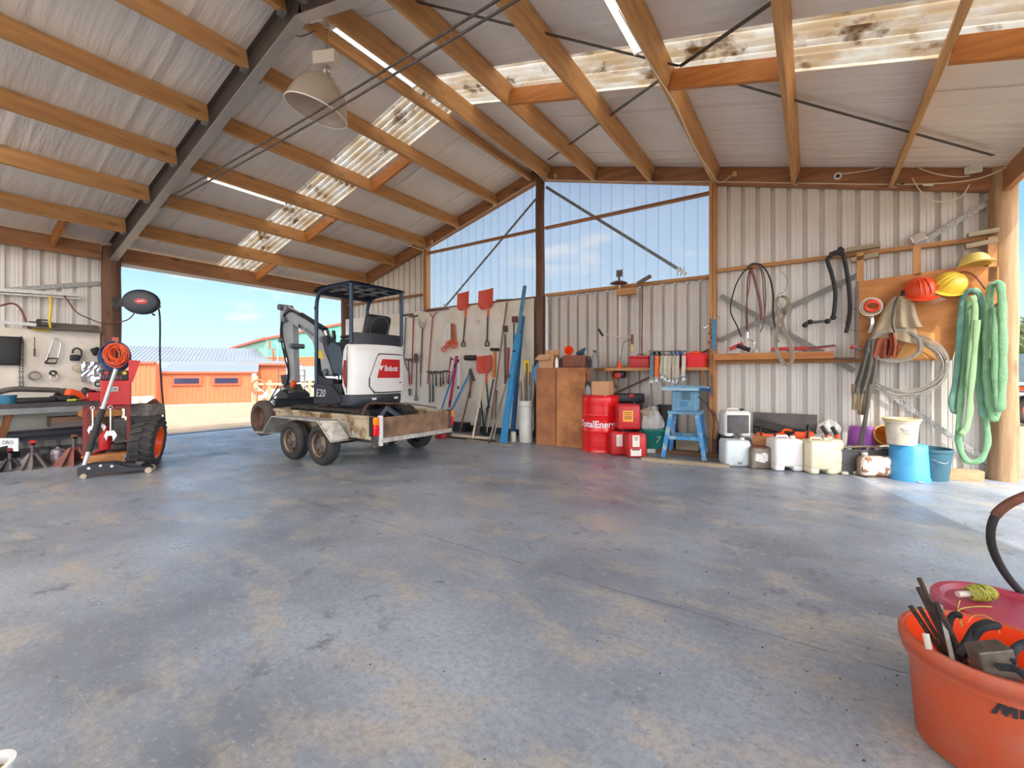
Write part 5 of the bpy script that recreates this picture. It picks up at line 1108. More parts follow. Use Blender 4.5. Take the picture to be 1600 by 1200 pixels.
for k, (x, y, sx, sy, sz, lab) in enumerate(((-5.5,-5.5,0.16,0.12,0.08,'dark oily gearbox part on the workbench left of the drill'),(-5.15,-5.42,0.12,0.1,0.05,'dark metal lump at the front of the workbench before the drill'),(-5.6,-5.25,0.14,0.1,0.09,'oily block at the back of the workbench'))):
    t = MB().rbox(onb(x,y)+V((0,0,sz/2)), (sx,sy,sz), 0.02, rot('Z', 30*k)); t.cyl(onb(x,y)+V((0,0,sz)), onb(x+0.02,y+0.02)+V((0,0,sz+0.04)), 0.03, 12); one('machine_part', t, M_clut, lab, 'machine part')
one('small_tin', MB().cyl(onb(-5.75,-5.28), onb(-5.75,-5.28)+V((0,0,0.12)), 0.045, 16), mat('tin_paint', sr(160,148,140), rough=0.5, var=0.4, scale=20), 'small tin standing at the back of the workbench', 'tin')
t = thing('cordless_drill', 'orange and black power tool lying on the workbench', 'power tool', onb(-5.25,-5.3)); obj('body', MB().rbox(onb(-5.2,-5.33)+V((0,0,0.10)), (0.12,0.26,0.12), 0.035, rot('Z', 15) @ rot('X', -20)), M_orange, t); obj('handle', MB().rbox(onb(-5.2,-5.19)+V((0,0,0.12)), (0.09,0.18,0.13), 0.03, rot('X', -25)), M_black, t); obj('blade_guard', MB().rbox(onb(-5.15,-5.45)+V((0,0,0.05)), (0.06,0.22,0.09), 0.02), M_black, t)
t = thing('screwdriver', 'screwdriver with a yellow-green handle on the front edge of the workbench', 'screwdriver', onb(-5.0,-5.4)); obj('grip', MB().cyl(onb(-5.04,-5.46)+V((0,0,0.018)), onb(-5.03,-5.36)+V((0,0,0.022)), 0.017, 10), mat('lime_plastic', sr(186,196,70), rough=0.5), t); obj('shaft', MB().cyl(onb(-5.03,-5.36)+V((0,0,0.02)), onb(-5.01,-5.2)+V((0,0,0.05)), 0.005, 8), M_chrome, t)
for k, y in enumerate((-5.16, -5.10)):
    one('spanner', MB().beam(onb(-5.06,y)+V((0,0,0.01)), onb(-5.2,y+0.05)+V((0,0,0.02)), 0.022, 0.008).torus(onb(-5.055,y)+V((0,0,0.012)), 0.018, 0.006, n=12), M_chrome, ['chrome spanner lying near the red tray on the bench','second chrome spanner lying closest to the red tray'][k], 'spanner')
t = thing('tool_tray', 'red open tool tray on the far end of the workbench', 'tray', onb(-5.35,-5.0)); c = onb(-5.3,-5.05)
mb = MB(); mb.box(c+V((-0.3,-0.16,0)), c+V((0.3,0.16,0.012))); 
for s in (-1,1): mb.box(c+V((-0.3,0.16*s-0.006,0)), c+V((0.3,0.16*s+0.006,0.13))); mb.box(c+V((0.3*s-0.006,-0.16,0)), c+V((0.3*s+0.006,0.16,0.13)))
obj('tray', mb, M_red, t, smooth=False); obj('raised_lid', MB().beam(c+V((-0.3,0.0,0.15)), c+V((0.32,0.0,0.17)), 0.30, 0.012), M_red, t, smooth=False); obj('white_label', MB().box(c+V((0.02,-0.169,0.06)), c+V((0.22,-0.166,0.11))), M_white, t, smooth=False)
# under the bench
for k, (z0, z1, y0, m, lab) in enumerate(((0.40,0.47,-5.62,W_GREY,'lowest grey board of the timber stack under the workbench'),(0.47,0.54,-5.62,mat('brown_board', sr(122,92,74), rough=0.8, var=0.2),'brown board on top of the timber stack under the workbench'))):
    one('stacked_board', MB().box((-5.35,y0,z0), (-5.05,-4.9,z1)), m, lab, 'board', 'boards under the workbench', smooth=False)
for k, (z0, z1, x, lab) in enumerate(((0.29,0.34,-5.1,'black steel channel under the workbench, upper of two'),(0.22,0.26,-5.05,'dark blue steel channel under the workbench, lower of two'))):
    one('steel_channel', MB().box((x-0.1,-7.9,z0), (x,-4.95,z1)).box((x-0.1,-7.9,z1), (x-0.09,-4.95,z1+0.03)), mat('dark_channel', sr(52,54,62), rough=0.5, metal=0.3), lab, 'steel channel', smooth=False)
one('plywood_offcut', MB().box((-5.0,-5.35,0.55), (-4.5,-4.95,0.63)), M_ply, 'plywood offcut on edge beside the red trolley', 'plywood', smooth=False)
for c in (): pass
sg = thing('white_placard', 'white placard with black letters leaning under the workbench', 'placard', (-5.0,-6.1,0.0)); c = Z(12,708,6.1); c.z = 0.0
ux = CX; mb = MB().obox((c.x, c.y, 0.21), (0.30,0.008,0.18), frame(CX, CF)); obj('panel', mb, M_white, sg, smooth=False); text('DRO', 0.07, V((c.x,c.y,0.24))-CF*0.006+CX*0.01, CX, (0,0,1), M_black, sg, 'lettering')
obj('stand', MB().beam(V((c.x,c.y,0.0))+CF*0.03, V((c.x,c.y,0.2))+CF*0.012, 0.25, 0.01, up=CX), M_black, sg, smooth=False)
def jackstand(px, py, h, m, lab, redtop, s=1.0):
    c = G(px, py) + CF*0.08; t = thing('axle_stand', lab, 'axle stand', c, 'axle stands')
    mb = MB(); w = 0.11*s; tw = 0.03*s; hh = h*0.62
    for a in (45,135,225,315):
        d = V((math.cos(math.radians(a)), math.sin(math.radians(a)), 0)); mb.beam(c+d*w*1.35, c+d*tw+V((0,0,hh)), 0.03*s, 0.012, up=d.cross(V((0,0,1))))
    for s_ in (-1,1):
        mb.poly3([c+CX*(-w)-CF*w*s_, c+CX*w-CF*w*s_, c+CX*tw-CF*tw*s_+V((0,0,hh)), c-CX*tw-CF*tw*s_+V((0,0,hh))], (0,0,0.004))
    mb.cyl(c+V((0,0,hh*0.9)), c+V((0,0,hh*1.05)), tw*1.3, 12); obj('base', mb, m, t, smooth=False)
    co = MB().cyl(c+V((0,0,hh*0.8)), c+V((0,0,h)), 0.018*s, 10); obj('post', co, M_dsteel, t)
    sd_ = MB().box(c+V((-0.05*s,-0.02,h)), c+V((0.05*s,0.02,h+0.02))); sd_.box(c+V((-0.05*s,-0.02,h)), c+V((-0.035*s,0.02,h+0.05))); sd_.box(c+V((0.035*s,-0.02,h)), c+V((0.05*s,0.02,h+0.05))); obj('saddle', sd_, redtop, t, smooth=False)
M_gst = mat('grey_stand', sr(112,102,100), rough=0.6, metal=0.3, var=0.2)
jackstand(4, 737, 0.22, mat('black_stand', sr(48,44,46), rough=0.6), 'black axle stand at the left edge of the picture', mat('maroon_paint', sr(120,36,48), rough=0.5)); jackstand(40, 734, 0.30, M_gst, 'grey axle stand with a bright red saddle under the workbench', M_red)
jackstand(106, 727, 0.34, mat('rust_stand', sr(122,72,62), rough=0.7, var=0.3), 'rusty red axle stand beside the trolley', mat('rust_stand', (0,0,0)), 1.3)
for k, (px, r_, h, m, lab) in enumerate(((61,0.085,0.22,M_black,'black ribbed canister between the grey stand and the silver motor'),(78,0.07,0.21,mat('dull_silver', sr(150,138,144), metal=0.6, rough=0.4, var=0.3),'silver motor housing under the workbench'),(91,0.055,0.16,mat('dirty_black', sr(70,60,64), rough=0.7, var=0.3),'small dark motor beside the rusty axle stand'))):
    c = G(px, 728) + CF*0.1; prof = [(0,0),(r_,0),(r_,h*0.3),(r_*1.08,h*0.32),(r_*1.08,h*0.38),(r_,h*0.4),(r_,h*0.62),(r_*1.08,h*0.64),(r_*1.08,h*0.7),(r_,h*0.72),(r_*0.95,h*0.92),(r_*0.5,h),(0,h)]
    t = MB().lathe(prof, c, 24); t.cyl(c+V((0,0,h)), c+V((0,0,h+0.02)), r_*0.25, 10); one('motor', t, m, lab, 'motor')

# ---- red trolley with the welder
c1 = G(201,728); du = CX*0.77+CF*0.636; c0 = c1-du*0.41; dv = V((-du.y, du.x, 0)); Lc = (c1-c0).length
q = lambda a, b, z: c0 + du*a + dv*b + V((0,0,z)); FC = frame(du, dv)
M_trol = mat('dull_red_steel', sr(132,48,44), rough=0.6, var=0.2)
ct = thing('tool_trolley', 'dull red steel trolley frame with a plywood shelf beside the tyre', 'trolley', q(Lc/2,0.25,0))
for a, b in ((0,0),(Lc,0),(0,0.5),(Lc,0.5)): obj('leg', MB().obox(q(a,b,0.42), (0.035,0.035,0.74), FC), M_trol, ct, smooth=False)
mb = MB()
for b in (0,0.5): mb.beam(q(0,b,0.76), q(Lc,b,0.76), 0.035, 0.035)
for a in (0, Lc): mb.beam(q(a,0,0.76), q(a,0.5,0.76), 0.035, 0.035)
obj('top_frame', mb, M_trol, ct, smooth=False)
obj('tray', MB().obox(q(Lc/2,0.25,0.775), (Lc+0.03,0.53,0.015), FC), M_black, ct, smooth=False)
obj('shelf', MB().obox(q(Lc/2,0.25,0.165), (Lc+0.06,0.56,0.02), FC).obox(q(Lc/2-0.02,-0.02,0.12), (Lc-0.05,0.02,0.11), FC), M_ply, ct, smooth=False)
for a in (0.02, Lc-0.02):
    for b in (0.02,0.48): obj('castor', MB().cyl(q(a,b-0.012,0.028), q(a,b+0.012,0.028), 0.028, 14), M_black, ct)
w = thing('welder', 'red engine welder with a battered label standing on the trolley', 'welder', q(Lc*0.64,0.22,0.785))
obj('body', MB().obox(q(Lc*0.70,0.22,0.945), (0.29,0.42,0.32), FC), M_red, w, smooth=False, bevel=0.012)
obj('maker_plate', MB().rbox(q(Lc*0.64,0.005,0.995), (0.095,0.008,0.06), 0.015, FC), mat('plate_grey', sr(206,202,196), rough=0.5, var=0.08), w); obj('maker_letter', MB().obox(q(Lc*0.64,0.0,1.005), (0.06,0.004,0.01), FC).obox(q(Lc*0.64+0.026,0.0,0.993), (0.01,0.004,0.03), FC).obox(q(Lc*0.64,0.0,0.982), (0.06,0.004,0.008), FC), mat('plate_dark', sr(96,92,92), rough=0.6), w, smooth=False)
obj('control_panel', MB().obox(q(Lc*0.68,0.12,1.17), (0.27,0.12,0.13), FC), M_black, w, smooth=False, bevel=0.01); 
for k, (a, m) in enumerate(((0.48,M_red),(0.68,M_red),(0.90,M_yel))): obj('knob', MB().cyl(q(Lc*a,0.06,1.20), q(Lc*a,0.03,1.20), 0.022, 16), m, w)
mb = MB()
for k in range(9): mb.tube(curve([q(Lc*(0.36+0.06*k),0.055,1.17), q(Lc*(0.37+0.055*k),0.02,1.12), q(Lc*(0.34+0.065*k),0.05,1.105)], 8), 0.008, 5)
obj('leads', mb, mat('mixed_leads', sr(150,110,120), c2=sr(60,50,80), scale=30, rough=0.6), w)
obj('side_panel', MB().poly3([q(Lc+0.0,0.0,1.08), q(Lc+0.04,0.0,1.08), q(Lc+0.12,0.0,1.36), q(Lc+0.0,0.0,1.37)], dv*0.02), M_red, w, smooth=False)

for k, (a, l, sc) in enumerate(((0.18,0.30,1.0),(0.38,0.28,0.8),(0.58,0.40,1.25))):
    t = thing('adjustable_spanner', ['chrome adjustable spanner hanging leftmost on the trolley','smaller chrome adjustable spanner hanging behind the jack handle','largest chrome adjustable spanner hanging in the middle of the trolley'][k], 'spanner', q(Lc*a,-0.03,0.76-l), 'hanging spanners')
    mb = MB(); mb.beam(q(Lc*a,-0.03,0.76), q(Lc*a,-0.03,0.76-l*0.75), 0.028*sc, 0.012, up=du); mb.torus(q(Lc*a,-0.03,0.765), 0.018*sc, 0.006, frame(du,(0,0,1)), n=12); obj('handle', mb, M_chrome, t, smooth=False)
    h = MB(); h.prism([(-0.03*sc,0.0),(0.03*sc,0.0),(0.05*sc,-0.05*sc),(0.02*sc,-0.11*sc),(0.012*sc,-0.05*sc),(-0.02*sc,-0.05*sc),(-0.03*sc,-0.10*sc),(-0.05*sc,-0.05*sc)], q(Lc*a,-0.03,0.76-l*0.72), du, (0,0,1), 0.018, dv); obj('jaw', h, M_chrome, t, smooth=False)
for k, (a, b, m, lab) in enumerate(((0.45,0.25,M_red,'red bottle jack on the trolley shelf'),(0.72,0.28,M_black,'black canister on the trolley shelf'))):
    mb = MB().lathe([(0,0),(0.07,0),(0.075,0.02),(0.07,0.22),(0.03,0.26),(0.03,0.34),(0,0.34)], q(Lc*a,b,0.175), 20); one('canister', mb, m, lab, 'canister')
eg = thing('small_engine', 'greasy small engine with bare fins on the trolley shelf', 'engine', q(Lc*0.88,0.2,0.175)); mb = MB()
for k in range(9): mb.obox(q(Lc*0.76,0.25,0.32+0.03*k), (0.15,0.2,0.012), FC)
mb.obox(q(Lc*0.76,0.25,0.42), (0.10,0.14,0.36), FC); obj('finned_block', mb, mat('greasy_metal', sr(92,88,84), metal=0.5, rough=0.45, var=0.4, scale=30), eg, smooth=False); obj('crankcase', MB().rbox(q(Lc*0.76,0.25,0.23), (0.17,0.2,0.11), 0.03, FC), M_clut, eg)
rnd = random.Random(9)
for k in range(5):
    a, b = q(0.03+0.05*k,0.03+0.04*k,0.19), q(0.15+0.055*k,0.2+rnd.random()*0.1,0.21); m = [M_chrome, M_redp, M_black, M_chrome, M_blue][k]
    one('hand_tool', MB().tube([a, a+(b-a)*0.5], 0.016, 8).tube([a+(b-a)*0.5, b], 0.009, 8), m, ['chrome bar lying at the left of the trolley shelf','red handled tool lying on the trolley shelf','black handled tool lying on the trolley shelf','chrome bar lying in the middle of the trolley shelf','blue handled tool lying at the right of the trolley shelf'][k], 'tool', 'tools on the trolley shelf')
# grey weathered block on a stand behind the tyre, tyre
bs = thing('block_stand', 'grey weathered block on a low stand behind the tractor tyre', 'block', (-3.05,-4.7,0)); c = Z(226,642,6.15); c.z = 0
obj('block', MB().obox(c+V((0,0,0.69)), (0.33,0.28,0.17), frame(CX,CF)), mat('weathered_block', sr(150,144,140), c2=sr(104,98,96), scale=20, rough=0.9), bs, smooth=False, bevel=0.015); obj('stand', MB().obox(c+V((0,0,0.30)), (0.24,0.3,0.60), frame(CX,CF)), M_dsteel, bs, smooth=False)
one('rusty_scraper', MB().poly3([c+V((0,0,0.777))+CX*0.02, c+V((0,0,0.777))+CX*0.18, c+V((0,0,0.84))+CX*0.12], CF*0.05), M_rust, 'rusty pointed scrap on top of the grey block', 'scrap', smooth=False)
ty = thing('tractor_tyre', 'tall black tractor tyre with an orange rim leaning by the trolley', 'tyre', G(233,727)); cc = Z(231,688,5.62); R_t = 0.325; cc.z = R_t*1.0
axd = (CX*0.86 + CF*0.40 + V((0,0,-0.10))).normalized(); FT = frame(CX.cross(V((0,0,1))), V((0,0,1))); zz = axd; xx = V((0,0,1)).cross(zz).normalized(); yy = zz.cross(xx); FT = Matrix((xx,yy,zz)).transposed(); w = 0.25
obj('carcass', MB().lathe([(0.19,-w/2+0.03),(0.22,-w/2),(R_t-0.05,-w/2),(R_t-0.018,-w/2+0.03),(R_t-0.012,0),(R_t-0.018,w/2-0.03),(R_t-0.05,w/2),(0.22,w/2),(0.19,w/2-0.03)], cc, 44, FT), M_tyre, ty)
lg = MB()
for k in range(22):
    for s in (-1, 1):
        a = 2*PI*(k+(0.5 if s > 0 else 0))/22; a2 = a + 0.13
        p = lambda an, h, r_: cc + FT @ V((r_*math.cos(an), r_*math.sin(an), h))
        lg.beam(p(a,0.0,R_t-0.01), p(a2,s*(w/2-0.01),R_t-0.02), 0.035, 0.035, up=(p(a,0,1)-cc))
obj('tread_lugs', lg, M_tyre, ty, smooth=False)
obj('orange_rim', MB().lathe([(0.195,w/2-0.03),(0.205,w/2-0.01),(0.17,w/2-0.02),(0.15,w/2-0.09),(0.06,w/2-0.10),(0,w/2-0.10)], cc, 36, FT), M_orange, ty, label='orange rim')
# trolley jack
j0, j1 = G(121,748), G(236,738); jd = (j1-j0).normalized(); jn = V((-jd.y,jd.x,0)); FJ = frame(jd, jn); LJ = (j1-j0).length
J = lambda a, b, z: j0 + jd*a + jn*b + V((0,0,z))
jk = thing('trolley_jack', 'long low black trolley jack on the floor before the red trolley', 'jack', J(LJ/2,0.1,0))
sidep = [(0,0.03),(0.0,0.12),(0.10,0.15),(0.30,0.15),(0.45,0.085),(LJ*0.95,0.07),(LJ,0.05),(LJ,0.03),(0.4,0.035)]
for b in (0.0, 0.16): obj('side_frame', MB().prism(sidep, J(0,b,0), jd, (0,0,1), 0.018, jn), mat('jack_black', sr(30,33,38), rough=0.45, var=0.2), jk, smooth=False)
obj('lift_arm', MB().beam(J(0.25,0.1,0.12), J(LJ*0.85,0.1,0.09), 0.09, 0.04), M_black, jk, smooth=False); obj('saddle', MB().cyl(J(LJ*0.82,0.1,0.10), J(LJ*0.82,0.1,0.13), 0.05, 18), M_dsteel, jk)
obj('ram', MB().cyl(J(0.05,0.1,0.09), J(0.36,0.1,0.10), 0.045, 16), M_black, jk)
for a, b, r_ in ((0.06,-0.03,0.028),(0.06,0.19,0.028),(LJ-0.02,-0.025,0.034),(LJ-0.02,0.185,0.034)): obj('wheel', MB().cyl(J(a,b-0.015,r_), J(a,b+0.015,r_), r_, 18), mat('dirty_cream', sr(176,160,136), rough=0.6), jk, label='pale wheel')
for a, z in ((0.1,0.11),(0.3,0.115),(0.2,0.13)): obj('pivot_cap', MB().cyl(J(a,-0.008,z), J(a,-0.02,z), 0.015, 12), M_chrome, jk)
h0 = J(0.03,0.1,0.13); h1 = Z(181,577,5.55); hm_ = h0+(h1-h0)*0.13; h2_ = h0+(h1-h0)*0.56
hh = obj('jack_handle', MB().cyl(h0, h1, 0.021, 14), mat('handle_silver', sr(196,208,208), rough=0.4, metal=0.3), jk); obj('foam_grip', MB().cyl(hm_, h2_, 0.034, 14), M_rubber, hh)

# ---- hose reel and cable bundle on the pole
hr = thing('hose_reel', 'black retractable hose reel on a bracket beside the dark pole, against the sky', 'hose reel', Z(220,490,7.6)); c = Z(221,472,7.55)
dz_ = (CF*-0.92 + CX*0.32 + V((0,0,0.0))).normalized(); xx = V((0,0,1)).cross(dz_).normalized(); FH = Matrix((xx, V((0,0,1)), dz_)).transposed()
prof = [(0.0,-0.09),(0.16,-0.09),(0.20,-0.07),(0.215,-0.03),(0.205,-0.02),(0.205,0.02),(0.215,0.03),(0.20,0.07),(0.16,0.09),(0.0,0.09)]
sh = MB().lathe(prof, (0,0,0), 36); sh.v = [c + FH @ V((v.x*1.22, v.y*0.98, v.z)) for v in sh.v]; obj('shell', sh, mat('reel_black', sr(42,50,62), rough=0.45, var=0.1), hr)
lo = MB().lathe([(0,0.0),(0.085,0.0),(0.085,0.012),(0.0,0.016)], (0,0,0), 24); lo.v = [c + FH @ V((v.x*1.1+0.03, v.y*0.55, v.z+0.088)) for v in lo.v]; lo_ = obj('red_logo', lo, M_red, hr); obj('logo_stroke', MB().add([c+FH@V((0.03+x*1.0, y*0.9, 0.106)) for x, y in ((-0.05,-0.012),(0.05,0.004),(0.05,0.018),(-0.05,0.004))], [(0,1,2,3)]), M_white, lo_, smooth=False)
obj('bracket', MB().beam(c+FH@V((-0.22,0,0)), V((-5.88,-4.66,c.z)), 0.05, 0.12).obox((-5.87,-4.70,c.z), (0.04,0.10,0.22)), M_dsteel, hr, smooth=False)
obj('outlet', MB().cyl(c+FH@V((0.22,-0.05,0)), c+FH@V((0.27,-0.07,0)), 0.02, 10).cyl(c+FH@V((0.15,-0.19,0)), c+FH@V((0.19,-0.22,0)), 0.015, 8), M_black, hr)
obj('supply_hose', MB().tube(curve([Z(247,478,7.5), Z(250,500,7.5), Z(250,560,7.5), Z(253,610,7.45), Z(257,650,7.4), Z(255,667,7.4)], 30), 0.014, 8), M_rubber, hr)
cb = thing('cable_bundle', 'thick bundle of blue extension cable hanging on the dark pole', 'cable', Z(182,580,7.4), 'cable bundles on the pole'); rnd = random.Random(4); mb = MB(); hc_ = Z(182,556,7.42)
for k in range(16): mb.torus(hc_+CX*rnd.uniform(-0.02,0.02)+V((0,0,rnd.uniform(-0.03,0.02)))-CF*rnd.uniform(0,0.08), rnd.uniform(0.17,0.25), 0.010, frame(CX+CF*rnd.uniform(-0.2,0.2), (0,0,1)), n=26, m=5, sq=rnd.uniform(0.92,1.1))
obj('coils', mb, mat('blue_cable', sr(58,92,140), c2=sr(40,50,84), scale=20, rough=0.5), cb)
cb = thing('cable_bundle', 'bundle of orange extension cable hanging on the dark pole over the welder', 'cable', Z(182,575,7.3), 'cable bundles on the pole'); mb = MB(); hc_ = Z(183,553,7.3)
for k in range(14): mb.torus(hc_+CX*rnd.uniform(-0.03,0.03)+V((0,0,rnd.uniform(-0.03,0.02)))-CF*rnd.uniform(0,0.06), rnd.uniform(0.10,0.17), 0.010, frame(CX+CF*rnd.uniform(-0.4,0.4), (0,0,1)), n=24, m=5, sq=rnd.uniform(1.0,1.25))
obj('coils', mb, mat('orange_cable', sr(232,96,56), rough=0.5, var=0.1), cb)
hk = MB().beam((-5.87,-4.68,1.74), Z(182,536,7.25), 0.03, 0.03); hk.ball(Z(182,534,7.25), 0.02, 8); hk.obox((-5.87,-4.70,1.74), (0.03,0.09,0.18)); one('cable_hook', hk, mat('salmon_paint', sr(206,120,110), rough=0.5), 'salmon painted hook on the dark pole holding the cable bundles', 'hook', smooth=False)
# ================================================================== END WALL: WHITE BOARD WITH GARDEN TOOLS
one('tool_board', MB().box((-5.86, -0.088, 0.12), (-0.10, -0.072, 2.61)), M_board, 'big cream tool board on the end wall behind the trailer', 'board', smooth=False)
struct('baseboard_back', MB().box((-5.8, -0.11, 0.0), (-0.1, -0.075, 0.12)), mat('dark_skirting', sr(58,52,50), rough=0.8), smooth=False)
M_hblk = mat('black_handle', sr(34,38,42), rough=0.4, var=0.1); M_hbr = mat('brown_handle', sr(120,78,60), rough=0.6, var=0.2, scale=14); M_hred = mat('red_handle', sr(170,66,64), rough=0.5, var=0.15); M_hgrey = mat('grey_handle', sr(92,92,98), rough=0.5, var=0.15)
M_hpale = mat('pale_handle', sr(196,190,178), rough=0.6, var=0.1)
def hnd(a, b, r=0.014, o=0.115, o2=None): return MB().tube([W(*a, o), W(*b, o2 or o)], r, 8)
def dgrip(p, w=0.09, o=0.115, up=-1): # D handle whose stem ends at p and loop hangs below
    c = W(*p, o); l = 0.13*up; m = MB(); m.tube([c, c+V((-w/2,0,l*0.75)), c+V((-w/2,0,l)), c+V((w/2,0,l)), c+V((w/2,0,l*0.75)), c], 0.012, 8, closed=True); return m
def scoop(px0, px1, py0, py1, m, name, parent, o=0.13, tip=None): # wide shovel blade hung blade up
    a, b = W(px0, py0, o), W(px1, py1, o); cx_ = (a.x+b.x)/2; w = b.x-a.x; zt, zb = a.z, b.z; mb = MB(); nx, nz_ = 10, 10
    for lay in (0, 0.006):
        for i in range(nx+1):
            u = i/nx*2-1
            for j in range(nz_+1):
                v = j/nz_; ww = w/2*(1.0 if v > 0.28 else (0.55+0.45*math.sin(PI/2*v/0.28))); sk = tip*(1-v) if tip else 0
                mb.v.append(V((cx_+u*ww+sk*0, a.y+lay - (abs(u)**3)*0.05*(1-0.4*v) + 0.02*math.exp(-(u*4)**2)*(1-v), zb+(zt-zb)*v + 0.015*u)))
    for lay in (0, 1):
        for i in range(nx):
            for j in range(nz_): q_ = lay*(nx+1)*(nz_+1)+i*(nz_+1)+j; mb.f.append((q_, q_+1, q_+nz_+2, q_+nz_+1))
    return obj(name, mb, m, parent)
M_oshov = mat('shovel_orange', sr(224,70,46), c2=sr(190,76,62), scale=5, rough=0.45)
def oshovel(bl, stem, end, lab, m2=M_hblk):
    t = thing('grain_shovel', lab, 'shovel', W(*end, 0.12), 'orange shovels'); scoop(*bl, M_oshov, 'blade', t)
    cx_ = (bl[0]+bl[1])/2+2; obj('socket', MB().tube([W(cx_, bl[3]-4, 0.125), W(*stem, 0.125)], [0.022,0.018], 10), M_orange, t); obj('shaft', hnd(stem, end, 0.015, 0.125), m2, t); obj('grip', dgrip(end, 0.10, 0.125), M_hblk, t); return t
oshovel((716,734,458,483), (727,496), (724,531), 'orange grain shovel hung blade up, left of the two high on the board')
oshovel((749,772,454,481), (762,494), (761,530), 'orange grain shovel hung blade up, right of the two high on the board')
t = oshovel((746,769,556,583), (760,598), (763,632), 'orange scoop shovel hung lower on the board below the other two')
# long tools by the canopy
def tool(name, lab, cat, at, group='long tools on the cream board'): return thing(name, lab, cat, W(*at, 0.12), group)
t = tool('garden_hoe', 'dark hoe with a flat head, leftmost long tool on the board', 'hoe', (634,600)); obj('shaft', hnd((634,496),(631,555)), M_hgrey, t); obj('lower_shaft', MB().tube(curve([W(631,555,.115),W(633,568,.115),W(639,582,.115)],10),0.012,8), M_hgrey, t); obj('head', MB().beam(W(628,493,.12), W(645,491,.12), 0.03, 0.05), M_dsteel, t, smooth=False)
t = tool('garden_rake', 'red handled rake hung head up beside the hoe', 'rake', (645,600)); obj('shaft', hnd((646,496),(643,600)), M_hred, t); mb = MB().beam(W(639,495,.12), W(653,493,.12), 0.02, 0.025)
for k in range(8): p = W(640+1.7*k,495,.12); mb.tube([p, p+V((0,-0.05,-0.01))], 0.004, 5)
obj('head', mb, M_dsteel, t, smooth=False)
t = tool('pitchfork', 'pitchfork with long curved tines hung tines up', 'fork', (658,605)); obj('shaft', hnd((660,515),(657,583),0.017), M_hbr, t); obj('lower_shaft', hnd((657,583),(657,604),0.010), M_hblk, t)
mb = MB(); base_ = W(661,515,.12)
for k, (dx, top_) in enumerate(((-7,498),(-3,502),(1.5,503),(6,498))): e_ = W(661+dx, top_, .14); mb.tube(curve([base_, base_.lerp(e_, 0.3)+V(((dx)*0.006,-0.02,0)), e_], 10), [0.006]*11, 6) if False else mb.tube(curve([base_, base_.lerp(e_, 0.35)+V((dx*0.006,-0.02,0)), e_], 10), 0.006, 6)
obj('tines', mb, M_dsteel, t)
t = tool('garden_rake', 'long red rake hung with a Y shaped neck at the board top', 'rake', (668,600)); obj('shaft', hnd((676,494),(668,600),0.012), M_hred, t); mb = MB().tube([W(676,496,.12), W(671,489,.12)], 0.01, 6).tube([W(676,496,.12), W(682,487,.12)], 0.01, 6); mb.beam(W(665,487,.12), W(690,484,.12), 0.02, 0.02); obj('head', mb, M_hred, t, smooth=False)
for k in range(1):
    t = tool('leaf_rake', 'flat wire rake resting along the top edge of the board', 'rake', (672,486)); mb = MB().beam(W(662,486,.16), W(700,482,.16), 0.10, 0.015); obj('rake_head', mb, M_dsteel, t, smooth=False)
def roundshovel(bl, end, lab, m, grip=True): # pointed blade hung up
    t = tool('round_shovel', lab, 'shovel', end); (cx_, y0, y1, w) = bl; a, b = W(cx_, y0, .13), W(cx_, y1, .13); ww = w/2; mb = MB(); n = 8
    for lay in (0, 0.005):
        for i in range(n+1):
            v = i/n; hw = ww*math.sin(PI*(0.12+0.80*v))**0.6
            for j in range(5): u = j/4*2-1; mb.v.append(V((a.x+u*hw, a.y+lay-0.03*u*u, b.z+(a.z-b.z)*v)))
    for lay in (0, 1):
        for i in range(n):
            for j in range(4): q_ = lay*(n+1)*5+i*5+j; mb.f.append((q_, q_+5, q_+6, q_+1))
    obj('blade', mb, M_dsteel, t); obj('shaft', hnd((cx_, y1-2), end, 0.014, 0.125), m, t)
    if grip: obj('grip', dgrip(end, 0.09, 0.125), m, t)
    return t
roundshovel((651,552,567,0.13), (650,616), 'dark round shovel hung blade up with a grip at the bottom', M_hgrey)
t = tool('hand_axe', 'hammer with a steel head hung left of the round shovel', 'hammer', (639,605)); obj('head', MB().beam(W(633,562,.12), W(643,562,.12), 0.04, 0.05), M_dsteel, t, smooth=False); obj('shaft', hnd((638,563),(639,600),0.013), M_hgrey, t); 
t = tool('garden_spade', 'small spade hanging blade down left of the round shovel', 'spade', (640,618)); obj('blade', MB().prism([(-0.045,0.06),(0.045,0.06),(0.04,-0.08),(0,-0.12),(-0.04,-0.08)], W(640,611,.14), (1,0,0), (0,0,1), 0.006, (0,1,0)), M_dsteel, t, smooth=False); obj('shaft', hnd((640,604),(641,584),0.012,.14), M_hred, t)
# straps
M_wstrap = mat('white_webbing', sr(230,228,226), rough=0.8, var=0.05); M_ostrap = mat('orange_brown_webbing', sr(178,92,54), rough=0.8, var=0.2, scale=18)
for k, (xa, ya, xb, yb, m, lab) in enumerate(((697,506,692,548,M_wstrap,'folded white load strap, leftmost of the bundle on the board'),(701,505,699,540,M_wstrap,'folded white load strap in the middle of the bundle on the board'),(706,506,708,542,M_ostrap,'brown folded load strap, rightmost of the bundle on the board'))):
    t = thing('load_strap', lab, 'strap', W(xb,yb,.14), 'load straps on the cream board'); mb = MB()
    for q_ in range(3): mb.ribbon([W(xa+q_*0.9,ya,.13+0.012*q_), W(xb+q_*1.2,yb-4,.15+0.012*q_)], 0.045, 0.004, (1,0.2,0))
    obj('webbing', mb, m, t, smooth=False); obj('ratchet', MB().torus(W(xb+1,yb-2,.17), 0.045, 0.018, frame((1,0.3,0),(0,0,1)), n=16).ball(W(xb+3,yb-6,.17), 0.04, 10), M_orange if k else mat('pink_orange', sr(226,112,96), rough=0.5), t)
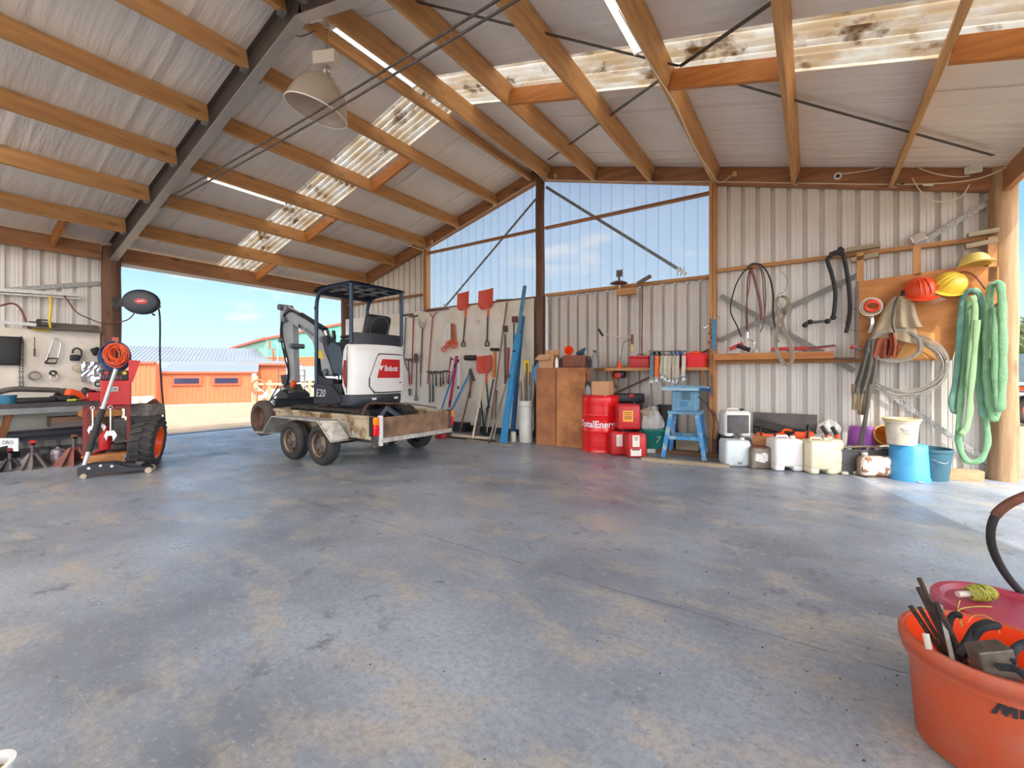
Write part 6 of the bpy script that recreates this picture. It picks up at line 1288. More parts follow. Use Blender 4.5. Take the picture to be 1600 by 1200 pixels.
one('strap_nail', MB().cyl(W(702,504,.08), W(702,504,.20), 0.006, 6), M_dsteel, 'nail holding the bundle of load straps', 'nail')
for k, (px, py) in enumerate(((744,502),(747,500))): one('nail', MB().cyl(W(px,py,.085), W(px+3,py+3,.15), 0.004, 6), M_dsteel, ['left of two bare nails between the orange shovels','right of two bare nails between the orange shovels'][k], 'nail')
# row of hammers
for k, (px, py, l, w_, m, lab) in enumerate(((671,581,48,6,M_hgrey,'long dark hammer at the left of the row of hand tools'),(676,583,45,5,M_hblk,'pair of black shears in the row of hand tools'),(681,581,22,5,M_hblk,'black handled hammer in the row of hand tools'),(688,582,22,6,M_hblk,'claw hammer right of the black handled hammer'),(692,581,20,6,M_hbr,'brown handled hammer near the right of the hand tools'),(697,580,18,6,M_hpale,'pale handled hammer at the right end of the hand tools'))):
    t = thing('hammer', lab, 'hammer', W(px,py+l,.13), 'hand tools in a row'); mb = MB().cyl(W(px-w_/2,py,.12), W(px+w_/2,py-0.5,.12), 0.018, 10); mb.obox(W(px-w_/2,py,.12), (0.035,0.035,0.04)); obj('head', mb, M_dsteel, t); obj('shaft', hnd((px,py),(px+0.3,py+l*0.45),0.010,.12), m, t); obj('grip', hnd((px+0.3,py+l*0.4),(px+0.5,py+l),0.016,.12), m, t)
# levels and long things by the trailer
def level(a, b, w, m, lab, cat='spirit level', o=0.16, nm='spirit_level', vials=True):
    t = thing(nm, lab, cat, W(*b, o), 'spirit levels' if nm == 'spirit_level' else None); A_, B_ = W(*a, o-0.03), W(*b, o+0.12); obj('beam', MB().beam(A_, B_, w, 0.03, up=(0,1,0.1)), m, t, smooth=False)
    if vials:
        for f in (0.15, 0.85): obj('vial', MB().beam(A_.lerp(B_, f)+V((0,-0.02,0)), A_.lerp(B_, f+0.08)+V((0,-0.02,0)), w*0.7, 0.012, up=(0,1,0.1)), M_black, t, smooth=False)
M_mag = mat('magenta_paint', sr(186,40,90), rough=0.4, var=0.05)
level((717,553),(717,612),0.055,M_white,'white spirit level hung upright on the board'); level((714,556),(702,637),0.05,M_mag,'long magenta spirit level leaning on the board behind the trailer', o=0.2); level((709,556),(704,585),0.05,M_white,'short white spirit level beside the magenta one'); level((705,558),(700,600),0.03,M_hred,'thin red rod beside the spirit levels', 'rod', nm='red_rod', vials=False); level((709,580),(690,640),0.02,M_blue,'thin blue bar leaning left behind the trailer', 'bar', o=0.25, nm='blue_bar', vials=False)
# sledge, hammers, cutters
t = tool('sledge_hammer', 'sledge hammer with a big black head and white handle', 'hammer', (734,580), None); obj('head', MB().cyl(W(727,559,.14), W(743,559,.14), 0.055, 16), mat('black_iron', sr(52,44,42), rough=0.6, var=0.2), t); obj('shaft', hnd((735,565),(734,580),0.014,.13), M_white, t)
t = tool('bolt_cutter', 'bolt cutter with blue handles leaning behind the trailer', 'bolt cutter', (706,640), None)
obj('jaws', MB().prism([(-0.03,-0.05),(0.03,-0.05),(0.04,0.03),(0,0.09),(-0.04,0.03)], W(735,582,.16), (1,0,0.2), (0,0,1), 0.03, (0,1,0)), M_dsteel, t, smooth=False); obj('blue_handle', MB().tube([W(733,585,.16), W(706,640,.26)], 0.022, 10), mat('cutter_blue', sr(64,150,196), rough=0.5), t); obj('dark_handle', MB().tube([W(736,585,.16), W(734,622,.16)], 0.020, 10), M_hbr, t)
t = tool('mattock', 'mattock with a brown handle leaning behind the bolt cutter', 'mattock', (718,676), None); obj('shaft', MB().tube([W(739,588,.14), W(727,640,.3), W(718,676,.42)], 0.018, 10), M_hbr, t); obj('head', MB().beam(W(737,583,.15), W(741,595,.15), 0.04, 0.03), M_dsteel, t, smooth=False)
t = tool('sledge_hammer', 'hammer with a fat orange handle right of the low shovel', 'hammer', (772,600), None); obj('head', MB().cyl(W(767,546,.14), W(779,546,.14), 0.032, 14), mat('black_iron', (0,0,0)), t); obj('shaft', MB().tube([W(773,548,.14), W(772,570,.14), W(771,590,.14)], [0.02,0.035,0.03], 12), mat('orange_varnish', sr(216,118,42), rough=0.4), t)
# long poles leaning
def pole(a, b, o1, o2, r, m, lab, nm='long_pole', cat='pole', group='long handles leaning on the board'): return one(nm, MB().tube([W(*a, o1), W(*b, o2)], r, 10), m, lab, cat, group)
t = thing('garden_hoe', 'long brown pole with a flat plate resting on the board top', 'hoe', W(768,655,.3), 'long handles leaning on the board'); obj('shaft', MB().tube([W(792,472,.12), W(768,655,.34)], 0.013, 8), M_hbr, t); obj('plate', MB().beam(W(776,469,.14), W(801,468,.14), 0.10, 0.012), M_dsteel, t, smooth=False)
t = thing('floor_scraper', 'grey handled scraper hung head up left of the blue beam', 'scraper', W(790,560,.15), 'long handles leaning on the board'); obj('shaft', hnd((789,522),(789,600),0.018,.13), M_hgrey, t); obj('head', MB().obox(W(789,514,.13), (0.10,0.03,0.12)), M_dsteel, t, smooth=False)
t = thing('square_scraper', 'black scraper with a square head right beside the blue beam', 'scraper', W(803,560,.15), 'long handles leaning on the board'); obj('shaft', hnd((803,505),(802,575),0.013,.13), M_hblk, t); obj('head', MB().obox(W(804,499,.13), (0.12,0.02,0.12)), M_brown, t, smooth=False)
pole((794,543),(792,600),.13,.13,0.022,M_hred,'short dark red handle hung on the board')
FLo = lambda px, py: G(px, py)
def lean(name, lab, cat, topp, to, foot, r, m, headf=None, group='brooms and scrapers leaning on the board'):
    t = thing(name, lab, cat, foot, group); a = W(*topp, to); obj('shaft', MB().tube([a, foot+V((0,0,0.02))], r, 10), m, t)
    if headf: headf(t, foot, a)
    return t
f_ = G(742,686); f2 = G(787,688)
t = thing('yard_broom', 'wide pale wooden broom standing on its head at the board foot', 'broom', G(738,690), 'brooms and scrapers leaning on the board')
h0_, h1_ = G(704,684), G(766,690); hdv = h1_-h0_; obj('shaft', MB().tube([W(757,592,.12), G(738,690)+V((0,0.0,0.06))], 0.018, 10), mat('bare_wood', sr(222,206,180), rough=0.7, var=0.1), t)
obj('head', MB().beam(h0_+V((0,0,0.055)), h1_+V((0,0,0.055)), 0.05, 0.05), mat('bare_wood', (0,0,0)), t, smooth=False, bevel=0.008); obj('bristles', MB().beam(h0_+V((0,0,0.017)), h1_+V((0,0,0.017)), 0.045, 0.034), mat('dark_bristle', sr(52,44,40), rough=0.95), t, smooth=False)
def sqh(w, m):
    def f(t, foot, a): obj('head', MB().beam(foot-V((w/2,0.0,-0.03)), foot+V((w/2,-0.05,0.03)), 0.03, 0.05), m, t, smooth=False)
    return f
lean('squeegee', 'squeegee with a bright steel handle, left of the two leaning', 'squeegee', (776,580), .14, G(760,680), 0.014, M_hpale, sqh(0.25, M_dsteel))
lean('floor_scraper', 'steel handled scraper leaning towards the blue beam', 'scraper', (794,592), .14, G(764,692), 0.016, M_chrome, sqh(0.14, M_dsteel)); lean('floor_scraper', 'second steel handled scraper leaning further right', 'scraper', (790,602), .14, G(770,691), 0.013, M_hpale, sqh(0.2, M_dsteel)); lean('long_pole', 'dark handle leaning behind the pale broom handle', 'pole', (751,620), .14, G(757,681), 0.014, M_hblk); lean('long_pole', 'dark pole leaning between the shovel and the scrapers', 'pole', (771,592), .14, G(755,679), 0.016, M_hblk)
lean('long_pole', 'brown pole leaning to the left of the pale broom', 'pole', (776,610), .14, G(772,684), 0.013, M_hbr)
one('grey_plank', MB().beam(W(749,640,.14), G(743,682)+V((0,0.05,0)), 0.16, 0.025, up=(0,1,0.2)), W_GREY, 'short grey plank leaning behind the pale broom', 'plank', smooth=False)
b0_, b1_ = G(730,688), G(799,697); one('wooden_batten', MB().beam(b0_+V((0,0,0.012)), b1_+V((0,0,0.012)), 0.05, 0.022), W_OLD, 'thin weathered batten lying on the floor by the brooms', 'batten', smooth=False)
# blue beams
t = thing('blue_beam', 'long light blue painted steel beam leaning on the end wall', 'beam', G(786,693), 'blue beams'); ba, bb = W(820,447,.13), G(786,693)+V((0,0,0.0)); bd = (bb-ba)
obj('beam', MB().beam(ba.lerp(bb,0.33), bb, 0.10, 0.07, up=(0,1,0.3)), M_blue, t, smooth=False); obj('upper_section', MB().beam(ba, ba.lerp(bb,0.40), 0.055, 0.05, up=(0,1,0.3)), mat('blue_worn', sr(84,134,156), rough=0.5, var=0.2), t, smooth=False)
obj('bolts', MB().cyl(ba.lerp(bb,0.44)+V((0,-0.03,0)), ba.lerp(bb,0.44)+V((0,-0.07,0)), 0.018, 10), M_black, t); obj('lower_bracket', MB().obox(ba.lerp(bb,0.60)+V((-0.06,-0.02,0)), (0.09,0.04,0.05)), M_dsteel, t, smooth=False)
one('blue_beam', MB().beam(W(816,494,.12), G(800,689), 0.07, 0.05, up=(0,1,0.3)), mat('dark_blue_paint', sr(44,92,146), rough=0.5, var=0.15), 'darker blue beam leaning behind the long light blue one', 'beam', 'blue beams', smooth=False)
# odd things at the floor behind the trailer
t = one('red_tray', MB().rbox(G(680,686)+V((0,0.15,0.05)), (0.18,0.14,0.1), 0.02), M_redp, 'small red box on the floor under the tool board', 'box'); one('grey_bundle', MB().ball(G(694,684)+V((0,0.12,0.06)), 0.09, 12, (1.3,0.8,0.7)), mat('grey_cloth', sr(96,98,110), rough=0.9, var=0.3), 'grey bundled rag on the floor behind the trailer wheel', 'rag')
one('paint_tin', MB().lathe([(0,0),(0.05,0),(0.05,0.17),(0.045,0.175),(0.0,0.175)], G(797,691)+V((0,0.1,0)), 18), M_hpale, 'small pale tin beside the foot of the blue beam', 'tin')
one('storage_box', MB().box(W(700,672,.3)-V((0,0,0.02)), W(735,660,.12)), M_black, 'dark low box under the tool board behind the broom', 'box', smooth=False)
# tub of rods
c = G(822,692)+V((0,0.0,0))+CF*0.13; c.z = 0
t = thing('tall_bucket', 'tall white plastic bucket full of rods and sticks', 'bucket', c)
hB = 0.72; r0 = 0.115; obj('body', MB().lathe([(0,0),(r0,0),(r0*1.02,0.02),(r0*1.06,hB-0.10),(r0*1.14,hB-0.095),(r0*1.14,hB-0.085),(r0*1.07,hB-0.08),(r0*1.10,hB-0.02),(r0*1.16,hB-0.018),(r0*1.16,hB),(r0*1.02,hB),(r0*0.98,0.02),(0,0.02)], c, 36), mat('dirty_white_plastic', sr(222,222,216), c2=sr(196,192,184), scale=4, rough=0.5), t)
rodl = ['thin steel rod', 'bent wire rod', 'brown bamboo stake', 'grey metal stake', 'rusty iron rod', 'pale wooden stake', 'dark square bar', 'narrow galvanised rod', 'slim black rod', 'long copper rod', 'short grey dowel']
rposn = ['furthest left', 'second from the left', 'third from the left', 'fourth from the left', 'fifth from the left', 'middle', 'just right of the middle', 'fourth from the right', 'third from the right', 'second from the right', 'furthest right']
rnd = random.Random(8); ms = [M_dsteel, M_hpale, M_hbr, M_hgrey, M_rust, M_handle, M_black, M_steel, M_hblk, M_brown, M_hgrey]
for k in range(11):
    u = (k/10-0.5)*2; a = c+CX*(u*0.07)+CF*rnd.uniform(-0.05,0.05)+V((0,0,0.05)); b = c+CX*(u*0.16+rnd.uniform(-0.03,0.03))+CF*rnd.uniform(-0.04,0.06)+V((0,0,rnd.uniform(0.95,1.42)))
    one('rod', MB().tube([a, b], rnd.choice((0.006,0.009,0.012)), 6), ms[k], f'{rodl[k]} standing in the tall white bucket, {rposn[k]}', 'rod', 'rods in the tall bucket')
one('hand_saw', MB().poly3([W(842,563,.62), W(847,567,.62), W(838,603,.66), W(831,580,.66)], (0,0.01,0)), M_blue, 'blue handled square blade standing in the tall white bucket', 'blade', smooth=False)
one('yellow_flag', MB().poly3([W(817,563,.66), W(826,562,.66), W(827,583,.66), W(822,588,.66)], (0,0.008,0)), M_yel, 'yellow blade standing up in the tall white bucket', 'blade', smooth=False)

# ================================================================== MIDDLE: CHIPBOARD SHEETS, SHELF, DRUM
M_chip = mat('stained_chipboard', sr(196,134,84), c2=sr(128,76,44), scale=2.6, rough=0.75, detail=10, lo=0.4, hi=0.68)
M_chip2 = mat('pale_chipboard', sr(178,118,76), c2=sr(140,88,56), scale=3.2, rough=0.75, detail=10)
def sheet(p0, p1, h, m, lab, th=0.03, lean_=0.12, nm='chipboard_sheet'):
    a, b = G(*p0), G(*p1); a.z = b.z = 0; n = V((-(b-a).y, (b-a).x, 0)).normalized(); return one(nm, MB().poly3([a, b, b+n*lean_+V((0,0,h)), a+n*lean_+V((0,0,h))], n*th), m, lab, 'sheet', 'chipboard sheets', smooth=False)
cab = thing('storage_cabinet', 'brown chipboard cabinet with two stained doors', 'cabinet', (0.85,-0.45,0)); ca, cb_ = G(838,694), G(914,701); ca.z = cb_.z = 0; cu_ = (cb_-ca).normalized(); cn = V((-cu_.y, cu_.x, 0)); lc_ = (cb_-ca).length; hC = 1.27
gp = ca + cu_*(lc_*0.42)
obj('left_door', MB().poly3([ca, gp-cu_*0.012, gp-cu_*0.012+V((0,0,hC)), ca+V((0,0,hC))], cn*0.02), M_chip2, cab, smooth=False); obj('right_door', MB().poly3([gp+cu_*0.012, cb_, cb_+V((0,0,hC)), gp+cu_*0.012+V((0,0,hC))], cn*0.02), M_chip, cab, smooth=False)
obj('body', MB().poly3([ca+cn*0.022, cb_+cn*0.022, cb_+cn*0.022+V((0,0,hC-0.01)), ca+cn*0.022+V((0,0,hC-0.01))], cn*0.2), M_chip2, cab, smooth=False)
obj('top_board', MB().poly3([ca+V((0,0,hC)), cb_+V((0,0,hC)), cb_+cn*0.24+V((0,0,hC)), ca+cn*0.24+V((0,0,hC))], (0,0,0.02)), M_chip2, cab, smooth=False)
TC = lambda a, b: ca + cu_*a + cn*(b*0.8) + V((0,0,hC+0.02)); FCb = frame(cu_, cn)
def openbox(c, s, Fm, m, lab):
    t = thing('cardboard_box', lab, 'box', c); w, d, h = s; mb = MB(); th = 0.006
    for sx_ in (-1,1): mb.obox(c+Fm@V((sx_*w/2,0,0))+V((0,0,h/2)), (th,d,h), Fm); mb.obox(c+Fm@V((0,sx_*d/2,0))+V((0,0,h/2)), (w,th,h), Fm)
    mb.obox(c+V((0,0,th/2)), (w,d,th), Fm); obj('box', mb, m, t, smooth=False)
    return t
bx_ = openbox(TC(0.17,0.17), (0.26,0.24,0.22), FCb, M_card, 'open cardboard box with its flap folded down on the cabinet')
f0_ = TC(0.17,0.17); obj('front_flap', MB().poly3([f0_+FCb@V((-0.13,-0.12,0.22)), f0_+FCb@V((0.10,-0.12,0.22)), f0_+FCb@V((0.08,-0.20,0.13)), f0_+FCb@V((-0.17,-0.20,0.13))], (0,0,0.004)), M_card, bx_, smooth=False); obj('back_flap', MB().poly3([f0_+FCb@V((-0.13,0.12,0.22)), f0_+FCb@V((0.13,0.12,0.22)), f0_+FCb@V((0.13,0.14,0.31)), f0_+FCb@V((-0.11,0.14,0.31))], (0,0.004,0)), M_card, bx_, smooth=False)
one('spray_can', MB().lathe([(0,0),(0.03,0),(0.03,0.13),(0.015,0.15),(0.015,0.17),(0,0.17)], TC(0.36,0.05), 18), M_whitep, 'white spray can beside the open cardboard box', 'can'); one('spray_can', MB().lathe([(0,0),(0.03,0),(0.03,0.13),(0.015,0.15),(0.015,0.17),(0,0.17)], TC(0.42,0.10), 18), M_black, 'black spray can between the open box and the brown tool box', 'can')
tb = thing('tool_box', 'rusty brown metal tool box on the cabinet', 'tool box', TC(0.66,0.15)); obj('body', MB().rbox(TC(0.66,0.15)+V((0,0,0.10)), (0.40,0.20,0.20), 0.02, FCb), mat('brown_tool_box', sr(142,80,52), c2=sr(96,50,34), scale=6, rough=0.55), tb); obj('lid_seam', MB().rbox(TC(0.66,0.15)+V((0,0,0.145)), (0.408,0.208,0.008), 0.003, FCb), M_brown, tb)
fn = thing('funnel', 'orange plastic funnel lying mouth forward on the brown tool box', 'funnel', TC(0.56,0.12)+V((0,0,0.20))); RF = frame(CX, (0,0,1)); cfn = TC(0.57,0.06)+V((0,0,0.275)); xx = CX; zz = (-CF+V((0,0,0.25))).normalized(); xx = V((0,0,1)).cross(zz).normalized(); RF = Matrix((xx, zz.cross(xx), zz)).transposed()
obj('cone', MB().lathe([(0.078,0.03),(0.074,0.03),(0.07,0.0),(0.02,-0.09),(0.014,-0.16),(0.018,-0.16),(0.024,-0.09),(0.076,0.0),(0.078,0.03)], cfn, 28, RF), M_orange, fn)
cfn = TC(0.76,0.14)+V((0,0,0.25)); obj_f = thing('funnel', 'dark blue funnel lying on the brown tool box', 'funnel', TC(0.78,0.12)+V((0,0,0.20))); obj('cone', MB().lathe([(0.085,0.02),(0.08,0.0),(0.03,-0.04),(0.02,-0.09),(0.025,-0.09),(0.04,-0.03),(0.088,0.01)], cfn, 26, rot('X', 25)@rot('Y', -20)), mat('slate_blue', sr(44,80,100), rough=0.5), obj_f); obj('rim', MB().torus(cfn+V((0,0,0.02)), 0.088, 0.008, rot('X', 25)@rot('Y', -20)), mat('slate_blue', (0,0,0)), obj_f)
gb = thing('grease_can', 'grey plastic oil bottle at the right end of the cabinet top', 'bottle', TC(0.99,0.14)); obj('bottle', MB().lathe([(0,0),(0.05,0),(0.052,0.02),(0.05,0.16),(0.03,0.20),(0.018,0.22),(0.018,0.25),(0,0.25)], TC(0.99,0.14), 20), mat('grey_bottle', sr(128,130,134), rough=0.5, var=0.1), gb); obj('cap', MB().cyl(TC(0.99,0.14)+V((0,0,0.24)), TC(0.99,0.14)+V((0,0,0.275)), 0.022, 12), M_black, gb)
for k, a in enumerate((0.87, 0.92)): one('dark_bottle', MB().lathe([(0,0),(0.022,0),(0.022,0.12),(0.010,0.15),(0.010,0.18),(0,0.18)], TC(a,0.12), 12), M_black, ['first dark slim bottle right of the brown tool box','second dark slim bottle right of the brown tool box'][k], 'bottle')
# shelf rail with tools, middle bay
one('tool_shelf', MB().box((1.42,-0.34,1.24), (2.96,-0.02,1.285)), W_X2, 'pine shelf carrying the red tool box and red crate', 'shelf', smooth=False); 
for k, x in enumerate((1.5, 2.9)): one('shelf_brace', MB().beam((x,-0.30,1.24), (x,-0.04,0.95), 0.04, 0.02), W_X2, ['left wooden brace under the middle shelf','right wooden brace under the middle shelf'][k], 'brace', smooth=False)
one('diagonal_brace', MB().beam(W(1120,540,-0.02), W(945,622,-0.02), 0.07, 0.02, up=(0,0,1)), M_brown, 'dark diagonal brace against the grey cladding behind the trimmer', 'brace', smooth=False)
mb = MB().beam(W(930,578,.1), W(1000,572,.1), 0.05, 0.05); one('brown_rail', mb, W_X, 'dark brown rail from the cabinet to the shelf', 'rail', smooth=False)
def sitbox(px0, px1, py1, h, d, Y0): return W(px0, py1, Y0), W(px1, py1, Y0)
SH = 1.285; xs0, xs1 = W(983,560,.3).x, W(1013,560,.3).x
tb = thing('tool_box', 'red metal tool box on the left of the pine shelf', 'tool box', ((xs0+xs1)/2,-0.2,SH)); obj('body', MB().rbox(((xs0+xs1)/2,-0.2,SH+0.075), (xs1-xs0,0.18,0.15), 0.012), M_redp, tb); obj('lid', MB().rbox(((xs0+xs1)/2,-0.2,SH+0.17), (xs1-xs0+0.01,0.19,0.04), 0.012), M_redp, tb); obj('handle', MB().tube([((xs0+xs1)/2-0.06,-0.2,SH+0.19),((xs0+xs1)/2-0.05,-0.2,SH+0.215),((xs0+xs1)/2+0.05,-0.2,SH+0.215),((xs0+xs1)/2+0.06,-0.2,SH+0.19)], 0.007, 6), M_black, tb)
xs2, xs3 = W(1014,560,.2).x, W(1066,560,.2).x; one('parts_rack', MB().box((xs2,-0.16,SH), (xs3,-0.14,SH+0.20)).box((xs2,-0.16,SH), (xs3,-0.03,SH+0.012)), mat('maroon_plastic', sr(150,30,44), rough=0.5), 'long maroon rack behind the hanging buckles', 'rack', smooth=False)
xc0, xc1 = W(1071,562,.3).x, W(1102,562,.3).x; cr_ = thing('red_crate', 'bright red plastic crate at the right end of the shelf', 'crate', ((xc0+xc1)/2,-0.21,SH)); mb = MB(); cx_ = (xc0+xc1)/2; w2 = (xc1-xc0)/2
for s in (-1, 1): mb.poly3([(cx_+s*w2*0.88,-0.32,SH),(cx_+s*w2*0.88,-0.10,SH),(cx_+s*w2,-0.08,SH+0.20),(cx_+s*w2,-0.34,SH+0.20)], (-s*0.006,0,0)); mb.poly3([(cx_-w2*0.88,-0.21+s*0.11,SH),(cx_+w2*0.88,-0.21+s*0.11,SH),(cx_+w2,-0.21+s*0.13,SH+0.20),(cx_-w2,-0.21+s*0.13,SH+0.20)], (0,-s*0.006,0))
mb.box((cx_-w2*0.88,-0.32,SH), (cx_+w2*0.88,-0.10,SH+0.006)); obj('shell', mb, mat('bright_red_plastic', sr(226,28,32), rough=0.4, var=0.04), cr_, smooth=False); obj('rim', MB().tube([(cx_-w2,-0.34,SH+0.2),(cx_+w2,-0.34,SH+0.2),(cx_+w2,-0.08,SH+0.2),(cx_-w2,-0.08,SH+0.2)], 0.008, 6, closed=True), mat('bright_red_plastic', (0,0,0)), cr_)
one('orange_pouch', MB().rbox((cx_-0.02,-0.2,SH+0.19), (0.16,0.14,0.10), 0.04), M_orange, 'orange pouch sticking out of the bright red crate', 'pouch')
for k, (px, m, lab) in enumerate(((1025,M_black,'black cap heaped on the maroon rack'),(1056,mat('blue_lid', sr(50,96,140), rough=0.5),'blue lid lying on the maroon rack'))):
    c = W(px,541,.2); mb = MB().lathe([(0.11,0),(0.115,0.015),(0.10,0.03),(0.07,0.055),(0,0.065)], V((c.x,-0.15,SH+0.205)), 24, rot('X', 8)); one('round_cap', mb, m, lab, 'lid')  # two round plastic caps lying on the rack
# hanging ratchets: steel hooks on a rail
one('hook_rail', MB().beam(W(1014,549,.37), W(1072,549,.37), 0.02, 0.02), M_dsteel, 'thin steel rail in front of the maroon rack', 'rail', smooth=False)
hcol = [mat('blue_grey_web', sr(96,122,140), rough=0.7), mat('orange_web', sr(232,110,30), rough=0.6), M_canvas, M_hpale, mat('tan_web', sr(186,176,158), rough=0.8, var=0.15), M_canvas, mat('tan_web', (0,0,0)), M_hpale]
nm8 = ['blue-grey strap with a ratchet, leftmost on the rail','orange strap with a ratchet, second on the rail','tan strap and ratchet, third from the left on the rail','pale ratchet strap, fourth from the left on the rail','tan ratchet strap in the middle right of the rail','tan folded strap, third from the right on the rail','wide tan strap, second from the right on the rail','pale strap with a long buckle, rightmost on the rail']
for k, px in enumerate((1018,1026,1034,1040,1046,1052,1058,1068)):
    t = thing('ratchet_strap', nm8[k], 'strap', W(px,600,.38), 'ratchet straps on the rail'); l = [592,590,585,588,590,592,590,588][k]; rnd = random.Random(k)
    mb = MB().tube([W(px-2,556,.38), W(px,549,.385), W(px+2,556,.38)], 0.005, 6, closed=True); obj('hook', mb, M_steel, t)
    mb = MB(); 
    for q_ in range(2): mb.ribbon([W(px+q_,556,.38+0.012*q_), W(px+rnd.uniform(-1,1),575,.39+0.012*q_), W(px+rnd.uniform(-1.5,1.5),l,.385)], 0.05, 0.006, (1,0.2,0))
    obj('webbing', mb, hcol[k], t, smooth=False); cbx = W(px+rnd.uniform(-1,2),l+3,.39); mb = MB().obox(cbx, (0.05,0.03,0.07), rot('Y', rnd.uniform(-25,25))); mb.tube([cbx, cbx+V((rnd.uniform(-.04,.04),-0.01,-0.07))], 0.009, 6); mb.cyl(cbx+V((-0.035,-0.01,0.02)), cbx+V((0.035,-0.01,0.02)), 0.012, 8); obj('ratchet', mb, M_steel, t, smooth=False)
# line trimmer hung upside down
lt_ = thing('line_trimmer', 'orange line trimmer hung upside down with its guard above the rail', 'trimmer', W(968,592,.15)); o = 0.17
obj('shaft', MB().tube([W(968,445,o), W(968,556,o)], 0.013, 10), mat('cream_tube', sr(220,212,190), rough=0.4), lt_); 
gd = MB(); cg = W(967,441,o); gd.lathe([(0.0,0.03),(0.08,0.015),(0.14,-0.015),(0.145,-0.02),(0.14,-0.02),(0.08,0.008),(0,0.02)], cg, 24); obj('guard', gd, mat('guard_brown', sr(122,88,80), rough=0.6), lt_)
bl_ = MB(); cbl = W(968,427,o-0.02)
pts_ = []
for i in range(16): a = 2*PI*i/16; r_ = 0.085 if i % 4 == 2 else (0.055 if i % 4 else 0.06); pts_.append((r_*math.cos(a), r_*math.sin(a)))
bl_.prism(pts_, cbl, (1,0,0), (0,0,1), 0.01, (0,1,0)); obj('blade', bl_, mat('grey_blade', sr(92,94,96), rough=0.5, metal=0.3), lt_, smooth=False); obj('blade_nut', MB().cyl(cbl+V((0,-0.02,0)), cbl+V((0,0.02,0)), 0.02, 10).cyl(cbl, cg, 0.02, 8), M_dsteel, lt_)
obj('handlebar', MB().tube([W(942,521,o+0.12), W(968,527,o+0.02), W(988,527,o+0.05), W(989,522,o+0.1)], 0.011, 8), M_hpale, lt_); obj('left_grip', MB().tube([W(935,514,o+0.14), W(942,525,o+0.12)], 0.02, 10), M_rubber, lt_); obj('right_grip', MB().tube([W(988,523,o+0.1), W(988,538,o+0.12)], 0.02, 10), M_brown, lt_); obj('yellow_trigger', MB().tube([W(988,536,o+0.12), W(987,549,o+0.1)], 0.014, 8), M_yel, lt_)
cE = W(968,580,o+0.03); obj('clutch_housing', MB().lathe([(0.02,0.16),(0.03,0.10),(0.06,0.02),(0.07,0.0),(0.0,0.0)], cE+V((0,0,-0.0)), 20), M_orange, lt_); obj('engine', MB().rbox(cE+V((0,0,-0.05)), (0.20,0.16,0.12), 0.035), M_black, lt_); obj('engine_cover', MB().rbox(cE+V((0,-0.085,-0.07)), (0.11,0.03,0.09), 0.012), M_redp, lt_); obj('throttle_cable', MB().tube(curve([W(987,531,o+0.1), W(976,534,o+0.06), W(972,545,o+0.05), W(970,562,o+0.05)], 14), 0.005, 6), M_black, lt_)
t = thing('pipe_wrench', 'steel wrench head on a long rod resting on the rail top', 'wrench', W(1003,560,.12)); obj('rod', hnd((1004,445),(1003,578),0.010,.13), M_brown, t); obj('head', MB().beam(W(996,443,.15), W(1017,431,.15), 0.05, 0.05), M_dsteel, t, smooth=False)
one('timber_offcut', MB().obox(W(978,456,.16), (0.30,0.10,0.11)), W_X2, 'short block of timber fixed under the rail behind the trimmer shaft', 'block', smooth=False)
one('conduit', MB().tube([(0.16,-0.05,1.40),(0.16,-0.05,2.62)], 0.025, 12), M_white, 'white conduit pipe beside the tall middle pole', 'pipe')
# drum
dc = G(938,708)+CF*0.0; rD = 0.285; dirc = (V((dc.x,dc.y,0))-V((CAM.x,CAM.y,0))).normalized(); dc = V((dc.x,dc.y,0))+dirc*rD*0.97; hD = 0.86
dr = thing('oil_drum', 'red steel oil drum with white lettering and a carton on top', 'drum', dc); prof = [(0,0.01),(rD-0.012,0.01),(rD-0.006,0.0),(rD,0.006),(rD-0.004,0.018)]
def rib(z): return [(rD-0.004,z-0.02),(rD+0.006,z),(rD-0.004,z+0.02)]
for z in (0.10,0.14,0.18,0.22,0.26): prof += [(rD-0.004,z-0.018),(rD+0.002,z)]
prof += rib(0.31) + rib(0.55)
for z in (0.60,0.64,0.68,0.72): prof += [(rD-0.004,z-0.018),(rD+0.002,z)]
prof += [(rD-0.004,hD-0.05),(rD-0.004,hD-0.015),(rD,hD-0.006),(rD-0.004,hD),(rD-0.014,hD-0.004),(rD-0.016,hD-0.02),(0,hD-0.02)]
obj('barrel', MB().lathe(prof, dc, 56), mat('drum_red', sr(222,26,28), rough=0.25, var=0.03, coat=0.3), dr, angle=50)
text('TotalEnergies', 0.138, dc - dirc*rD + V((0,0,0.425)), CX, (0,0,1), mat('drum_white', sr(236,232,236), rough=0.4, var=0), dr, 'lettering', wrap=(dc, rD+0.002), bold=0.003, sx=-1.0 if False else 1.0)
obj('bung', MB().cyl(dc+V((0.12,-0.1,hD-0.02)), dc+V((0.12,-0.1,hD+0.004)), 0.03, 14), M_steel, dr)
cx2 = W(947,620,.6); t = thing('cardboard_carton', 'closed cardboard carton standing on the red drum', 'box', dc+V((0.02,0,hD))); fcx = frame((CX*0.88-CF*0.48), (CF*0.88+CX*0.48)); cc_ = dc+CX*0.035+V((0,0,hD+0.105)); obj('carton', MB().obox(cc_, (0.27,0.27,0.21), fcx), M_card, t, smooth=False, bevel=0.003); obj('tape', MB().obox(cc_+V((0,0,0.106)), (0.27,0.05,0.002), fcx), mat('tan_tape', sr(206,170,120), rough=0.3, var=0), t, smooth=False)
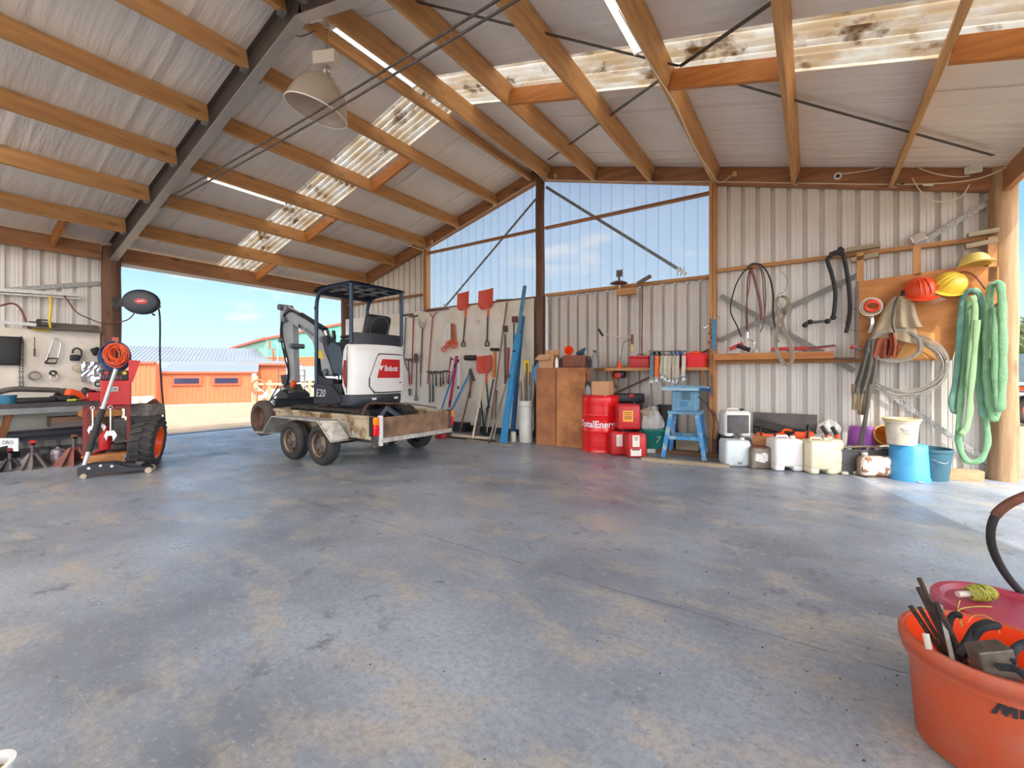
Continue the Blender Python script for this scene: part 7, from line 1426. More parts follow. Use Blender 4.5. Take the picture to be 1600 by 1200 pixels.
t = thing('spray_bottle', 'dark spray bottle on the left of the red drum top', 'bottle', dc-CX*0.19+V((0,0,hD))); pb_ = dc-CX*0.20-CF*0.02+V((0,0,hD)); obj('bottle', MB().lathe([(0,0),(0.045,0),(0.048,0.02),(0.045,0.10),(0.02,0.14),(0.016,0.16),(0,0.16)], pb_, 18), mat('grey_bottle', (0,0,0)), t); obj('trigger_head', MB().rbox(pb_+V((0.01,0,0.19)), (0.07,0.03,0.05), 0.01).cyl(pb_+V((0,0,0.15)), pb_+V((0,0,0.19)), 0.014, 10).tube([pb_+V((0.03,0,0.18)), pb_+V((0.02,0,0.13))], 0.006, 6), M_black, t)
one('string_of_chain', MB().tube(curve([W(914,574,.66), W(917,590,.70), W(915,604,.72)], 14), 0.012, 6), M_rust, 'rusty chain end dangling over the cabinet edge', 'chain')
# jerrycans
def jerry(name, lab, base, w, d, h, m, cap=M_black, Fm=None, group=None, labels=(), handle=True, notch=False, cat='jerrycan', panel=None):
    Fm = Fm or frame(CX, CF); base = V((base.x, base.y, base.z)); c = base + Fm@V((0,d/2,0)); t = thing(name, lab, cat, c, group); L = lambda a, b, z: c + Fm@V((a, b, 0)) + V((0,0,z))
    if notch:
        mb = MB(); mb.rbox(L(0,0,h*0.52), (w,d,h*0.80), 0.035, Fm); 
        for s in (-1,1): mb.rbox(L(s*w*0.32,0,h*0.10), (w*0.36,d*0.98,h*0.20), 0.03, Fm)
    else: mb = MB().rbox(L(0,0,h*0.46), (w,d,h*0.92), min(w,d)*0.16, Fm)
    body = obj('body', mb, m, t)
    rr_ = MB(); rr_.rbox(L(0,0,h*0.88), (w*0.9,d*0.9,h*0.10), 0.03, Fm); obj('shoulder', rr_, m, t)
    if handle: obj('handle', MB().tube([L(-w*0.30,0,h*0.90), L(-w*0.26,0,h*0.99), L(w*0.10,0,h*0.99), L(w*0.14,0,h*0.90)], 0.014, 8), m, t)
    obj('cap', MB().cyl(L(w*0.30,0,h*0.90), L(w*0.30,0,h*1.0), 0.028, 16), cap, t)
    for (a, z, lw, lh, lm) in labels: obj('label_sticker', MB().obox(L(a,-d/2-0.001,z), (lw,0.003,lh), Fm), lm, t, smooth=False)
    if panel: obj('dark_panel', MB().rbox(L(0,-d/2+0.002,h*0.46), (w*0.82,0.02,h*0.66), 0.03, Fm), panel, t)
    return t, L
M_lab = mat('label_paper', sr(226,218,208), rough=0.6, var=0.05); M_labo = mat('label_orange', sr(240,160,50), rough=0.5, var=0.05)
FRD = frame(CX*0.97+CF*0.2, CF)
t1, L1_ = jerry('jerrycan', 'red jerrycan with one plain pale label, lower left of the three', G(968,712), 0.24, 0.26, 0.37, M_redp, group='red jerrycans', labels=((-0.0,0.22,0.09,0.17,M_lab),), handle=False)
t2, L2_ = jerry('jerrycan', 'red jerrycan with two pale labels, lower right of the three', G(996,716), 0.28, 0.28, 0.37, M_redp, group='red jerrycans', labels=((-0.02,0.24,0.10,0.16,M_lab),(-0.02,0.08,0.15,0.10,M_lab)), handle=False)
obj('label_print', MB().obox(L2_(-0.02,-0.143,0.12), (0.11,0.002,0.018), frame(CX,CF)).obox(L2_(-0.02,-0.143,0.29), (0.06,0.002,0.012), frame(CX,CF)).obox(L2_(-0.02,-0.143,0.26), (0.04,0.002,0.012), frame(CX,CF)), M_brown, t2, smooth=False)
bU = G(984,712)+CF*0.02+V((0,0,0.372)); bU = V((bU.x,bU.y,0.372)) + CX*0.0
t3, L3_ = jerry('jerrycan', 'upper red jerrycan with an orange label, stacked on two others', bU, 0.34, 0.24, 0.40, M_redp, group='red jerrycans', labels=((-0.02,0.20,0.15,0.16,M_labo),), handle=False)
for z in (0.255, 0.23, 0.20, 0.18, 0.16): obj('label_print', MB().obox(L3_(-0.02,-0.1235,z), (0.11,0.002,0.008), frame(CX,CF)), M_black, t3, smooth=False)
# black tool case behind
c = G(985,700)+CF*0.08; c.z = 0; t = thing('black_tool_case', 'black plastic tool case with a red latch above the jerrycans', 'case', c); obj('stand', MB().obox(c+V((0,0,0.36)), (0.36,0.20,0.72), frame(CX,CF)), M_black, t, smooth=False); obj('lid', MB().rbox(c+V((0,0,0.80)), (0.44,0.26,0.14), 0.02, frame(CX,CF)), M_black, t); obj('red_latch', MB().rbox(c-CF*0.135+V((0,0,0.84)), (0.08,0.02,0.05), 0.008, frame(CX,CF)), M_red, t)
# white sack and green tub
c = G(1020,706)+CF*0.02; c.z = 0; Lt = thing('green_tub', 'green plastic tub with a white painted figure', 'tub', c)
c2 = c+V((0,0,0.05)); 
hT = 0.36; mb = MB(); b0 = 0; N_ = 40
def sq(r, z, e=0.55): return [c + CX*(r*1.15*math.copysign(abs(math.cos(2*PI*k/N_))**e, math.cos(2*PI*k/N_))) + CF*(r*0.85*math.copysign(abs(math.sin(2*PI*k/N_))**e, math.sin(2*PI*k/N_))) + V((0,0,z)) for k in range(N_)]
rings = [sq(0.001,0.06), sq(0.13,0.06), sq(0.18,hT-0.04), sq(0.20,hT-0.03), sq(0.20,hT), sq(0.175,hT), sq(0.125,0.08), sq(0.001,0.08)]
for r_ in rings: mb.v += r_
for i in range(len(rings)-1):
    for k in range(N_): q_ = (k+1) % N_; mb.f.append((i*N_+k, i*N_+q_, (i+1)*N_+q_, (i+1)*N_+k))
obj('tub', mb, mat('green_plastic', sr(22,120,110), rough=0.45, var=0.08), Lt); text('7', 0.15, c-CF*0.152+CX*0.03+V((0,0,0.20)), CX, (-CF*0.25+V((0,0,1))).normalized(), mat('paint_white', sr(206,226,220), rough=0.6, var=0), Lt, 'painted_figure', shear=0.15)
obj('handle', MB().tube(curve([c-CX*0.2+V((0,0,hT-0.02)), c-CF*0.17-CX*0.05+V((0,0,hT+0.02)), c+CX*0.2+V((0,0,hT-0.02))], 16), 0.006, 6), M_white, Lt)
sb_ = G(1020,706)+CF*0.12; sb_.z=0; one('flat_carton', MB().obox(c+V((0,0,0.03)), (0.22,0.2,0.06), frame(CX,CF)), M_whitep, 'low pale carton under the green tub', 'carton', smooth=False)
def lump(mb, c, s, seed, n=26, amp=0.12, fold=9):
    h = n//2; b0 = len(mb.v)
    for i in range(h+1):
        a = PI*i/h
        for k in range(n):
            b_ = 2*PI*k/n; d = 1 + amp*noise.noise(V((math.cos(b_)*1.7+seed, math.sin(b_)*1.7, a*1.4))) + amp*0.35*math.sin(fold*b_+seed)*math.sin(a)
            mb.v.append(V(c)+V((s[0]*d*math.sin(a)*math.cos(b_), s[1]*d*math.sin(a)*math.sin(b_), s[2]*d*math.cos(a))))
    for i in range(h):
        for k in range(n): q_ = (k+1) % n; mb.f.append((b0+i*n+k, b0+(i+1)*n+k, b0+(i+1)*n+q_, b0+i*n+q_))
    return mb
ps = c + V((0,0,0.47)); mb = lump(MB(), ps-CX*0.03, (0.19,0.13,0.19), 1.0, amp=0.35); sk_ = one('plastic_sack', mb, mat('white_sack', sr(226,226,224), c2=sr(196,194,188), scale=5, rough=0.6), 'crumpled white sack stuffed in the green tub', 'sack')
mb = lump(MB(), ps-CX*0.10+V((0,0,0.12)), (0.10,0.08,0.06), 3.0, amp=0.3); one('plastic_sack', mb, mat('tan_sack', sr(196,184,160), rough=0.8, var=0.15), 'small tan sack lying over the white sack', 'sack')
c = Z(1044,640,6.98); c.z=0; t = thing('dark_crate', 'dark plastic crate standing behind the white sack', 'crate', c); obj('crate', MB().obox(c+V((0,0,0.36)), (0.26,0.14,0.62), frame(CX,CF)), M_black, t, smooth=False); obj('lid', MB().obox(c+V((0,0,0.685)), (0.30,0.16,0.03), frame(CX,CF)), M_black, t, smooth=False)
# table saw
c0, c1 = G(1036,716), G(1101,722); c0.z = c1.z = 0.0; su = (c1-c0).normalized(); sv = V((-su.y, su.x, 0)); LS = (c1-c0).length
S = lambda a, b, z: c0 + su*a + sv*b + V((0,0,z)); FS = frame(su, sv)
ts = thing('table_saw', 'blue table saw on a splayed blue steel stand', 'table saw', S(LS/2,0.2,0)); M_sb = mat('faded_blue', sr(110,160,190), c2=sr(84,124,150), scale=5, rough=0.5); M_sb2 = mat('stand_blue', sr(60,136,196), c2=sr(150,176,180), scale=9, rough=0.55, lo=0.5, hi=0.62)
zS = 0.68; inx = 0.10
for a, b in ((0,0),(LS,0),(0.02,0.42),(LS-0.02,0.42)):
    ta = inx if a < LS/2 else LS-inx; tb_ = b + (0.04 if b < 0.2 else -0.04); obj('leg', MB().beam(S(a,b,0.02), S(ta,tb_,zS-0.05), 0.055, 0.05, up=sv), M_sb2, ts, smooth=False)
mb = MB()
for b in (0.015,0.40): mb.beam(S(0.05,b,0.30), S(LS-0.05,b,0.30), 0.02, 0.05)
for a in (0.05,LS-0.05): mb.beam(S(a,0.02,0.30), S(a,0.40,0.30), 0.02, 0.05)
obj('cross_braces', mb, M_sb2, ts, smooth=False); obj('stand_top', MB().obox(S(LS/2,0.21,zS-0.03), (LS-0.12,0.42,0.04), FS), M_sb, ts, smooth=False)
obj('cabinet', MB().obox(S(LS/2,0.21,zS+0.13), (LS-0.22,0.36,0.28), FS), M_sb, ts, smooth=False, bevel=0.01); obj('saw_top', MB().obox(S(LS/2,0.21,zS+0.30), (LS+0.02,0.50,0.05), FS), mat('pale_blue_top', sr(150,184,204), rough=0.45, var=0.1), ts, smooth=False, bevel=0.006)
obj('fence_rail', MB().obox(S(LS/2+0.05,-0.03,zS+0.335), (LS-0.05,0.03,0.03), FS), M_sb, ts, smooth=False); mb = MB()
for k in range(5): mb.obox(S(LS*0.46+0.024*k,0.026,zS+0.20), (0.006,0.006,0.11), FS)
obj('vent_slots', mb, M_black, ts, smooth=False); obj('rating_label', MB().obox(S(LS*0.50,0.028,zS+0.09), (0.10,0.004,0.07), FS), mat('label_blue', sr(60,120,160), rough=0.5), ts, smooth=False); obj('side_knob', MB().cyl(S(LS-0.06,-0.05,zS+0.30), S(LS+0.08,-0.05,zS+0.30), 0.02, 12).torus(S(LS+0.08,-0.03,zS+0.29), 0.035, 0.01, frame(sv,(0,0,1)), n=16), mat('navy_plastic', sr(30,76,130), rough=0.4), ts); obj('power_lead', MB().tube(curve([S(LS-0.1,0.1,zS+0.2), S(LS+0.02,0.0,zS+0.1), S(LS+0.12,-0.02,zS-0.1), S(LS+0.1,0.0,zS-0.35), S(LS+0.16,0.0,0.25)], 24), 0.006, 6), M_black, ts)
# planks on the floor below
pa, pb_ = G(1003,719), G(1140,731); one('floor_plank', MB().beam(pa+V((0,0,0.02)), pb_+V((0,0,0.02)), 0.09, 0.04), W_OLD, 'long weathered plank lying on the floor in front of the saw stand', 'plank', smooth=False)
pa, pb_ = G(1035,712), G(1150,722); one('floor_plank', MB().beam(pa+CF*0.25+V((0,0,0.03)), pb_+CF*0.25+V((0,0,0.03)), 0.10, 0.06), wood('brown_plank', sr(128,98,74), sr(88,66,50), 'x', rough=0.85), 'brown plank lying behind the saw stand legs', 'plank', smooth=False)
one('wood_crate_side', MB().box(W(1056,708,.25), W(1093,686,.22)), W_OLD, 'weathered board standing behind the saw stand', 'board', smooth=False)
# chain and straps on the pine stud
t = thing('hanging_strap', 'blue webbing strap hung on the pine stud', 'strap', W(1115,565,.12)); mb = MB().ribbon([W(1116,499,.12), W(1116,522,.14), W(1115,547,.13)], 0.055, 0.02, (1,0,0)); obj('webbing', mb, mat('blue_web', sr(76,132,172), rough=0.8, var=0.1), t, smooth=False); mb = MB().tube([W(1116,499,.12), W(1118,493,.12), W(1125,496,.12)], 0.006, 6); mb.tube(curve([W(1110,505,.13), W(1102,512,.15), W(1098,509,.15)], 10), 0.004, 5); obj('hook', mb, M_chrome, t); mb = MB()
for k in range(10): mb.torus(W(1110+0.4*k*(-1)**k, 500+7*k,.14), 0.017, 0.005, frame((1,0,0) if k % 2 else (0,1,0),(0,0,1)), n=9, m=5)
obj('chain', mb, M_rust, t)
t = MB()
for k in range(12): t.torus(W(1112+(k%2), 586+5*k*0.6,.11), 0.016, 0.005, frame((1,0,0) if k % 2 else (0,1,0),(0,0,1)), n=9, m=5)
one('chain', t, M_dsteel, 'short dark chain on the pine stud below the blue strap', 'chain')
one('air_gun', MB().tube([W(1110,640,.14), W(1118,650,.16)], 0.02, 8).tube(curve([W(1118,650,.16), W(1123,670,.2), W(1118,690,.2), W(1125,705,.22)], 14), 0.008, 6), M_brown, 'brown air gun with a dangling hose on the stud behind the saw', 'air gun')
# ================================================================== RIGHT BAY
tray = thing('tool_tray', 'long pine tray of tools on the lower rail', 'tray', (3.85,-0.12,1.385)); xa, xb = W(1120,552,.1).x, W(1303,552,.3).x
mb = MB().box((xa,-0.30,1.39), (xb,-0.275,1.475)).box((xa,-0.28,1.385), (xb,-0.02,1.40)).box((xb-0.02,-0.28,1.39), (xb,-0.02,1.46)); obj('box', mb, wood('tray_pine', sr(206,136,72), sr(150,88,40), 'x'), tray, smooth=False)
def onrail(px, w, d, h, m, lab, nm, cat, z=1.47, y=-0.16, R=None): c = W(px,548,-y); return one(nm, MB().rbox((c.x,y,z+h/2-0.01), (w,d,h), min(w,d,h)*0.3, R or rot('Z', 0)), m, lab, cat)
t = thing('grease_gun', 'red tool with a black barrel at the left end of the pine tray', 'tool', (W(1155,548,.16).x,-0.16,1.40)); c = W(1152,543,.16); obj('red_body', MB().beam(W(1140,546,.16), W(1160,537,.16), 0.05, 0.05), M_redp, t, smooth=False); obj('black_barrel', MB().cyl(W(1152,540,.18), W(1172,547,.18), 0.03, 12), M_black, t)
one('glass_jar', MB().lathe([(0,0),(0.035,0),(0.035,0.09),(0.025,0.11),(0.025,0.13),(0,0.13)], (W(1181,548,.14).x,-0.14,1.40), 18), mat('jar_glass', sr(186,190,190), rough=0.15, var=0.05), 'pale jar standing in the pine tray', 'jar')
t = thing('pliers', 'curved chrome pliers lying in the pine tray', 'pliers', (W(1171,548,.14).x,-0.14,1.42)); obj('jaws', MB().tube(curve([W(1166,545,.14), W(1170,532,.14), W(1178,534,.14), W(1176,544,.14)], 12), 0.008, 6), M_chrome, t)
one('red_saw', MB().beam(W(1255,546,.2), W(1308,541,.2), 0.08, 0.012), M_redp, 'flat red handled saw lying across the right of the pine tray', 'saw', smooth=False)
one('red_case', MB().beam(W(1205,546,.15), W(1262,544,.15), 0.10, 0.045), M_redp, 'flat dark red case in the middle of the pine tray', 'case', smooth=False)
one('black_bar', MB().beam(W(1245,546,.12), W(1305,539,.12), 0.02, 0.015), M_black, 'black bar lying behind the red saw', 'bar', smooth=False)
mb = MB(); rnd = random.Random(5); 
for k in range(12): mb.ball((xb+0.05+rnd.uniform(0,0.18), rnd.uniform(-0.10,-0.05), 1.40), 0.02, 8)
one('bolts', MB().box((xb+0.02,-0.2,1.385), (xb+0.22,-0.04,1.40)), M_dsteel, 'dark steel plate with bolts at the right end of the lower rail', 'plate', smooth=False)
# hoses over the upper rail
def hose(lab, pts, r, m=M_rubber, o=0.12, nm='hydraulic_hose', n=44, group='hoses over the upper rail', ends=None):
    t = thing(nm, lab, 'hose', W(*pts[-1], o), group); P = [W(p[0], p[1], o+(p[2] if len(p) > 2 else 0)) for p in pts]; obj('hose', MB().tube(curve(P, n), r, 10), m, t)
    for i in (ends or ()): q0, q1 = P[i], P[i-1 if i else 1]; d = (q0-q1).normalized(); obj('fitting', MB().cyl(q0-d*0.03, q0+d*0.06, r*1.7, 8), M_chrome if r < 0.02 else M_rubber, t)
    return t
hose('thin black hose looping widest to the left over the rail', [(1176,418),(1163,424),(1150,445),(1142,475),(1143,492),(1152,510),(1159,530)], 0.009, ends=(-1,))
hose('brown hose hanging straight under the thin black loop', [(1172,420),(1168,440),(1167,480),(1168,508),(1168,522)], 0.009, M_brown, ends=(-1,))
hose('second brown hose hanging close beside the first', [(1173,420),(1171,445),(1166,480),(1166,515)], 0.008, M_hbr)
hose('thick rusty hose angled down from the rail', [(1174,420),(1180,440),(1186,465),(1189,482),(1190,500)], 0.019, mat('rust_hose', sr(130,88,76), rough=0.7, var=0.2))
hose('black hose hooked over the rail and curving to the right', [(1168,419),(1176,412),(1190,415),(1202,432),(1208,460),(1208,490),(1212,515),(1216,535)], 0.011)
hose('dark hose inside the wide black one', [(1170,416),(1180,412),(1192,424),(1196,450),(1196,480),(1193,505),(1188,519)], 0.008, M_hgrey)
hose('slim dark hose ending near the strap crossing', [(1172,416),(1184,414),(1191,430),(1193,460),(1195,495)], 0.008, M_hbr)
hose('thick black hose with a bent metal end, left of the pair', [(1320,398),(1306,396),(1296,402),(1293,408),(1300,430),(1305,455),(1304,480),(1302,494)], 0.024, ends=())
hose('thick black hose hanging free, right of the pair', [(1318,392),(1312,388),(1317,398),(1324,430),(1328,470),(1327,495),(1322,520)], 0.024, ends=())
t = thing('hose_coupling', 'black steel coupling bar at the end of the thick hose', 'coupling', W(1258,510,.14)); obj('bar', MB().tube([W(1302,494,.14), W(1296,501,.14), W(1266,504,.14), W(1260,504,.14), W(1258,509,.14)], 0.018, 10), M_dsteel, t)
for k, p in enumerate(((1302,496),(1293,502),(1266,503),(1258,508))): obj('joint', MB().ball(W(*p,.14), 0.035, 10), M_rubber, t)
one('hose_clamp', MB().beam(W(1296,398,.14), W(1318,390,.14), 0.05, 0.05), M_rubber, 'black clamp binding the pair of thick hoses on the rail', 'clamp', smooth=False, bevel=0.01)
one('thin_wire', MB().tube(curve([W(1224,409,.1), W(1218,422,.1), W(1230,435,.1), W(1226,455,.1), W(1214,462,.1), W(1222,482,.1)], 30), 0.003, 5), M_dsteel, 'thin loose wire hanging from the upper rail', 'wire')
t = thing('lifting_sling', 'long pale webbing sling hanging over the pine tray', 'sling', W(1230,570,.32)); PS = [(1221,463,.2),(1229,466,.2),(1233,478,.2),(1228,490,.24),(1222,500,.28),(1227,520,.33),(1237,545,.34),(1238,562,.34),(1231,570,.34),(1221,563,.34),(1213,545,.33),(1214,515,.28),(1217,490,.24),(1212,475,.2),(1216,465,.2),(1221,463,.2)]
obj('webbing', MB().ribbon(curve([W(*p) for p in PS], 60), 0.055, 0.006, (0.8,-0.6,0.1)), M_canvas, t, smooth=False); obj('buckle', MB().obox(W(1225,490,.24), (0.03,0.02,0.12)), M_dsteel, t, smooth=False)
one('sling_nail', MB().cyl(W(1221,464,.06), W(1221,464,.24), 0.006, 6), M_dsteel, 'nail in the strap crossing that holds the pale sling', 'nail')
for k, (pa, pb_, lab) in enumerate((((1323,391),(1375,383),'grey offcut plank laid on top of the upper rail'),((1330,407),(1372,398),'grey plank screwed under the upper rail'))): one('plank_offcut', MB().beam(W(*pa,.06), W(*pb_,.06), 0.08, 0.055), W_OLD, lab, 'plank', smooth=False)
one('plank_offcut', MB().beam(W(1512,368,.07), W(1560,360,.07), 0.08, 0.05), W_OLD, 'pale plank laid along the rail at the right pole, upper', 'plank', smooth=False); one('plank_offcut', MB().beam(W(1508,386,.07), W(1558,376,.07), 0.08, 0.05), W_OLD, 'pale plank screwed under the rail at the right pole, lower', 'plank', smooth=False)
# plywood panel and its hangers
pl = thing('plywood_sheet', 'plywood panel with a diagonal lower edge hanging helmets and coils', 'panel', W(1430,565,.1)); o = 0.10
P_ = lambda px, py: W(px, py, o)
poly = [(1342,440),(1503,417),(1561,416),(1561,470),(1502,520),(1487,563),(1342,564)]
obj('panel_face', MB().poly3([P_(*p) for p in poly], (0,0.018,0)), mat('bright_ply', sr(206,140,74), c2=sr(172,106,50), scale=2.5, stretch=(1,1,3), rough=0.55), pl, smooth=False)
for px in (1344, 1433, 1551): a = P_(px,400); obj('hanger', MB().box((a.x-0.035,-0.10,P_(px,440).z), (a.x+0.035,-0.055,2.72)), W_Z, pl, smooth=False)
obj('lower_patch', MB().poly3([W(1425,515,.104), W(1460,520,.104), W(1462,560,.104), W(1400,561,.104)], (0,0.004,0)), mat('paler_ply', sr(224,164,92), rough=0.55, var=0.1), pl, smooth=False)  # paler patch low on the panel
# helmets
def helmet(lab, c, m, R, s=1.0, brim=True, vis=None, ribs_=True):
    t = thing('hard_hat', lab, 'helmet', c, 'hard hats'); mb = MB(); n = 32
    for lay, k in ((0, 1.0), (1, 0.965)):
        b0 = len(mb.v)
        for i in range(11):
            a = PI/2*i/10
            for j in range(n):
                b_ = 2*PI*j/n; r_ = 0.115*s*k; rid = 1+(0.035*math.cos(a)**0.5*math.exp(-((math.sin(b_)*5)**2)) if lay == 0 else 0)
                mb.v.append(c + R@V((r_*1.18*math.cos(a)**0.75*math.cos(b_), r_*math.cos(a)**0.75*math.sin(b_), r_*1.05*math.sin(a)*rid)))
        for i in range(10):
            for j in range(n): q_ = (j+1) % n; mb.f.append((b0+i*n+j, b0+i*n+q_, b0+(i+1)*n+q_, b0+(i+1)*n+j))
    obj('shell', mb, m, t); br_ = MB(); N2 = 36; pts = []
    for j in range(N2): b_ = 2*PI*j/N2; ex_ = 0.014 + (0.05*max(0, math.cos(b_))**2); pts.append((1.18*0.115*s*math.cos(b_)+ex_*math.cos(b_), 0.115*s*math.sin(b_)+ex_*math.sin(b_)))
    for lay in (0, -0.006):
        for (x, y) in pts: br_.v.append(c+R@V((x,y,lay-0.12*max(0,x-0.13))))
        for j in range(N2): b_ = 2*PI*j/N2; br_.v.append(c+R@V((1.18*0.112*s*math.cos(b_),0.112*s*math.sin(b_),lay)))
    for L_ in (0, 1):
        o_ = L_*2*N2
        for j in range(N2): q_ = (j+1) % N2; br_.f.append((o_+j, o_+q_, o_+N2+q_, o_+N2+j))
    for j in range(N2): q_ = (j+1) % N2; br_.f.append((j, q_, 2*N2+q_, 2*N2+j))
    obj('brim', br_, m, t)
    if ribs_:
        rb = MB()
        for yy in (-0.035, 0.0, 0.035): rb.tube([c+R@V((0.115*1.19*s*math.cos(a)**0.8, yy*s*math.cos(a*0.7), 0.115*1.06*s*math.sin(a)+0.004)) for a in [PI*0.06+PI*0.80*i/14 for i in range(8)]], 0.007, 6)
        obj('ridges', rb, m, t)
    return t
M_hor = mat('helmet_orange', sr(232,82,40), rough=0.35, var=0.04); M_hye = mat('helmet_yellow', sr(240,206,64), rough=0.4, c2=sr(186,164,90), scale=6, lo=0.5, hi=0.7)
c = W(1438,456,.20); _z = V((-0.05,-0.50,0.86)).normalized(); _x = V((0.15,-0.86,-0.5)).normalized(); _x = (_x-_z*_x.dot(_z)).normalized(); Rz = Matrix((_x, _z.cross(_x), _z)).transposed(); t = helmet('orange hard hat with a clear brown visor on the plywood panel', c, M_hor, Rz, 1.36)
obj('ear_muff', MB().rbox(c+V((-0.15,-0.01,-0.03)), (0.05,0.10,0.12), 0.02).tube([c+V((-0.15,0,0.02)), c+V((-0.12,0,0.06))], 0.008, 6), M_black, t); mb = MB(); n = 12; b0 = 0
for lay in (0, 0.003):
    for i in range(n+1):
        a = -0.9+1.8*i/n; dx = V((math.sin(a)*0.19, -math.cos(a)*0.15, 0)); mb.v += [c+dx+V((0.04,0,-0.03))*1.0, c+dx*0.96+V((0.06,0,-0.17+0.05*abs(a)))]
for k in range(2):
    for i in range(n): q_ = k*2*(n+1)+2*i; mb.f.append((q_, q_+2, q_+3, q_+1))
M_vis = bpy.data.materials.new('smoky_visor'); M_vis.use_nodes = True; _b = M_vis.node_tree.nodes['Principled BSDF']; _b.inputs['Base Color'].default_value = (*sr(160,120,84),1); _b.inputs['Alpha'].default_value = 0.5; _b.inputs['Roughness'].default_value = 0.15
obj('visor', mb, M_vis, t); obj('head_band', MB().torus(c+V((0,0,-0.01)), 0.16, 0.008, Rz, n=30, sq=0.85), M_black, t)
Ry = rot('Y', 50)@rot('Z', 160)
zax = (V((0.45,-0.60,0.66))).normalized(); xax = V((0.72,0.1,0.6)); xax = -(xax - zax*xax.dot(zax)).normalized(); RY = Matrix((xax, zax.cross(xax), zax)).transposed()
c = W(1481,447,.17); helmet('yellow hard hat hung tilted beside the orange one', c, M_hye, RY, 1.3)
c = W(1523,414,.14); helmet('pale yellow hard hat resting on the panel top near the right pole', c, mat('helmet_pale', sr(240,220,130), rough=0.4, var=0.05), rot('Z', -75)@rot('Y', -8), 1.1, ribs_=False)
# jackets, goggles, cord
def drape(name, lab, cat, top_, bot, wt, wb_, m, o=0.16, folds=5, amp=0.022, seed=1, mid=None, nn=24, parent=None, hem=0.0):
    a, b = W(*top_, o), W(*bot, o); mb = MB(); nz_ = 18; ny_ = nn
    for lay in (1, -1):
        for i in range(nz_+1):
            v = i/nz_; c_ = a.lerp(b, v); w = wt+(wb_-wt)*(v**0.7) if not mid else (wt+(mid-wt)*min(1,v/0.5) if v < 0.5 else mid+(wb_-mid)*(v-0.5)/0.5)
            for j in range(ny_+1):
                u = j/ny_*2-1; prof = math.sqrt(max(0, 1-u*u))*0.05+0.008; f = amp*math.sin(folds*PI*u+seed+1.5*v)*min(1, 0.3+v)+0.012*noise.noise(V((u*2+seed, v*4, seed)))
                mb.v.append(c_ + V((u*w/2 + 0.02*math.sin(v*3+seed), -(prof*(1 if lay > 0 else -0.6) + (f if lay > 0 else f*0.7)), hem*math.sin(3*u+seed)*v)))
    N_ = (nz_+1)*(ny_+1)
    for L_ in (0, 1):
        for i in range(nz_):
            for j in range(ny_): q_ = L_*N_+i*(ny_+1)+j; mb.f.append((q_, q_+1, q_+ny_+2, q_+ny_+1))
    for i in range(nz_):
        for j in (0, ny_): q_ = i*(ny_+1)+j; mb.f.append((q_, q_+ny_+1, q_+ny_+1+N_, q_+N_))
    for j in range(ny_):
        for i in (0, nz_): q_ = i*(ny_+1)+j; mb.f.append((q_, q_+1, q_+1+N_, q_+N_))
    if parent is not None: return obj(name, mb, m, parent, angle=70)
    return one(name, mb, m, lab, cat, angle=70)
M_jk = mat('jacket_tan', sr(176,160,134), rough=0.9, var=0.12, bump=0.3, bscale=70); M_jb = mat('leather_rust', sr(160,84,56), c2=sr(120,58,40), rough=0.7, scale=6); M_jg = mat('jacket_grey', sr(104,102,94), rough=0.9, var=0.15)
j = thing('work_jacket', 'tan canvas jacket with rust leather lower half on the plywood panel', 'jacket', W(1405,560,.16)); drape('body', '', '', (1404,464), (1398,534), 0.16, 0.46, M_jk, 0.22, 3, amp=0.014, seed=2, parent=j, hem=0.03); drape('leather_front', '', '', (1382,528), (1372,560), 0.14, 0.20, M_jb, 0.24, 2, seed=4, parent=j); drape('leather_flap', '', '', (1393,520), (1392,556), 0.05, 0.10, M_jb, 0.27, 2, seed=6, parent=j); drape('sleeve', '', '', (1412,468), (1420,512), 0.16, 0.26, M_jk, 0.25, 2, seed=3, parent=j)
obj('collar_cord', MB().tube(curve([W(1403,464,.28), W(1396,480,.3), W(1394,505,.3), W(1398,520,.28)], 16), 0.007, 6), M_black, j)
j = thing('work_overalls', 'long grey-brown overalls hanging left of the plywood panel', 'overalls', W(1345,650,.2)); drape('body', '', '', (1360,530), (1350,615), 0.10, 0.22, M_jg, 0.24, 3, seed=7, parent=j); drape('leg', '', '', (1341,600), (1336,640), 0.10, 0.11, M_jk, 0.22, 2, seed=5, parent=j); drape('leg', '', '', (1352,600), (1349,648), 0.09, 0.09, M_jk, 0.24, 2, seed=9, parent=j)
one('torch_handle', MB().cyl(W(1345,546,.22), W(1332,541,.24), 0.025, 12), M_jg, 'grey hose end sticking out above the overalls', 'hose end'); one('red_hose_cap', MB().cyl(W(1334,543,.24), W(1330,541,.245), 0.028, 12), M_redp, 'red cap on the grey hose end above the overalls', 'cap')
t = thing('coiled_lead', 'coil of red and white leads hanging at the top of the panel edge', 'lead', W(1362,520,.2)); mb = MB(); rnd = random.Random(6)
for k in range(7): mb.torus(W(1361+rnd.uniform(-1,1),478+rnd.uniform(-2,3),.17+0.01*k), rnd.uniform(0.07,0.115), 0.006, frame((1,0.2*rnd.uniform(-1,1),0),(0,0,1)), n=26, m=5)
obj('white_lead', mb, M_cable, t); mb = MB()
for k in range(4): mb.torus(W(1363,476+k,.26+0.01*k), 0.07, 0.010, frame((1,0.2,0),(0,0,1)), n=24, m=6, sq=0.8)
obj('red_lead', mb, mat('red_lead', sr(222,70,50), rough=0.5), t); mb = MB()
for k in range(3): mb.tube(curve([W(1359+2*k,494,.2), W(1362+k,505,.22), W(1358+2*k,520,.2)], 10), 0.012, 7)
obj('lead_ends', mb, M_chrome, t)
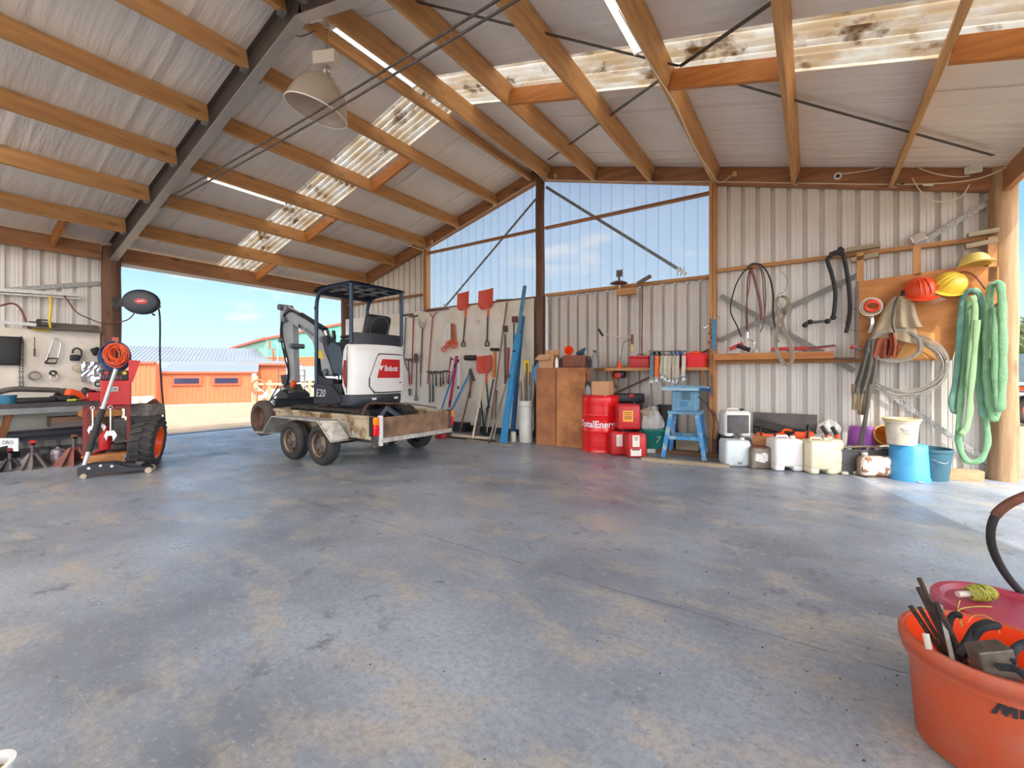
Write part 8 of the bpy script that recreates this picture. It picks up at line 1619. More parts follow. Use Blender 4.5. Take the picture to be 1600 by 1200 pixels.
for k, R0 in enumerate(range(1)): 
    t = thing('wire_coil', 'large coil of bare fencing wire hanging below the jacket', 'wire coil', W(1410,620,.2)); mb = MB(); rnd = random.Random(12)
    for q_ in range(22): mb.torus(W(1414+rnd.uniform(-3,3),572+rnd.uniform(-4,4),.16+rnd.uniform(0,0.06)), rnd.uniform(0.32,0.39), 0.0045, frame((1,rnd.uniform(-.08,.08),0.1),(0.15,0,1)), n=56, m=5, sq=rnd.uniform(0.86,0.98))
    obj('wire_turns', mb, mat('bare_wire', sr(172,166,156), metal=0.4, rough=0.5, var=0.2, scale=30), t)
t = thing('wire_coil', 'smaller coil of bare wire hanging over the plywood corner', 'wire coil', W(1420,560,.2)); mb = MB()
for q_ in range(14): mb.torus(W(1398+rnd.uniform(-1.5,1.5),540+rnd.uniform(-2,2),.24+rnd.uniform(0,0.04)), rnd.uniform(0.21,0.25), 0.0045, frame((1,rnd.uniform(-.08,.08),0),(0,0,1)), n=44, m=5, sq=rnd.uniform(0.75,0.85))
obj('wire_turns', mb, mat('bare_wire', (0,0,0)), t)
one('wire_loop', MB().tube(curve([W(1360,478,.15), W(1340,480,.14), W(1322,495,.14), W(1324,512,.14), W(1345,517,.14), W(1358,508,.14)], 40), 0.003, 5), M_dsteel, 'thin single wire looping left of the plywood panel', 'wire')
one('strap_lead', MB().tube(curve([W(1494,427,.12), W(1510,425,.13), W(1525,433,.14), W(1540,452,.15)], 16), 0.010, 6), M_brown, 'brown cord running from the panel to the right green sling', 'cord')
# green slings
M_gs = mat('green_sling', sr(134,180,138), c2=sr(108,154,116), scale=7, rough=0.85, bump=0.3, bscale=50); M_gs2 = mat('sling_teal', sr(122,172,156), c2=sr(94,138,122), scale=6, rough=0.85, bump=0.3, bscale=50); M_gs3 = mat('sling_pale', sr(150,186,140), rough=0.85, var=0.1, scale=9)
def sling(lab, pts, r, m, flat=2.2, group='green slings', strands=None):
    P = curve([W(*p) for p in pts], 70); mb = MB(); n = 12; prev = None; b0 = len(mb.v); rnd = random.Random(len(lab))
    for i, p in enumerate(P):
        d = (P[min(i+1,len(P)-1)]-P[max(i-1,0)]).normalized(); u = V((0,1,0)); u = (u-d*u.dot(d)).normalized(); q_ = d.cross(u); rr_ = r*(1+0.12*math.sin(i*0.9)+0.15*noise.noise(V((i*0.3,0,len(lab)))))
        for k in range(n): a = 2*PI*k/n; mb.v.append(p+u*(math.sin(a)*rr_*0.6)+q_*(math.cos(a)*rr_*flat/1.6))
    for i in range(len(P)-1):
        for k in range(n): j_ = (k+1) % n; mb.f.append((b0+i*n+k, b0+i*n+j_, b0+(i+1)*n+j_, b0+(i+1)*n+k))
    mb.f.append(tuple(b0+k for k in range(n))); mb.f.append(tuple(b0+(len(P)-1)*n+k for k in range(n)))
    return one('round_sling', mb, m, lab, 'sling', group)
sling('teal-green sling hanging at the left of the left bundle', [(1518,455,.16),(1508,458,.17),(1503,480,.18),(1499,530,.18),(1496,580,.18),(1488,625,.19),(1490,640,.19),(1497,642,.19),(1501,620,.18),(1506,570,.18),(1509,520,.18),(1511,470,.17)], 0.023, M_gs2)
sling('long green sling with the lowest loop, nearly reaching the floor', [(1520,452,.2),(1531,462,.2),(1535,500,.2),(1528,560,.21),(1530,610,.21),(1540,655,.22),(1543,690,.22),(1535,715,.22),(1520,722,.22),(1507,716,.22),(1498,690,.22),(1499,650,.22),(1504,600,.21),(1511,540,.2),(1514,470,.2)], 0.019, M_gs, 2.4)
sling('green sling at the right of the left bundle', [(1517,454,.23),(1530,460,.23),(1537,490,.22),(1540,540,.22),(1537,590,.22),(1534,640,.22),(1540,650,.22),(1545,640,.22),(1543,590,.23),(1541,530,.24)], 0.020, M_gs2)
sling('pale narrow sling in the middle of the left bundle', [(1519,462,.26),(1524,480,.26),(1521,520,.26),(1516,560,.26),(1514,600,.26),(1516,640,.26),(1510,668,.26),(1503,678,.26),(1512,660,.26),(1516,620,.27),(1522,560,.27),(1527,500,.27)], 0.016, M_gs3, 2.6)
sling('bright green sling at the left of the right bundle', [(1556,445,.26),(1549,448,.27),(1545,480,.27),(1542,540,.27),(1543,600,.27),(1550,648,.27),(1556,650,.27),(1557,610,.27),(1555,560,.28)], 0.025, M_gs)
sling('bright green sling at the right of the right bundle beside the pole', [(1556,443,.30),(1563,446,.32),(1566,480,.33),(1567,540,.33),(1566,600,.33),(1562,640,.32),(1557,600,.32),(1556,540,.32),(1556,480,.31)], 0.026, M_gs)
one('sling_peg', MB().cyl(W(1518,456,.05), W(1518,456,.30), 0.012, 8), M_dsteel, 'steel peg holding the left bundle of green slings', 'peg'); one('sling_peg', MB().cyl(W(1556,446,.05), W(1556,446,.36), 0.012, 8), M_dsteel, 'steel peg holding the right bundle of green slings', 'peg')

# ================================================================== ALONG THE FOOT OF THE RIGHT BAY
FG = frame(CX*0.9+CF*0.44, CF*0.9-CX*0.44); FGr = frame(V((1,0,0)), V((0,1,0)))
FA = frame(CX*0.98+V((1,0,0))*0.25, CF)
M_j1 = mat('grimy_white_can', sr(214,224,226), c2=sr(176,180,178), scale=3.5, rough=0.5, lo=0.5, hi=0.75); M_j2 = mat('milky_white_can', sr(236,232,230), rough=0.4, var=0.04); M_j3 = mat('cream_can', sr(236,228,200), c2=sr(220,208,172), scale=4, rough=0.45)
ta, La = jerry('plastic_drum', 'grimy white container at the bottom of the stack of two', G(1154,730), 0.32, 0.28, 0.36, M_j1, notch=False, Fm=FA, handle=False, cap=M_whitep, cat='container')
bb_ = G(1155,727)+CF*0.03; tb2, Lb = jerry('plastic_drum', 'white container with a black-stained front stacked on another', V((bb_.x,bb_.y,0.365)), 0.33, 0.26, 0.36, mat('white_can_frame', sr(222,220,212), rough=0.5, var=0.06), Fm=FA, cap=M_black, notch=True, panel=mat('black_stain', sr(62,60,62), c2=sr(96,92,92), scale=5, rough=0.5), cat='container')
text('NS', 0.045, La(0.02,-0.143,0.05), FA@V((1,0,0)), (0,0,1), M_black, ta, 'marker_writing')
jerry('plastic_drum', 'milky white container standing alone with a low notch', G(1234,737), 0.33, 0.28, 0.42, M_j2, Fm=FA, cap=mat('pale_cap', sr(240,220,220), rough=0.5), notch=True, cat='container')
jerry('plastic_drum', 'cream container with a ribbed right side at the sunlight edge', G(1288,742), 0.30, 0.28, 0.42, M_j3, Fm=FA, cap=M_whitep, notch=True, cat='container')
c = G(1306,740)+CF*0.10; c.z = 0; t = thing('round_container', 'round cream container beside the square cream one', 'container', c); obj('body', MB().lathe([(0,0),(0.12,0),(0.135,0.015),(0.14,0.12),(0.134,0.13),(0.14,0.14),(0.14,0.28),(0.134,0.29),(0.14,0.30),(0.138,0.36),(0.11,0.40),(0.03,0.41),(0,0.41)], c, 32), M_j3, t); obj('cap', MB().cyl(c+V((0,0,0.40)), c+V((0,0,0.43)), 0.03, 14), M_whitep, t)
c = G(1192,733)+CF*0.1; c.z=0; t = thing('ammunition_tin', 'grey square tin with a torn silver label', 'tin', c); obj('tin', MB().rbox(c+V((0,0,0.13)), (0.24,0.2,0.26), 0.02, FA), mat('grimy_tin', sr(150,138,126), c2=sr(104,90,78), scale=8, rough=0.6, metal=0.3), t); obj('torn_label', MB().prism([(-0.08,-0.04),(-0.07,0.06),(-0.02,0.045),(0.03,0.07),(0.07,0.05),(0.075,-0.03),(0.03,-0.06),(-0.03,-0.05)], c+FA@V((0,-0.101,0))+V((0,0,0.14)), FA@V((1,0,0)), (0,0,1), 0.003), mat('silver_label', sr(206,204,200), metal=0.3, rough=0.4, var=0.2, scale=30), t, smooth=False); obj('top_dirt', MB().rbox(c+V((0,0,0.265)), (0.20,0.16,0.012), 0.005, FA), M_brown, t)
c = G(1266,736)+CF*0.25; c.z=0; t = thing('orange_container', 'orange plastic container behind the cream one', 'container', c); obj('body', MB().rbox(c+V((0,0,0.17)), (0.24,0.22,0.34), 0.03, FA), mat('orange_can', sr(236,140,56), rough=0.5, var=0.08), t); obj('spout', MB().cyl(c+FA@V((-0.06,-0.12,0))+V((0,0,0.05)), c+FA@V((-0.06,-0.16,0))+V((0,0,0.05)), 0.025, 12), M_hpale, t)
# wooden boxes row behind
c = (W(1215,735,.42)); one('wooden_box', MB().box(V((W(1178,700,.42).x,-0.62,0.02)), V((W(1262,700,.42).x,-0.34,0.38))), mat('box_ply', sr(176,116,76), rough=0.7, var=0.15), 'low plywood box holding the chainsaws', 'box', smooth=False)
one('steel_plate', MB().box((W(1176,655,.3).x,-0.26,0.0), (W(1277,655,.22).x,-0.235,0.66)), mat('blued_plate', sr(112,104,98), c2=sr(74,74,78), scale=3, rough=0.5, metal=0.3), 'dark grey metal sheet leaning on the wall behind the chainsaws', 'sheet', smooth=False)
one('channel_offcut', MB().beam(W(1180,660,.36), W(1270,683,.36), 0.06, 0.10, up=(0,0.3,1)), M_clut, 'dark steel channel lying slanted behind the chainsaws', 'channel', smooth=False)
one('rubber_blade', MB().beam(W(1195,690,.42), W(1274,678,.40), 0.03, 0.05), M_brown, 'brown curved bar on top of the plywood box', 'bar', smooth=False)
def chainsaw(px, py, lab, mir=1):
    c = W(px, py, .48); t = thing('chainsaw', lab, 'chainsaw', c, 'chainsaws'); K = lambda a, b, z: c+V((a*mir,b,z))
    obj('body', MB().rbox(K(0,0,0.06), (0.22,0.14,0.12), 0.03), M_orange, t); obj('engine_top', MB().rbox(K(0.05,0.0,0.10), (0.14,0.12,0.06), 0.02), M_black, t); obj('front_handle', MB().tube(curve([K(-0.03,-0.08,0.04), K(-0.05,-0.08,0.16), K(-0.04,0.0,0.19), K(-0.03,0.08,0.06)], 16), 0.012, 8), M_black, t); obj('rear_handle', MB().tube(curve([K(0.10,0,0.10), K(0.20,0,0.12), K(0.24,0,0.06), K(0.20,0,0.02), K(0.10,0,0.02)], 16), 0.016, 8), M_orange, t); obj('guide_bar', MB().beam(K(-0.10,-0.03,0.05), K(-0.36,-0.03,0.12), 0.008, 0.07), M_steel, t, smooth=False)
chainsaw(1196, 690, 'orange chainsaw with its bar pointing up, left on the plywood box', 1)
chainsaw(1256, 688, 'orange chainsaw at the right end of the plywood box', -1)
t = one('grey_hose_coil', MB().torus(W(1245,683,.42), 0.05, 0.012, frame((1,0,0.3),(0,0,1)), n=20).torus(W(1255,684,.44), 0.06, 0.010, frame((1,0.2,0),(0,0,1)), n=20), M_hpale, 'pale coiled tube above the milky container', 'tube')
t = thing('hand_shears', 'shears with dark grips standing up among the containers', 'shears', W(1305,700,.5)); 
for k, (a, b) in enumerate((((1284,666),(1296,684)),((1300,667),(1310,684)))): obj('grip', MB().tube([W(*a,.55), W(a[0]+(b[0]-a[0])*0.75, a[1]+(b[1]-a[1])*0.75, .55)], 0.024, 10), M_rubber, t); obj('orange_collar', MB().tube([W(a[0]+(b[0]-a[0])*0.72, a[1]+(b[1]-a[1])*0.72, .55), W(*b,.55)], 0.03, 10), M_orange, t); obj('blade', MB().tube([W(*b,.55), W(b[0]+8,b[1]+12,.5)], 0.010, 8), M_chrome, t)
one('crumpled_paper', lump(MB(), W(1296,674,.35), (0.10,0.05,0.12), 5.0, amp=0.5, fold=5), M_whitep, 'crumpled white paper behind the shears', 'paper')
one('dark_bag', lump(MB(), G(1140,718)+CF*0.1+V((0,0,0.20)), (0.12,0.1,0.2), 8.0, amp=0.3), M_black, 'black bag slumped between the saw stand and the white containers', 'bag')
one('dark_box', MB().box(W(1112,716,.35), W(1140,690,.2)), M_brown, 'brown timber box in the shadow beside the saw stand', 'box', smooth=False)
# black trough with metal, battery-like tank
c = G(1350,744)+CF*0.16; c.z = 0; t = thing('black_trough', 'long black tub full of scrap behind the peeling tank', 'tub', c+CX*0.1); mb = MB(); w, d, h = 0.80, 0.16, 0.28; c = c+CX*0.22-CF*0.02; Fq = FA
for s in (-1,1): mb.obox(c+Fq@V((s*w/2,0,0))+V((0,0,h/2)), (0.012,d,h), Fq); mb.obox(c+Fq@V((0,s*d/2,0))+V((0,0,h/2)), (w,0.012,h), Fq)
mb.obox(c+V((0,0,0.01)), (w,d,0.012), Fq); mb.tube([c+Fq@V((-w/2,-d/2,0))+V((0,0,h)), c+Fq@V((w/2,-d/2,0))+V((0,0,h)), c+Fq@V((w/2,d/2,0))+V((0,0,h)), c+Fq@V((-w/2,d/2,0))+V((0,0,h))], 0.014, 8, closed=True); obj('tub', mb, mat('trough_black', sr(82,80,82), rough=0.6, var=0.15), t, smooth=False)
rnd = random.Random(15); mscr = [M_yel, M_whitep, M_rust, M_steel, M_whitep, M_brown, M_dsteel, M_hpale]; lscr = ['yellow plastic scrap at the left end of the black tub','white pipe fitting in the black tub, left','rusty pipe fitting in the black tub','steel pipe end in the black tub','white pipe fitting in the middle of the black tub','brown rag in the black tub','dark steel scrap in the black tub near the right end','pale stick at the right end of the black tub']
for k in range(8): p = c+Fq@V((-0.34+0.095*k, rnd.uniform(-0.03,0.03), 0))+V((0,0,h-0.05)); one('scrap_piece', MB().cyl(p, p+V((rnd.uniform(-.03,.03),0,0.09)), 0.03, 12).cyl(p-V((0.04,0,0)), p+V((0.05,0,0.01)), 0.022, 10), mscr[k], lscr[k], 'scrap', 'scrap in the black tub')
one('curved_pipe', MB().tube(curve([c+Fq@V((-0.38,-0.06,0))+V((0,0,0.31)), c+Fq@V((-0.1,-0.08,0))+V((0,0,0.335)), c+Fq@V((0.2,-0.08,0))+V((0,0,0.29))], 20), 0.012, 8), mat('grey_brown_pipe', sr(140,124,106), rough=0.7), 'thin curved grey-brown pipe lying along the black tub', 'pipe')
c = G(1376,747)+CF*0.07; c.z = 0; t = thing('fuel_tank', 'rounded metal tank with peeling white paint and rust', 'tank', c); obj('tank', MB().rbox(c+V((0,0,0.125)), (0.36,0.15,0.23), 0.055, FA, seg=5), mat('peeling_paint', sr(232,224,212), c2=sr(140,98,74), scale=9, rough=0.7, lo=0.50, hi=0.56, detail=9), t); obj('rust_band', MB().rbox(c+V((0,0,0.125)), (0.375,0.10,0.238), 0.045, FA, seg=5), mat('tank_rust', sr(150,122,104), rough=0.8, var=0.2), t); obj('filler_cap', MB().cyl(c+V((-0.1,0,0.24)), c+V((-0.1,0,0.27)), 0.03, 14), M_whitep, t); obj('foot', MB().obox(c+V((0,0,0.006)), (0.26,0.14,0.012), FA), M_rust, t, smooth=False)
def bucket(name, lab, c, rb, rt, h, m, up=True, lipm=None, group=None, handle=True, rimh=0.03, hm=M_steel):
    t = thing(name, lab, 'bucket', c, group); c = V(c)
    if up: prof = [(0,0.004),(rb,0.0),(rt*0.985,h-rimh),(rt*1.04,h-rimh),(rt*1.04,h),(rt*0.97,h),(rb*0.96,0.012),(0,0.012)]
    else: prof = [(rt*1.04,0),(rt*1.04,rimh),(rt*0.99,rimh),(rb,h-0.008),(rb-0.008,h),(0,h),(0,h-0.008),(rb-0.014,h-0.014),(rt*0.96,0)]
    obj('body', MB().lathe(prof, c, 44), m, t, angle=50)
    if handle:
        z = h-rimh*1.4 if up else rimh; obj('handle', MB().tube(curve([c-CX*rt*1.03+V((0,0,z)), c-CF*rt*1.08-CX*0.03+V((0,0,z-h*0.28 if up else 0.012)), c+CX*rt*1.03+V((0,0,z))], 20), 0.004, 6), hm, t)
    return t
M_bblue = mat('blue_bucket', sr(58,148,206), rough=0.4, c2=sr(84,164,212), scale=3)
cB = G(1441,754)+CF*0.17; cB.z=0; bucket('bucket', 'bright blue bucket standing upside down in the sun', cB, 0.165, 0.185, 0.395, M_bblue, up=False)
c = G(1470,752)+CF*0.12; c.z=0; bucket('bucket', 'dark teal bucket behind the upturned blue one', c, 0.15, 0.185, 0.35, mat('dark_teal_plastic', sr(52,96,112), rough=0.5, var=0.1)); 
cW = cB-CX*0.075+CF*0.03+V((0,0,0.095))
M_pail = mat('paint_pail', sr(226,220,204), c2=sr(190,176,150), scale=6, rough=0.6); pw = bucket('paint_pail', 'dirty white paint pail with a yellow rim standing on the upturned blue bucket', cW-CF*0.03+V((0,0,0.30)), 0.130, 0.155, 0.28, M_pail)
obj('yellow_rim', MB().torus(cW-CF*0.03+V((0,0,0.58)), 0.163, 0.012, n=36), mat('cream_yellow', sr(232,206,140), rough=0.5), pw); mb = MB()
for k in range(6): 
    a = math.radians(-62); dz = 0.12+0.022*k; p = cW-CF*0.03+CX*0.095-CF*0.118+V((0,0,0.30+dz)); mb.obox(p, (0.022,0.004,0.005), frame(CX*0.78+CF*0.62, CF*0.78-CX*0.62))
obj('level_marks', mb, M_black, pw, smooth=False)
cO = G(1396,742)+CF*0.20; cO.z = 0.28; one('wood_block', MB().obox(V((cO.x,cO.y,0.14)), (0.24,0.14,0.28), FA), W_OLD, 'weathered block carrying the amber bucket', 'block', smooth=False)
to_ = thing('bucket', 'small amber bucket lying on its side beside the purple one', 'bucket', cO); xx = CX; zz = (-CF*0.9-CX*0.25+V((0,0,0.35))).normalized(); xx = V((0,0,1)).cross(zz).normalized(); RB_ = Matrix((xx, zz.cross(xx), zz)).transposed(); M_amb = mat('amber_plastic', sr(206,140,40), rough=0.45, var=0.12)
obj('body', MB().lathe([(0,-0.11),(0.085,-0.11),(0.115,0.10),(0.122,0.10),(0.122,0.115),(0.108,0.115),(0.08,-0.10),(0,-0.10)], V((cO.x,cO.y,0.42))-CF*0.02, 32, RB_), M_amb, to_); obj('handle', MB().tube(curve([V((cO.x,cO.y,0.42))+RB_@V((-0.12,0,0.10)), V((cO.x,cO.y,0.42))+RB_@V((0,-0.11,0.15)), V((cO.x,cO.y,0.42))+RB_@V((0.12,0,0.10))], 16), 0.005, 6), M_brown, to_)
cP = G(1366,740)+CF*0.19; cP.z = 0; one('dark_crate', MB().obox(cP+V((0.0,0,0.14)), (0.30,0.16,0.28), FA), M_black, 'dark crate that carries the purple bucket', 'crate', smooth=False); bucket('bucket', 'purple bucket standing upside down behind the black tub', cP+V((0,0,0.28)), 0.125, 0.15, 0.26, mat('purple_plastic', sr(156,84,176), rough=0.4, var=0.06), up=False, handle=False, rimh=0.015)
one('leaning_pipe', MB().tube(curve([W(1360,600,.3), W(1353,650,.34), W(1345,690,.4), W(1340,712,.5)], 16), 0.022, 8), M_jg, 'grey hose hanging down left of the purple bucket', 'hose')
c = G(1508,750)+CF*0.1; wa, wb2 = G(1481,750), G(1543,754); one('timber_block', MB().beam(wa+CF*0.06+V((0,0,0.065)), wb2+CF*0.06+V((0,0,0.055)), 0.10, 0.12), wood('sunlit_block', sr(186,160,122), sr(150,124,90), 'x', rough=0.85), 'short sunlit timber beam on the floor beside the teal bucket', 'timber', smooth=False)
c = G(1537,742)+CF*0.1; c.z=0; one('grey_pot', MB().lathe([(0,0),(0.045,0),(0.055,0.13),(0.06,0.13),(0.06,0.15),(0.05,0.15),(0.04,0.01),(0,0.01)], c, 22), mat('grey_pot', sr(110,116,122), rough=0.6, var=0.1), 'small grey pot at the foot of the right pole', 'pot')
pa, pb_ = G(1545,748), G(1577,753); one('white_pipe', MB().cyl(pa+V((0,0,0.015)), pb_+V((0,0,0.015)), 0.015, 12), M_white, 'short white pipe on the floor at the foot of the right pole', 'pipe')
# loose bits by the cream containers
rnd = random.Random(21)
for k, (px, py) in enumerate(((1322,736),(1327,740),(1332,736),(1336,741),(1320,742),(1328,731))):
    p = G(px,py); p.z = 0; one('rubble', MB().rbox(p+V((0,0,0.02)), (0.07,0.05,0.04), 0.015, rot('Z', rnd.uniform(0,90))@rot('X', 0)), M_hpale, ['pale stone nearest the cream container','pale stone second from the cream container','pale stone in the middle of the small rubble heap','pale stone at the right of the rubble heap','flat pale stone in front of the rubble heap','pale stone at the back of the rubble heap'][k], 'stone', 'stones by the containers')

# ================================================================== FOREGROUND
FO = V((4.665, -5.22, 0)) + CX*0.04; R1, R2, HB_ = 0.175, 0.205, 0.345
M_fo = mat('scuffed_orange', sr(184,78,44), c2=sr(174,106,86), scale=5, lo=0.45, hi=0.75, rough=0.5, detail=9); M_foin = mat('orange_inside', sr(240,76,24), rough=0.4, var=0.05)
fb = thing('orange_tub', 'large scuffed orange tub full of rebar and straps at the right edge', 'tub', FO)
obj('tub', MB().lathe([(0,0.012),(R1-0.012,0.004),(R1,0.014),(R2-0.012,HB_-0.075),(R2+0.004,HB_-0.07),(R2+0.006,HB_-0.045),(R2+0.012,HB_-0.04),(R2+0.014,HB_-0.012),(R2+0.008,HB_),(R2-0.002,HB_),(R2-0.006,HB_-0.01)], FO, 72), M_fo, fb, angle=50)
obj('inner_wall', MB().lathe([(R2-0.006,HB_-0.006),(R2-0.016,HB_-0.07),(R1-0.012,0.03),(0,0.03)], FO, 64), M_foin, fb)
def tubpt(X, Y, R=0.1935):           # where a sight line meets the side of the tub
    d = ray(1500+X/12, 1040+Y/12); o = CAM - FO; a = d.x*d.x+d.y*d.y; b = 2*(o.x*d.x+o.y*d.y); c = o.x*o.x+o.y*o.y-R*R; return CAM + d*((-b-math.sqrt(b*b-4*a*c))/(2*a))
for nm_, qs in (('letter', (((575,882),(675,905),(800,745),(745,686)),((745,686),(885,708),(885,950),(790,905)),((830,955),(885,950),(1080,760),(950,735)),((950,735),(1085,758),(1085,1000),(995,995)))), ('letter', (((1135,760),(1200,765),(1200,1012),(1135,1000)),((1200,765),(1340,780),(1340,825),(1200,812)),((1200,862),(1320,875),(1320,920),(1200,910)),((1200,965),(1340,980),(1340,1025),(1200,1012))))):
    mb = MB()
    for q_ in qs:
        P4 = [tubpt(*p) for p in q_]; n_ = P4[0]-FO; n_.z = 0; mb.poly3(P4, n_.normalized()*0.0015)
    obj(nm_, mb, M_black, fb, smooth=False)
M_rebar = mat('rebar', sr(74,54,44), c2=sr(40,32,30), scale=30, rough=0.75, metal=0.2)
def rebar(a, b, r, lab):
    a, b = V(a), V(b); b += V((FO.x-b.x, FO.y-b.y, 0))*0.35; mb = MB(); n = 60; P = [a.lerp(b, i/n) for i in range(n+1)]; mb.tube(P, [r*(1.13 if i % 2 else 0.95) for i in range(n+1)], 8); return one('rebar', mb, M_rebar, lab, 'steel bar', 'steel bars in the orange tub')
q0 = lambda px, py, d: Z(px, py, d)
rb_ = [((1436,903,1.44),(1466,1010,1.36),0.0065,'ribbed bar standing tallest in the orange tub'),((1434,917,1.46),(1462,1012,1.36),0.0065,'ribbed bar just left of the tallest one'),((1422,946,1.47),(1446,1010,1.38),0.007,'ribbed bar leaning furthest left in the orange tub'),((1436,948,1.45),(1452,1005,1.38),0.006,'short ribbed bar behind the leftmost one'),((1456,941,1.42),(1478,1020,1.34),0.0075,'rusty ribbed bar in the middle of the bundle'),((1462,941,1.40),(1494,1025,1.32),0.0075,'ribbed bar leaning furthest right in the bundle')]
for (x0,y0,d0),(x1,y1,d1),r_,lab in rb_: rebar(q0(x0,y0,d0), q0(x1,y1,d1)+V((0,0,-0.05)), r_, lab)
one('grey_bar', MB().beam(q0(1468,945,1.41), q0(1497,1026,1.31)+V((0,0,-0.08)), 0.011, 0.005), M_steel, 'flat grey bar on the right of the rebar bundle', 'steel bar', smooth=False)
one('wood_peg', MB().cyl(q0(1446,990,1.38), q0(1452,1015,1.36), 0.009, 10), M_hpale, 'small pale peg among the rebar', 'peg')
mb = MB().beam(q0(1536,1006,1.30), q0(1560,1060,1.24)+V((0,0,-0.05)), 0.045, 0.012, up=-CF+V((0,0,0.6))); one('steel_block', MB().obox(q0(1556,1025,1.27)+V((0,0,-0.05)), (0.085,0.055,0.16), frame(CX*0.97-CF*0.2, CF)@rot('Y', -14)), mat('dull_block', sr(120,112,100), c2=sr(80,74,66), scale=20, rough=0.5, metal=0.5), 'dull square metal block standing in the orange tub', 'block', smooth=False, bevel=0.004)
def rope(lab, pts, r): 
    P = curve([q0(*p) for p in pts], 90); mb = MB().tube(P, [r*(1.1 if i % 3 else 0.88) for i in range(len(P))], 8); return one('black_rope', mb, mat('black_rope', sr(44,46,52), rough=0.85, var=0.25, scale=60), lab, 'rope', 'black ropes in the orange tub')
rope('black rope loop behind the rebar against the tub rim', [(1484,1010,1.40),(1482,985,1.44),(1486,965,1.46),(1494,960,1.46),(1500,962,1.46)], 0.009); rope('black rope loop rising highest in the orange tub', [(1500,1020,1.34),(1512,1000,1.38),(1525,980,1.42),(1545,973,1.44),(1556,980,1.44)], 0.010); rope('second strand of the high black rope loop', [(1512,1026,1.34),(1520,1000,1.38),(1535,982,1.40),(1560,977,1.42)], 0.010)
rope('black rope curling at the right edge of the orange tub', [(1580,1035,1.24),(1582,1020,1.26),(1595,1008,1.30),(1620,1000,1.3)], 0.010); rope('black rope lying over the front rim of the orange tub', [(1560,1042,1.24),(1585,1045,1.20),(1600,1055,1.18),(1625,1085,1.15)], 0.009)
# black bucket with the purple lid
LC = V((0,0,0)); lc = G(1557,947,0.33); lc = V((lc.x, lc.y, 0)); lc = lc + CX*0.015
lb = thing('lidded_bucket', 'black bucket with a dusty purple-red lid behind the orange tub', 'bucket', lc); RL = 0.185
obj('body', MB().lathe([(0,0),(RL*0.86,0),(RL*0.95,0.28),(RL*0.99,0.285),(RL*0.99,0.30),(0,0.30)], lc, 56), M_black, lb)
obj('lid', MB().lathe([(0,0.322),(RL*0.80,0.322),(RL*0.84,0.330),(RL*0.88,0.338),(RL*0.99,0.338),(RL*1.03,0.330),(RL*1.03,0.295),(RL*1.0,0.295)], lc, 64), mat('purple_red_lid', sr(176,60,84), c2=sr(172,110,130), scale=4, rough=0.4, lo=0.5, hi=0.66), lb)
one('lid_tab', MB().rbox(lc+CX*0.10-CF*0.05+V((0,0,0.331)), (0.05,0.04,0.012), 0.005), M_hpale, 'pale dropped fitting on the purple-red lid', 'fitting')
# twine ball on a stick
tw = thing('ball_of_twine', 'green-yellow baling twine wound on a pale stick lying on the lid', 'twine', lc+V((0,0,0.325))); ct = G(1527,926,0.355); obj('stick', MB().cyl(ct-CX*0.075-CF*0.0+V((0,0,-0.006)), ct+CX*0.03, 0.011, 12), M_hpale, tw); mb = MB(); rnd = random.Random(31)
for k in range(46):
    f = rnd.uniform(-1,1); rr_ = 0.030*math.sqrt(max(0.15, 1-0.6*f*f)); mb.torus(ct+CX*(0.012+f*0.042), rr_, 0.0016, frame(V((0,0,1))+CX*rnd.uniform(-.6,.6), CF+CX*rnd.uniform(-.6,.6)), n=20, m=4)
obj('twine', mb, mat('twine_green', sr(196,200,96), c2=sr(140,140,60), scale=60, rough=0.9), tw)
one('loose_twine', MB().tube(curve([G(1500,938,0.35), G(1497,950,0.345), G(1500,962,0.34), G(1503,980,0.32), G(1497,955,0.345), G(1520,948,0.345), G(1550,948,0.343)], 40), 0.0016, 5), mat('twine_green', (0,0,0)), 'loose end of twine trailing over the lid edge', 'twine')
one('loose_twine', MB().tube(curve([G(1512,972,0.345), G(1522,962,0.36), G(1540,962,0.37), G(1556,975,0.35), G(1562,990,0.34)], 30), 0.0016, 5), mat('orange_twine', sr(206,150,80), rough=0.9), 'loop of tan twine hanging over the front of the lid', 'twine')
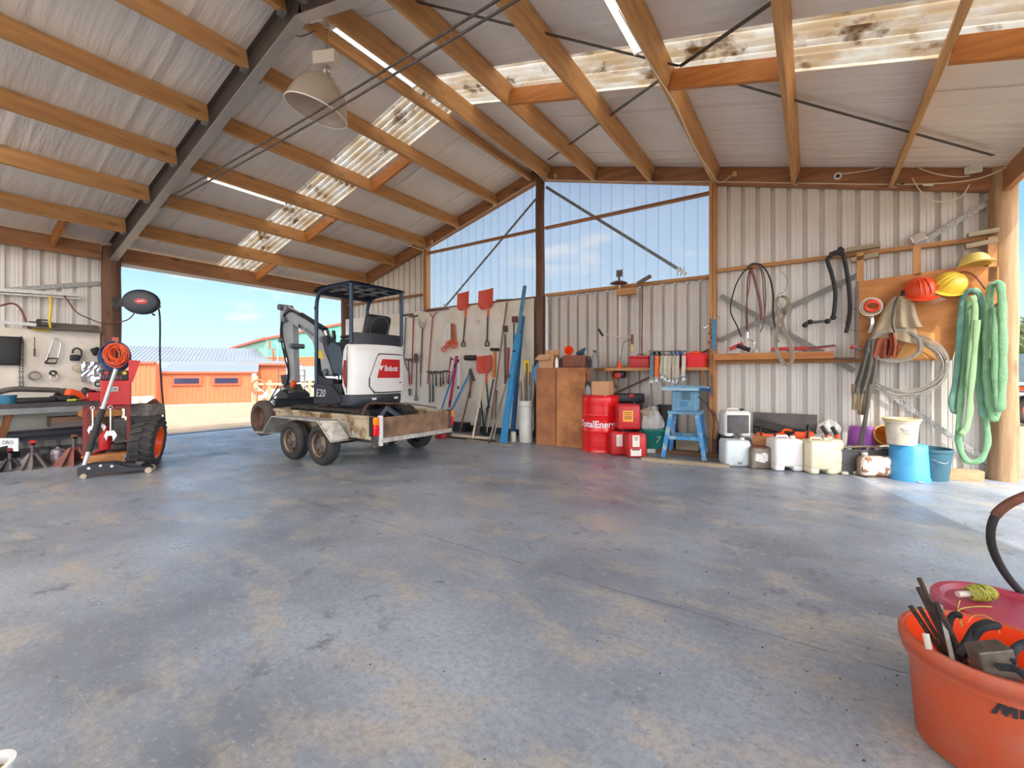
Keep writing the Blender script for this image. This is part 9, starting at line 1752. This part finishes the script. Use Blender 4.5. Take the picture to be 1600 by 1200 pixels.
# black hose arching in from the right
P = [(1625,768,1.62),(1600,776,1.62),(1575,788,1.64),(1556,805,1.66),(1548,830,1.68),(1552,860,1.70),(1570,895,1.72),(1595,925,1.74),(1625,950,1.74)]
hz_ = thing('black_hose', 'thick black hose arching in from the right edge above the lid', 'hose', Z(1600,935,1.74)); obj('hose', MB().tube(curve([Z(*p) for p in P], 60), 0.0135, 14), M_rubber, hz_); obj('sleeve', MB().tube(curve([Z(*p) for p in P[:5]], 30)[:22], 0.016, 14), M_brown, hz_)
hc0 = Z(1625,950,1.74); obj('lower_run', MB().tube(curve([hc0, hc0+CX*0.15+V((0,0,-0.15)), hc0+CX*0.2+CF*0.1+V((0,0,-hc0.z+0.014)), hc0+CX*0.8+V((0,0,-hc0.z+0.014))], 30), 0.0135, 12), M_rubber, hz_)
hc1 = Z(1625,768,1.62); obj('upper_run', MB().tube(curve([hc1, hc1+CX*0.12+V((0,0,-0.10)), hc1+CX*0.28+V((0,0,-0.45)), hc1+CX*0.34+CF*0.05+V((0,0,-hc1.z+0.014)), hc1+CX*0.9+CF*0.2+V((0,0,-hc1.z+0.014))], 30), 0.0135, 12), M_rubber, hz_)
# paint tub at the bottom left corner
wc = G(-24,1200,0.09); wc.z = 0; wt_ = thing('paint_tub', 'small white tub with brown dregs at the bottom left corner', 'tub', wc); obj('tub', MB().lathe([(0,0),(0.045,0),(0.055,0.085),(0.06,0.085),(0.06,0.092),(0.046,0.092),(0.040,0.01),(0,0.01)], wc, 40), M_white, wt_); obj('dregs', MB().cyl(wc+V((0,0,0.06)), wc+V((0,0,0.062)), 0.044, 32), mat('brown_dregs', sr(150,108,50), c2=sr(110,100,40), scale=40, rough=0.3), wt_)
# bits of grit and leaves on the floor
rnd = random.Random(77); mb = MB()
for k in range(120):
    if k < 60: x, y = rnd.gauss(4.3,0.5), rnd.gauss(-4.9,0.5)
    else: x, y = rnd.uniform(-3,6), rnd.uniform(-6.2,-1)
    mb.ball((x,y,0.002), rnd.uniform(0.0015,0.004), 6, (1.4,0.8,0.6), rot('Z', rnd.uniform(0,180)))
gr = one('floor_grit', mb, M_black, 'scattered dark grit and leaf crumbs on the concrete floor', 'grit', smooth=False); gr['kind'] = 'stuff'
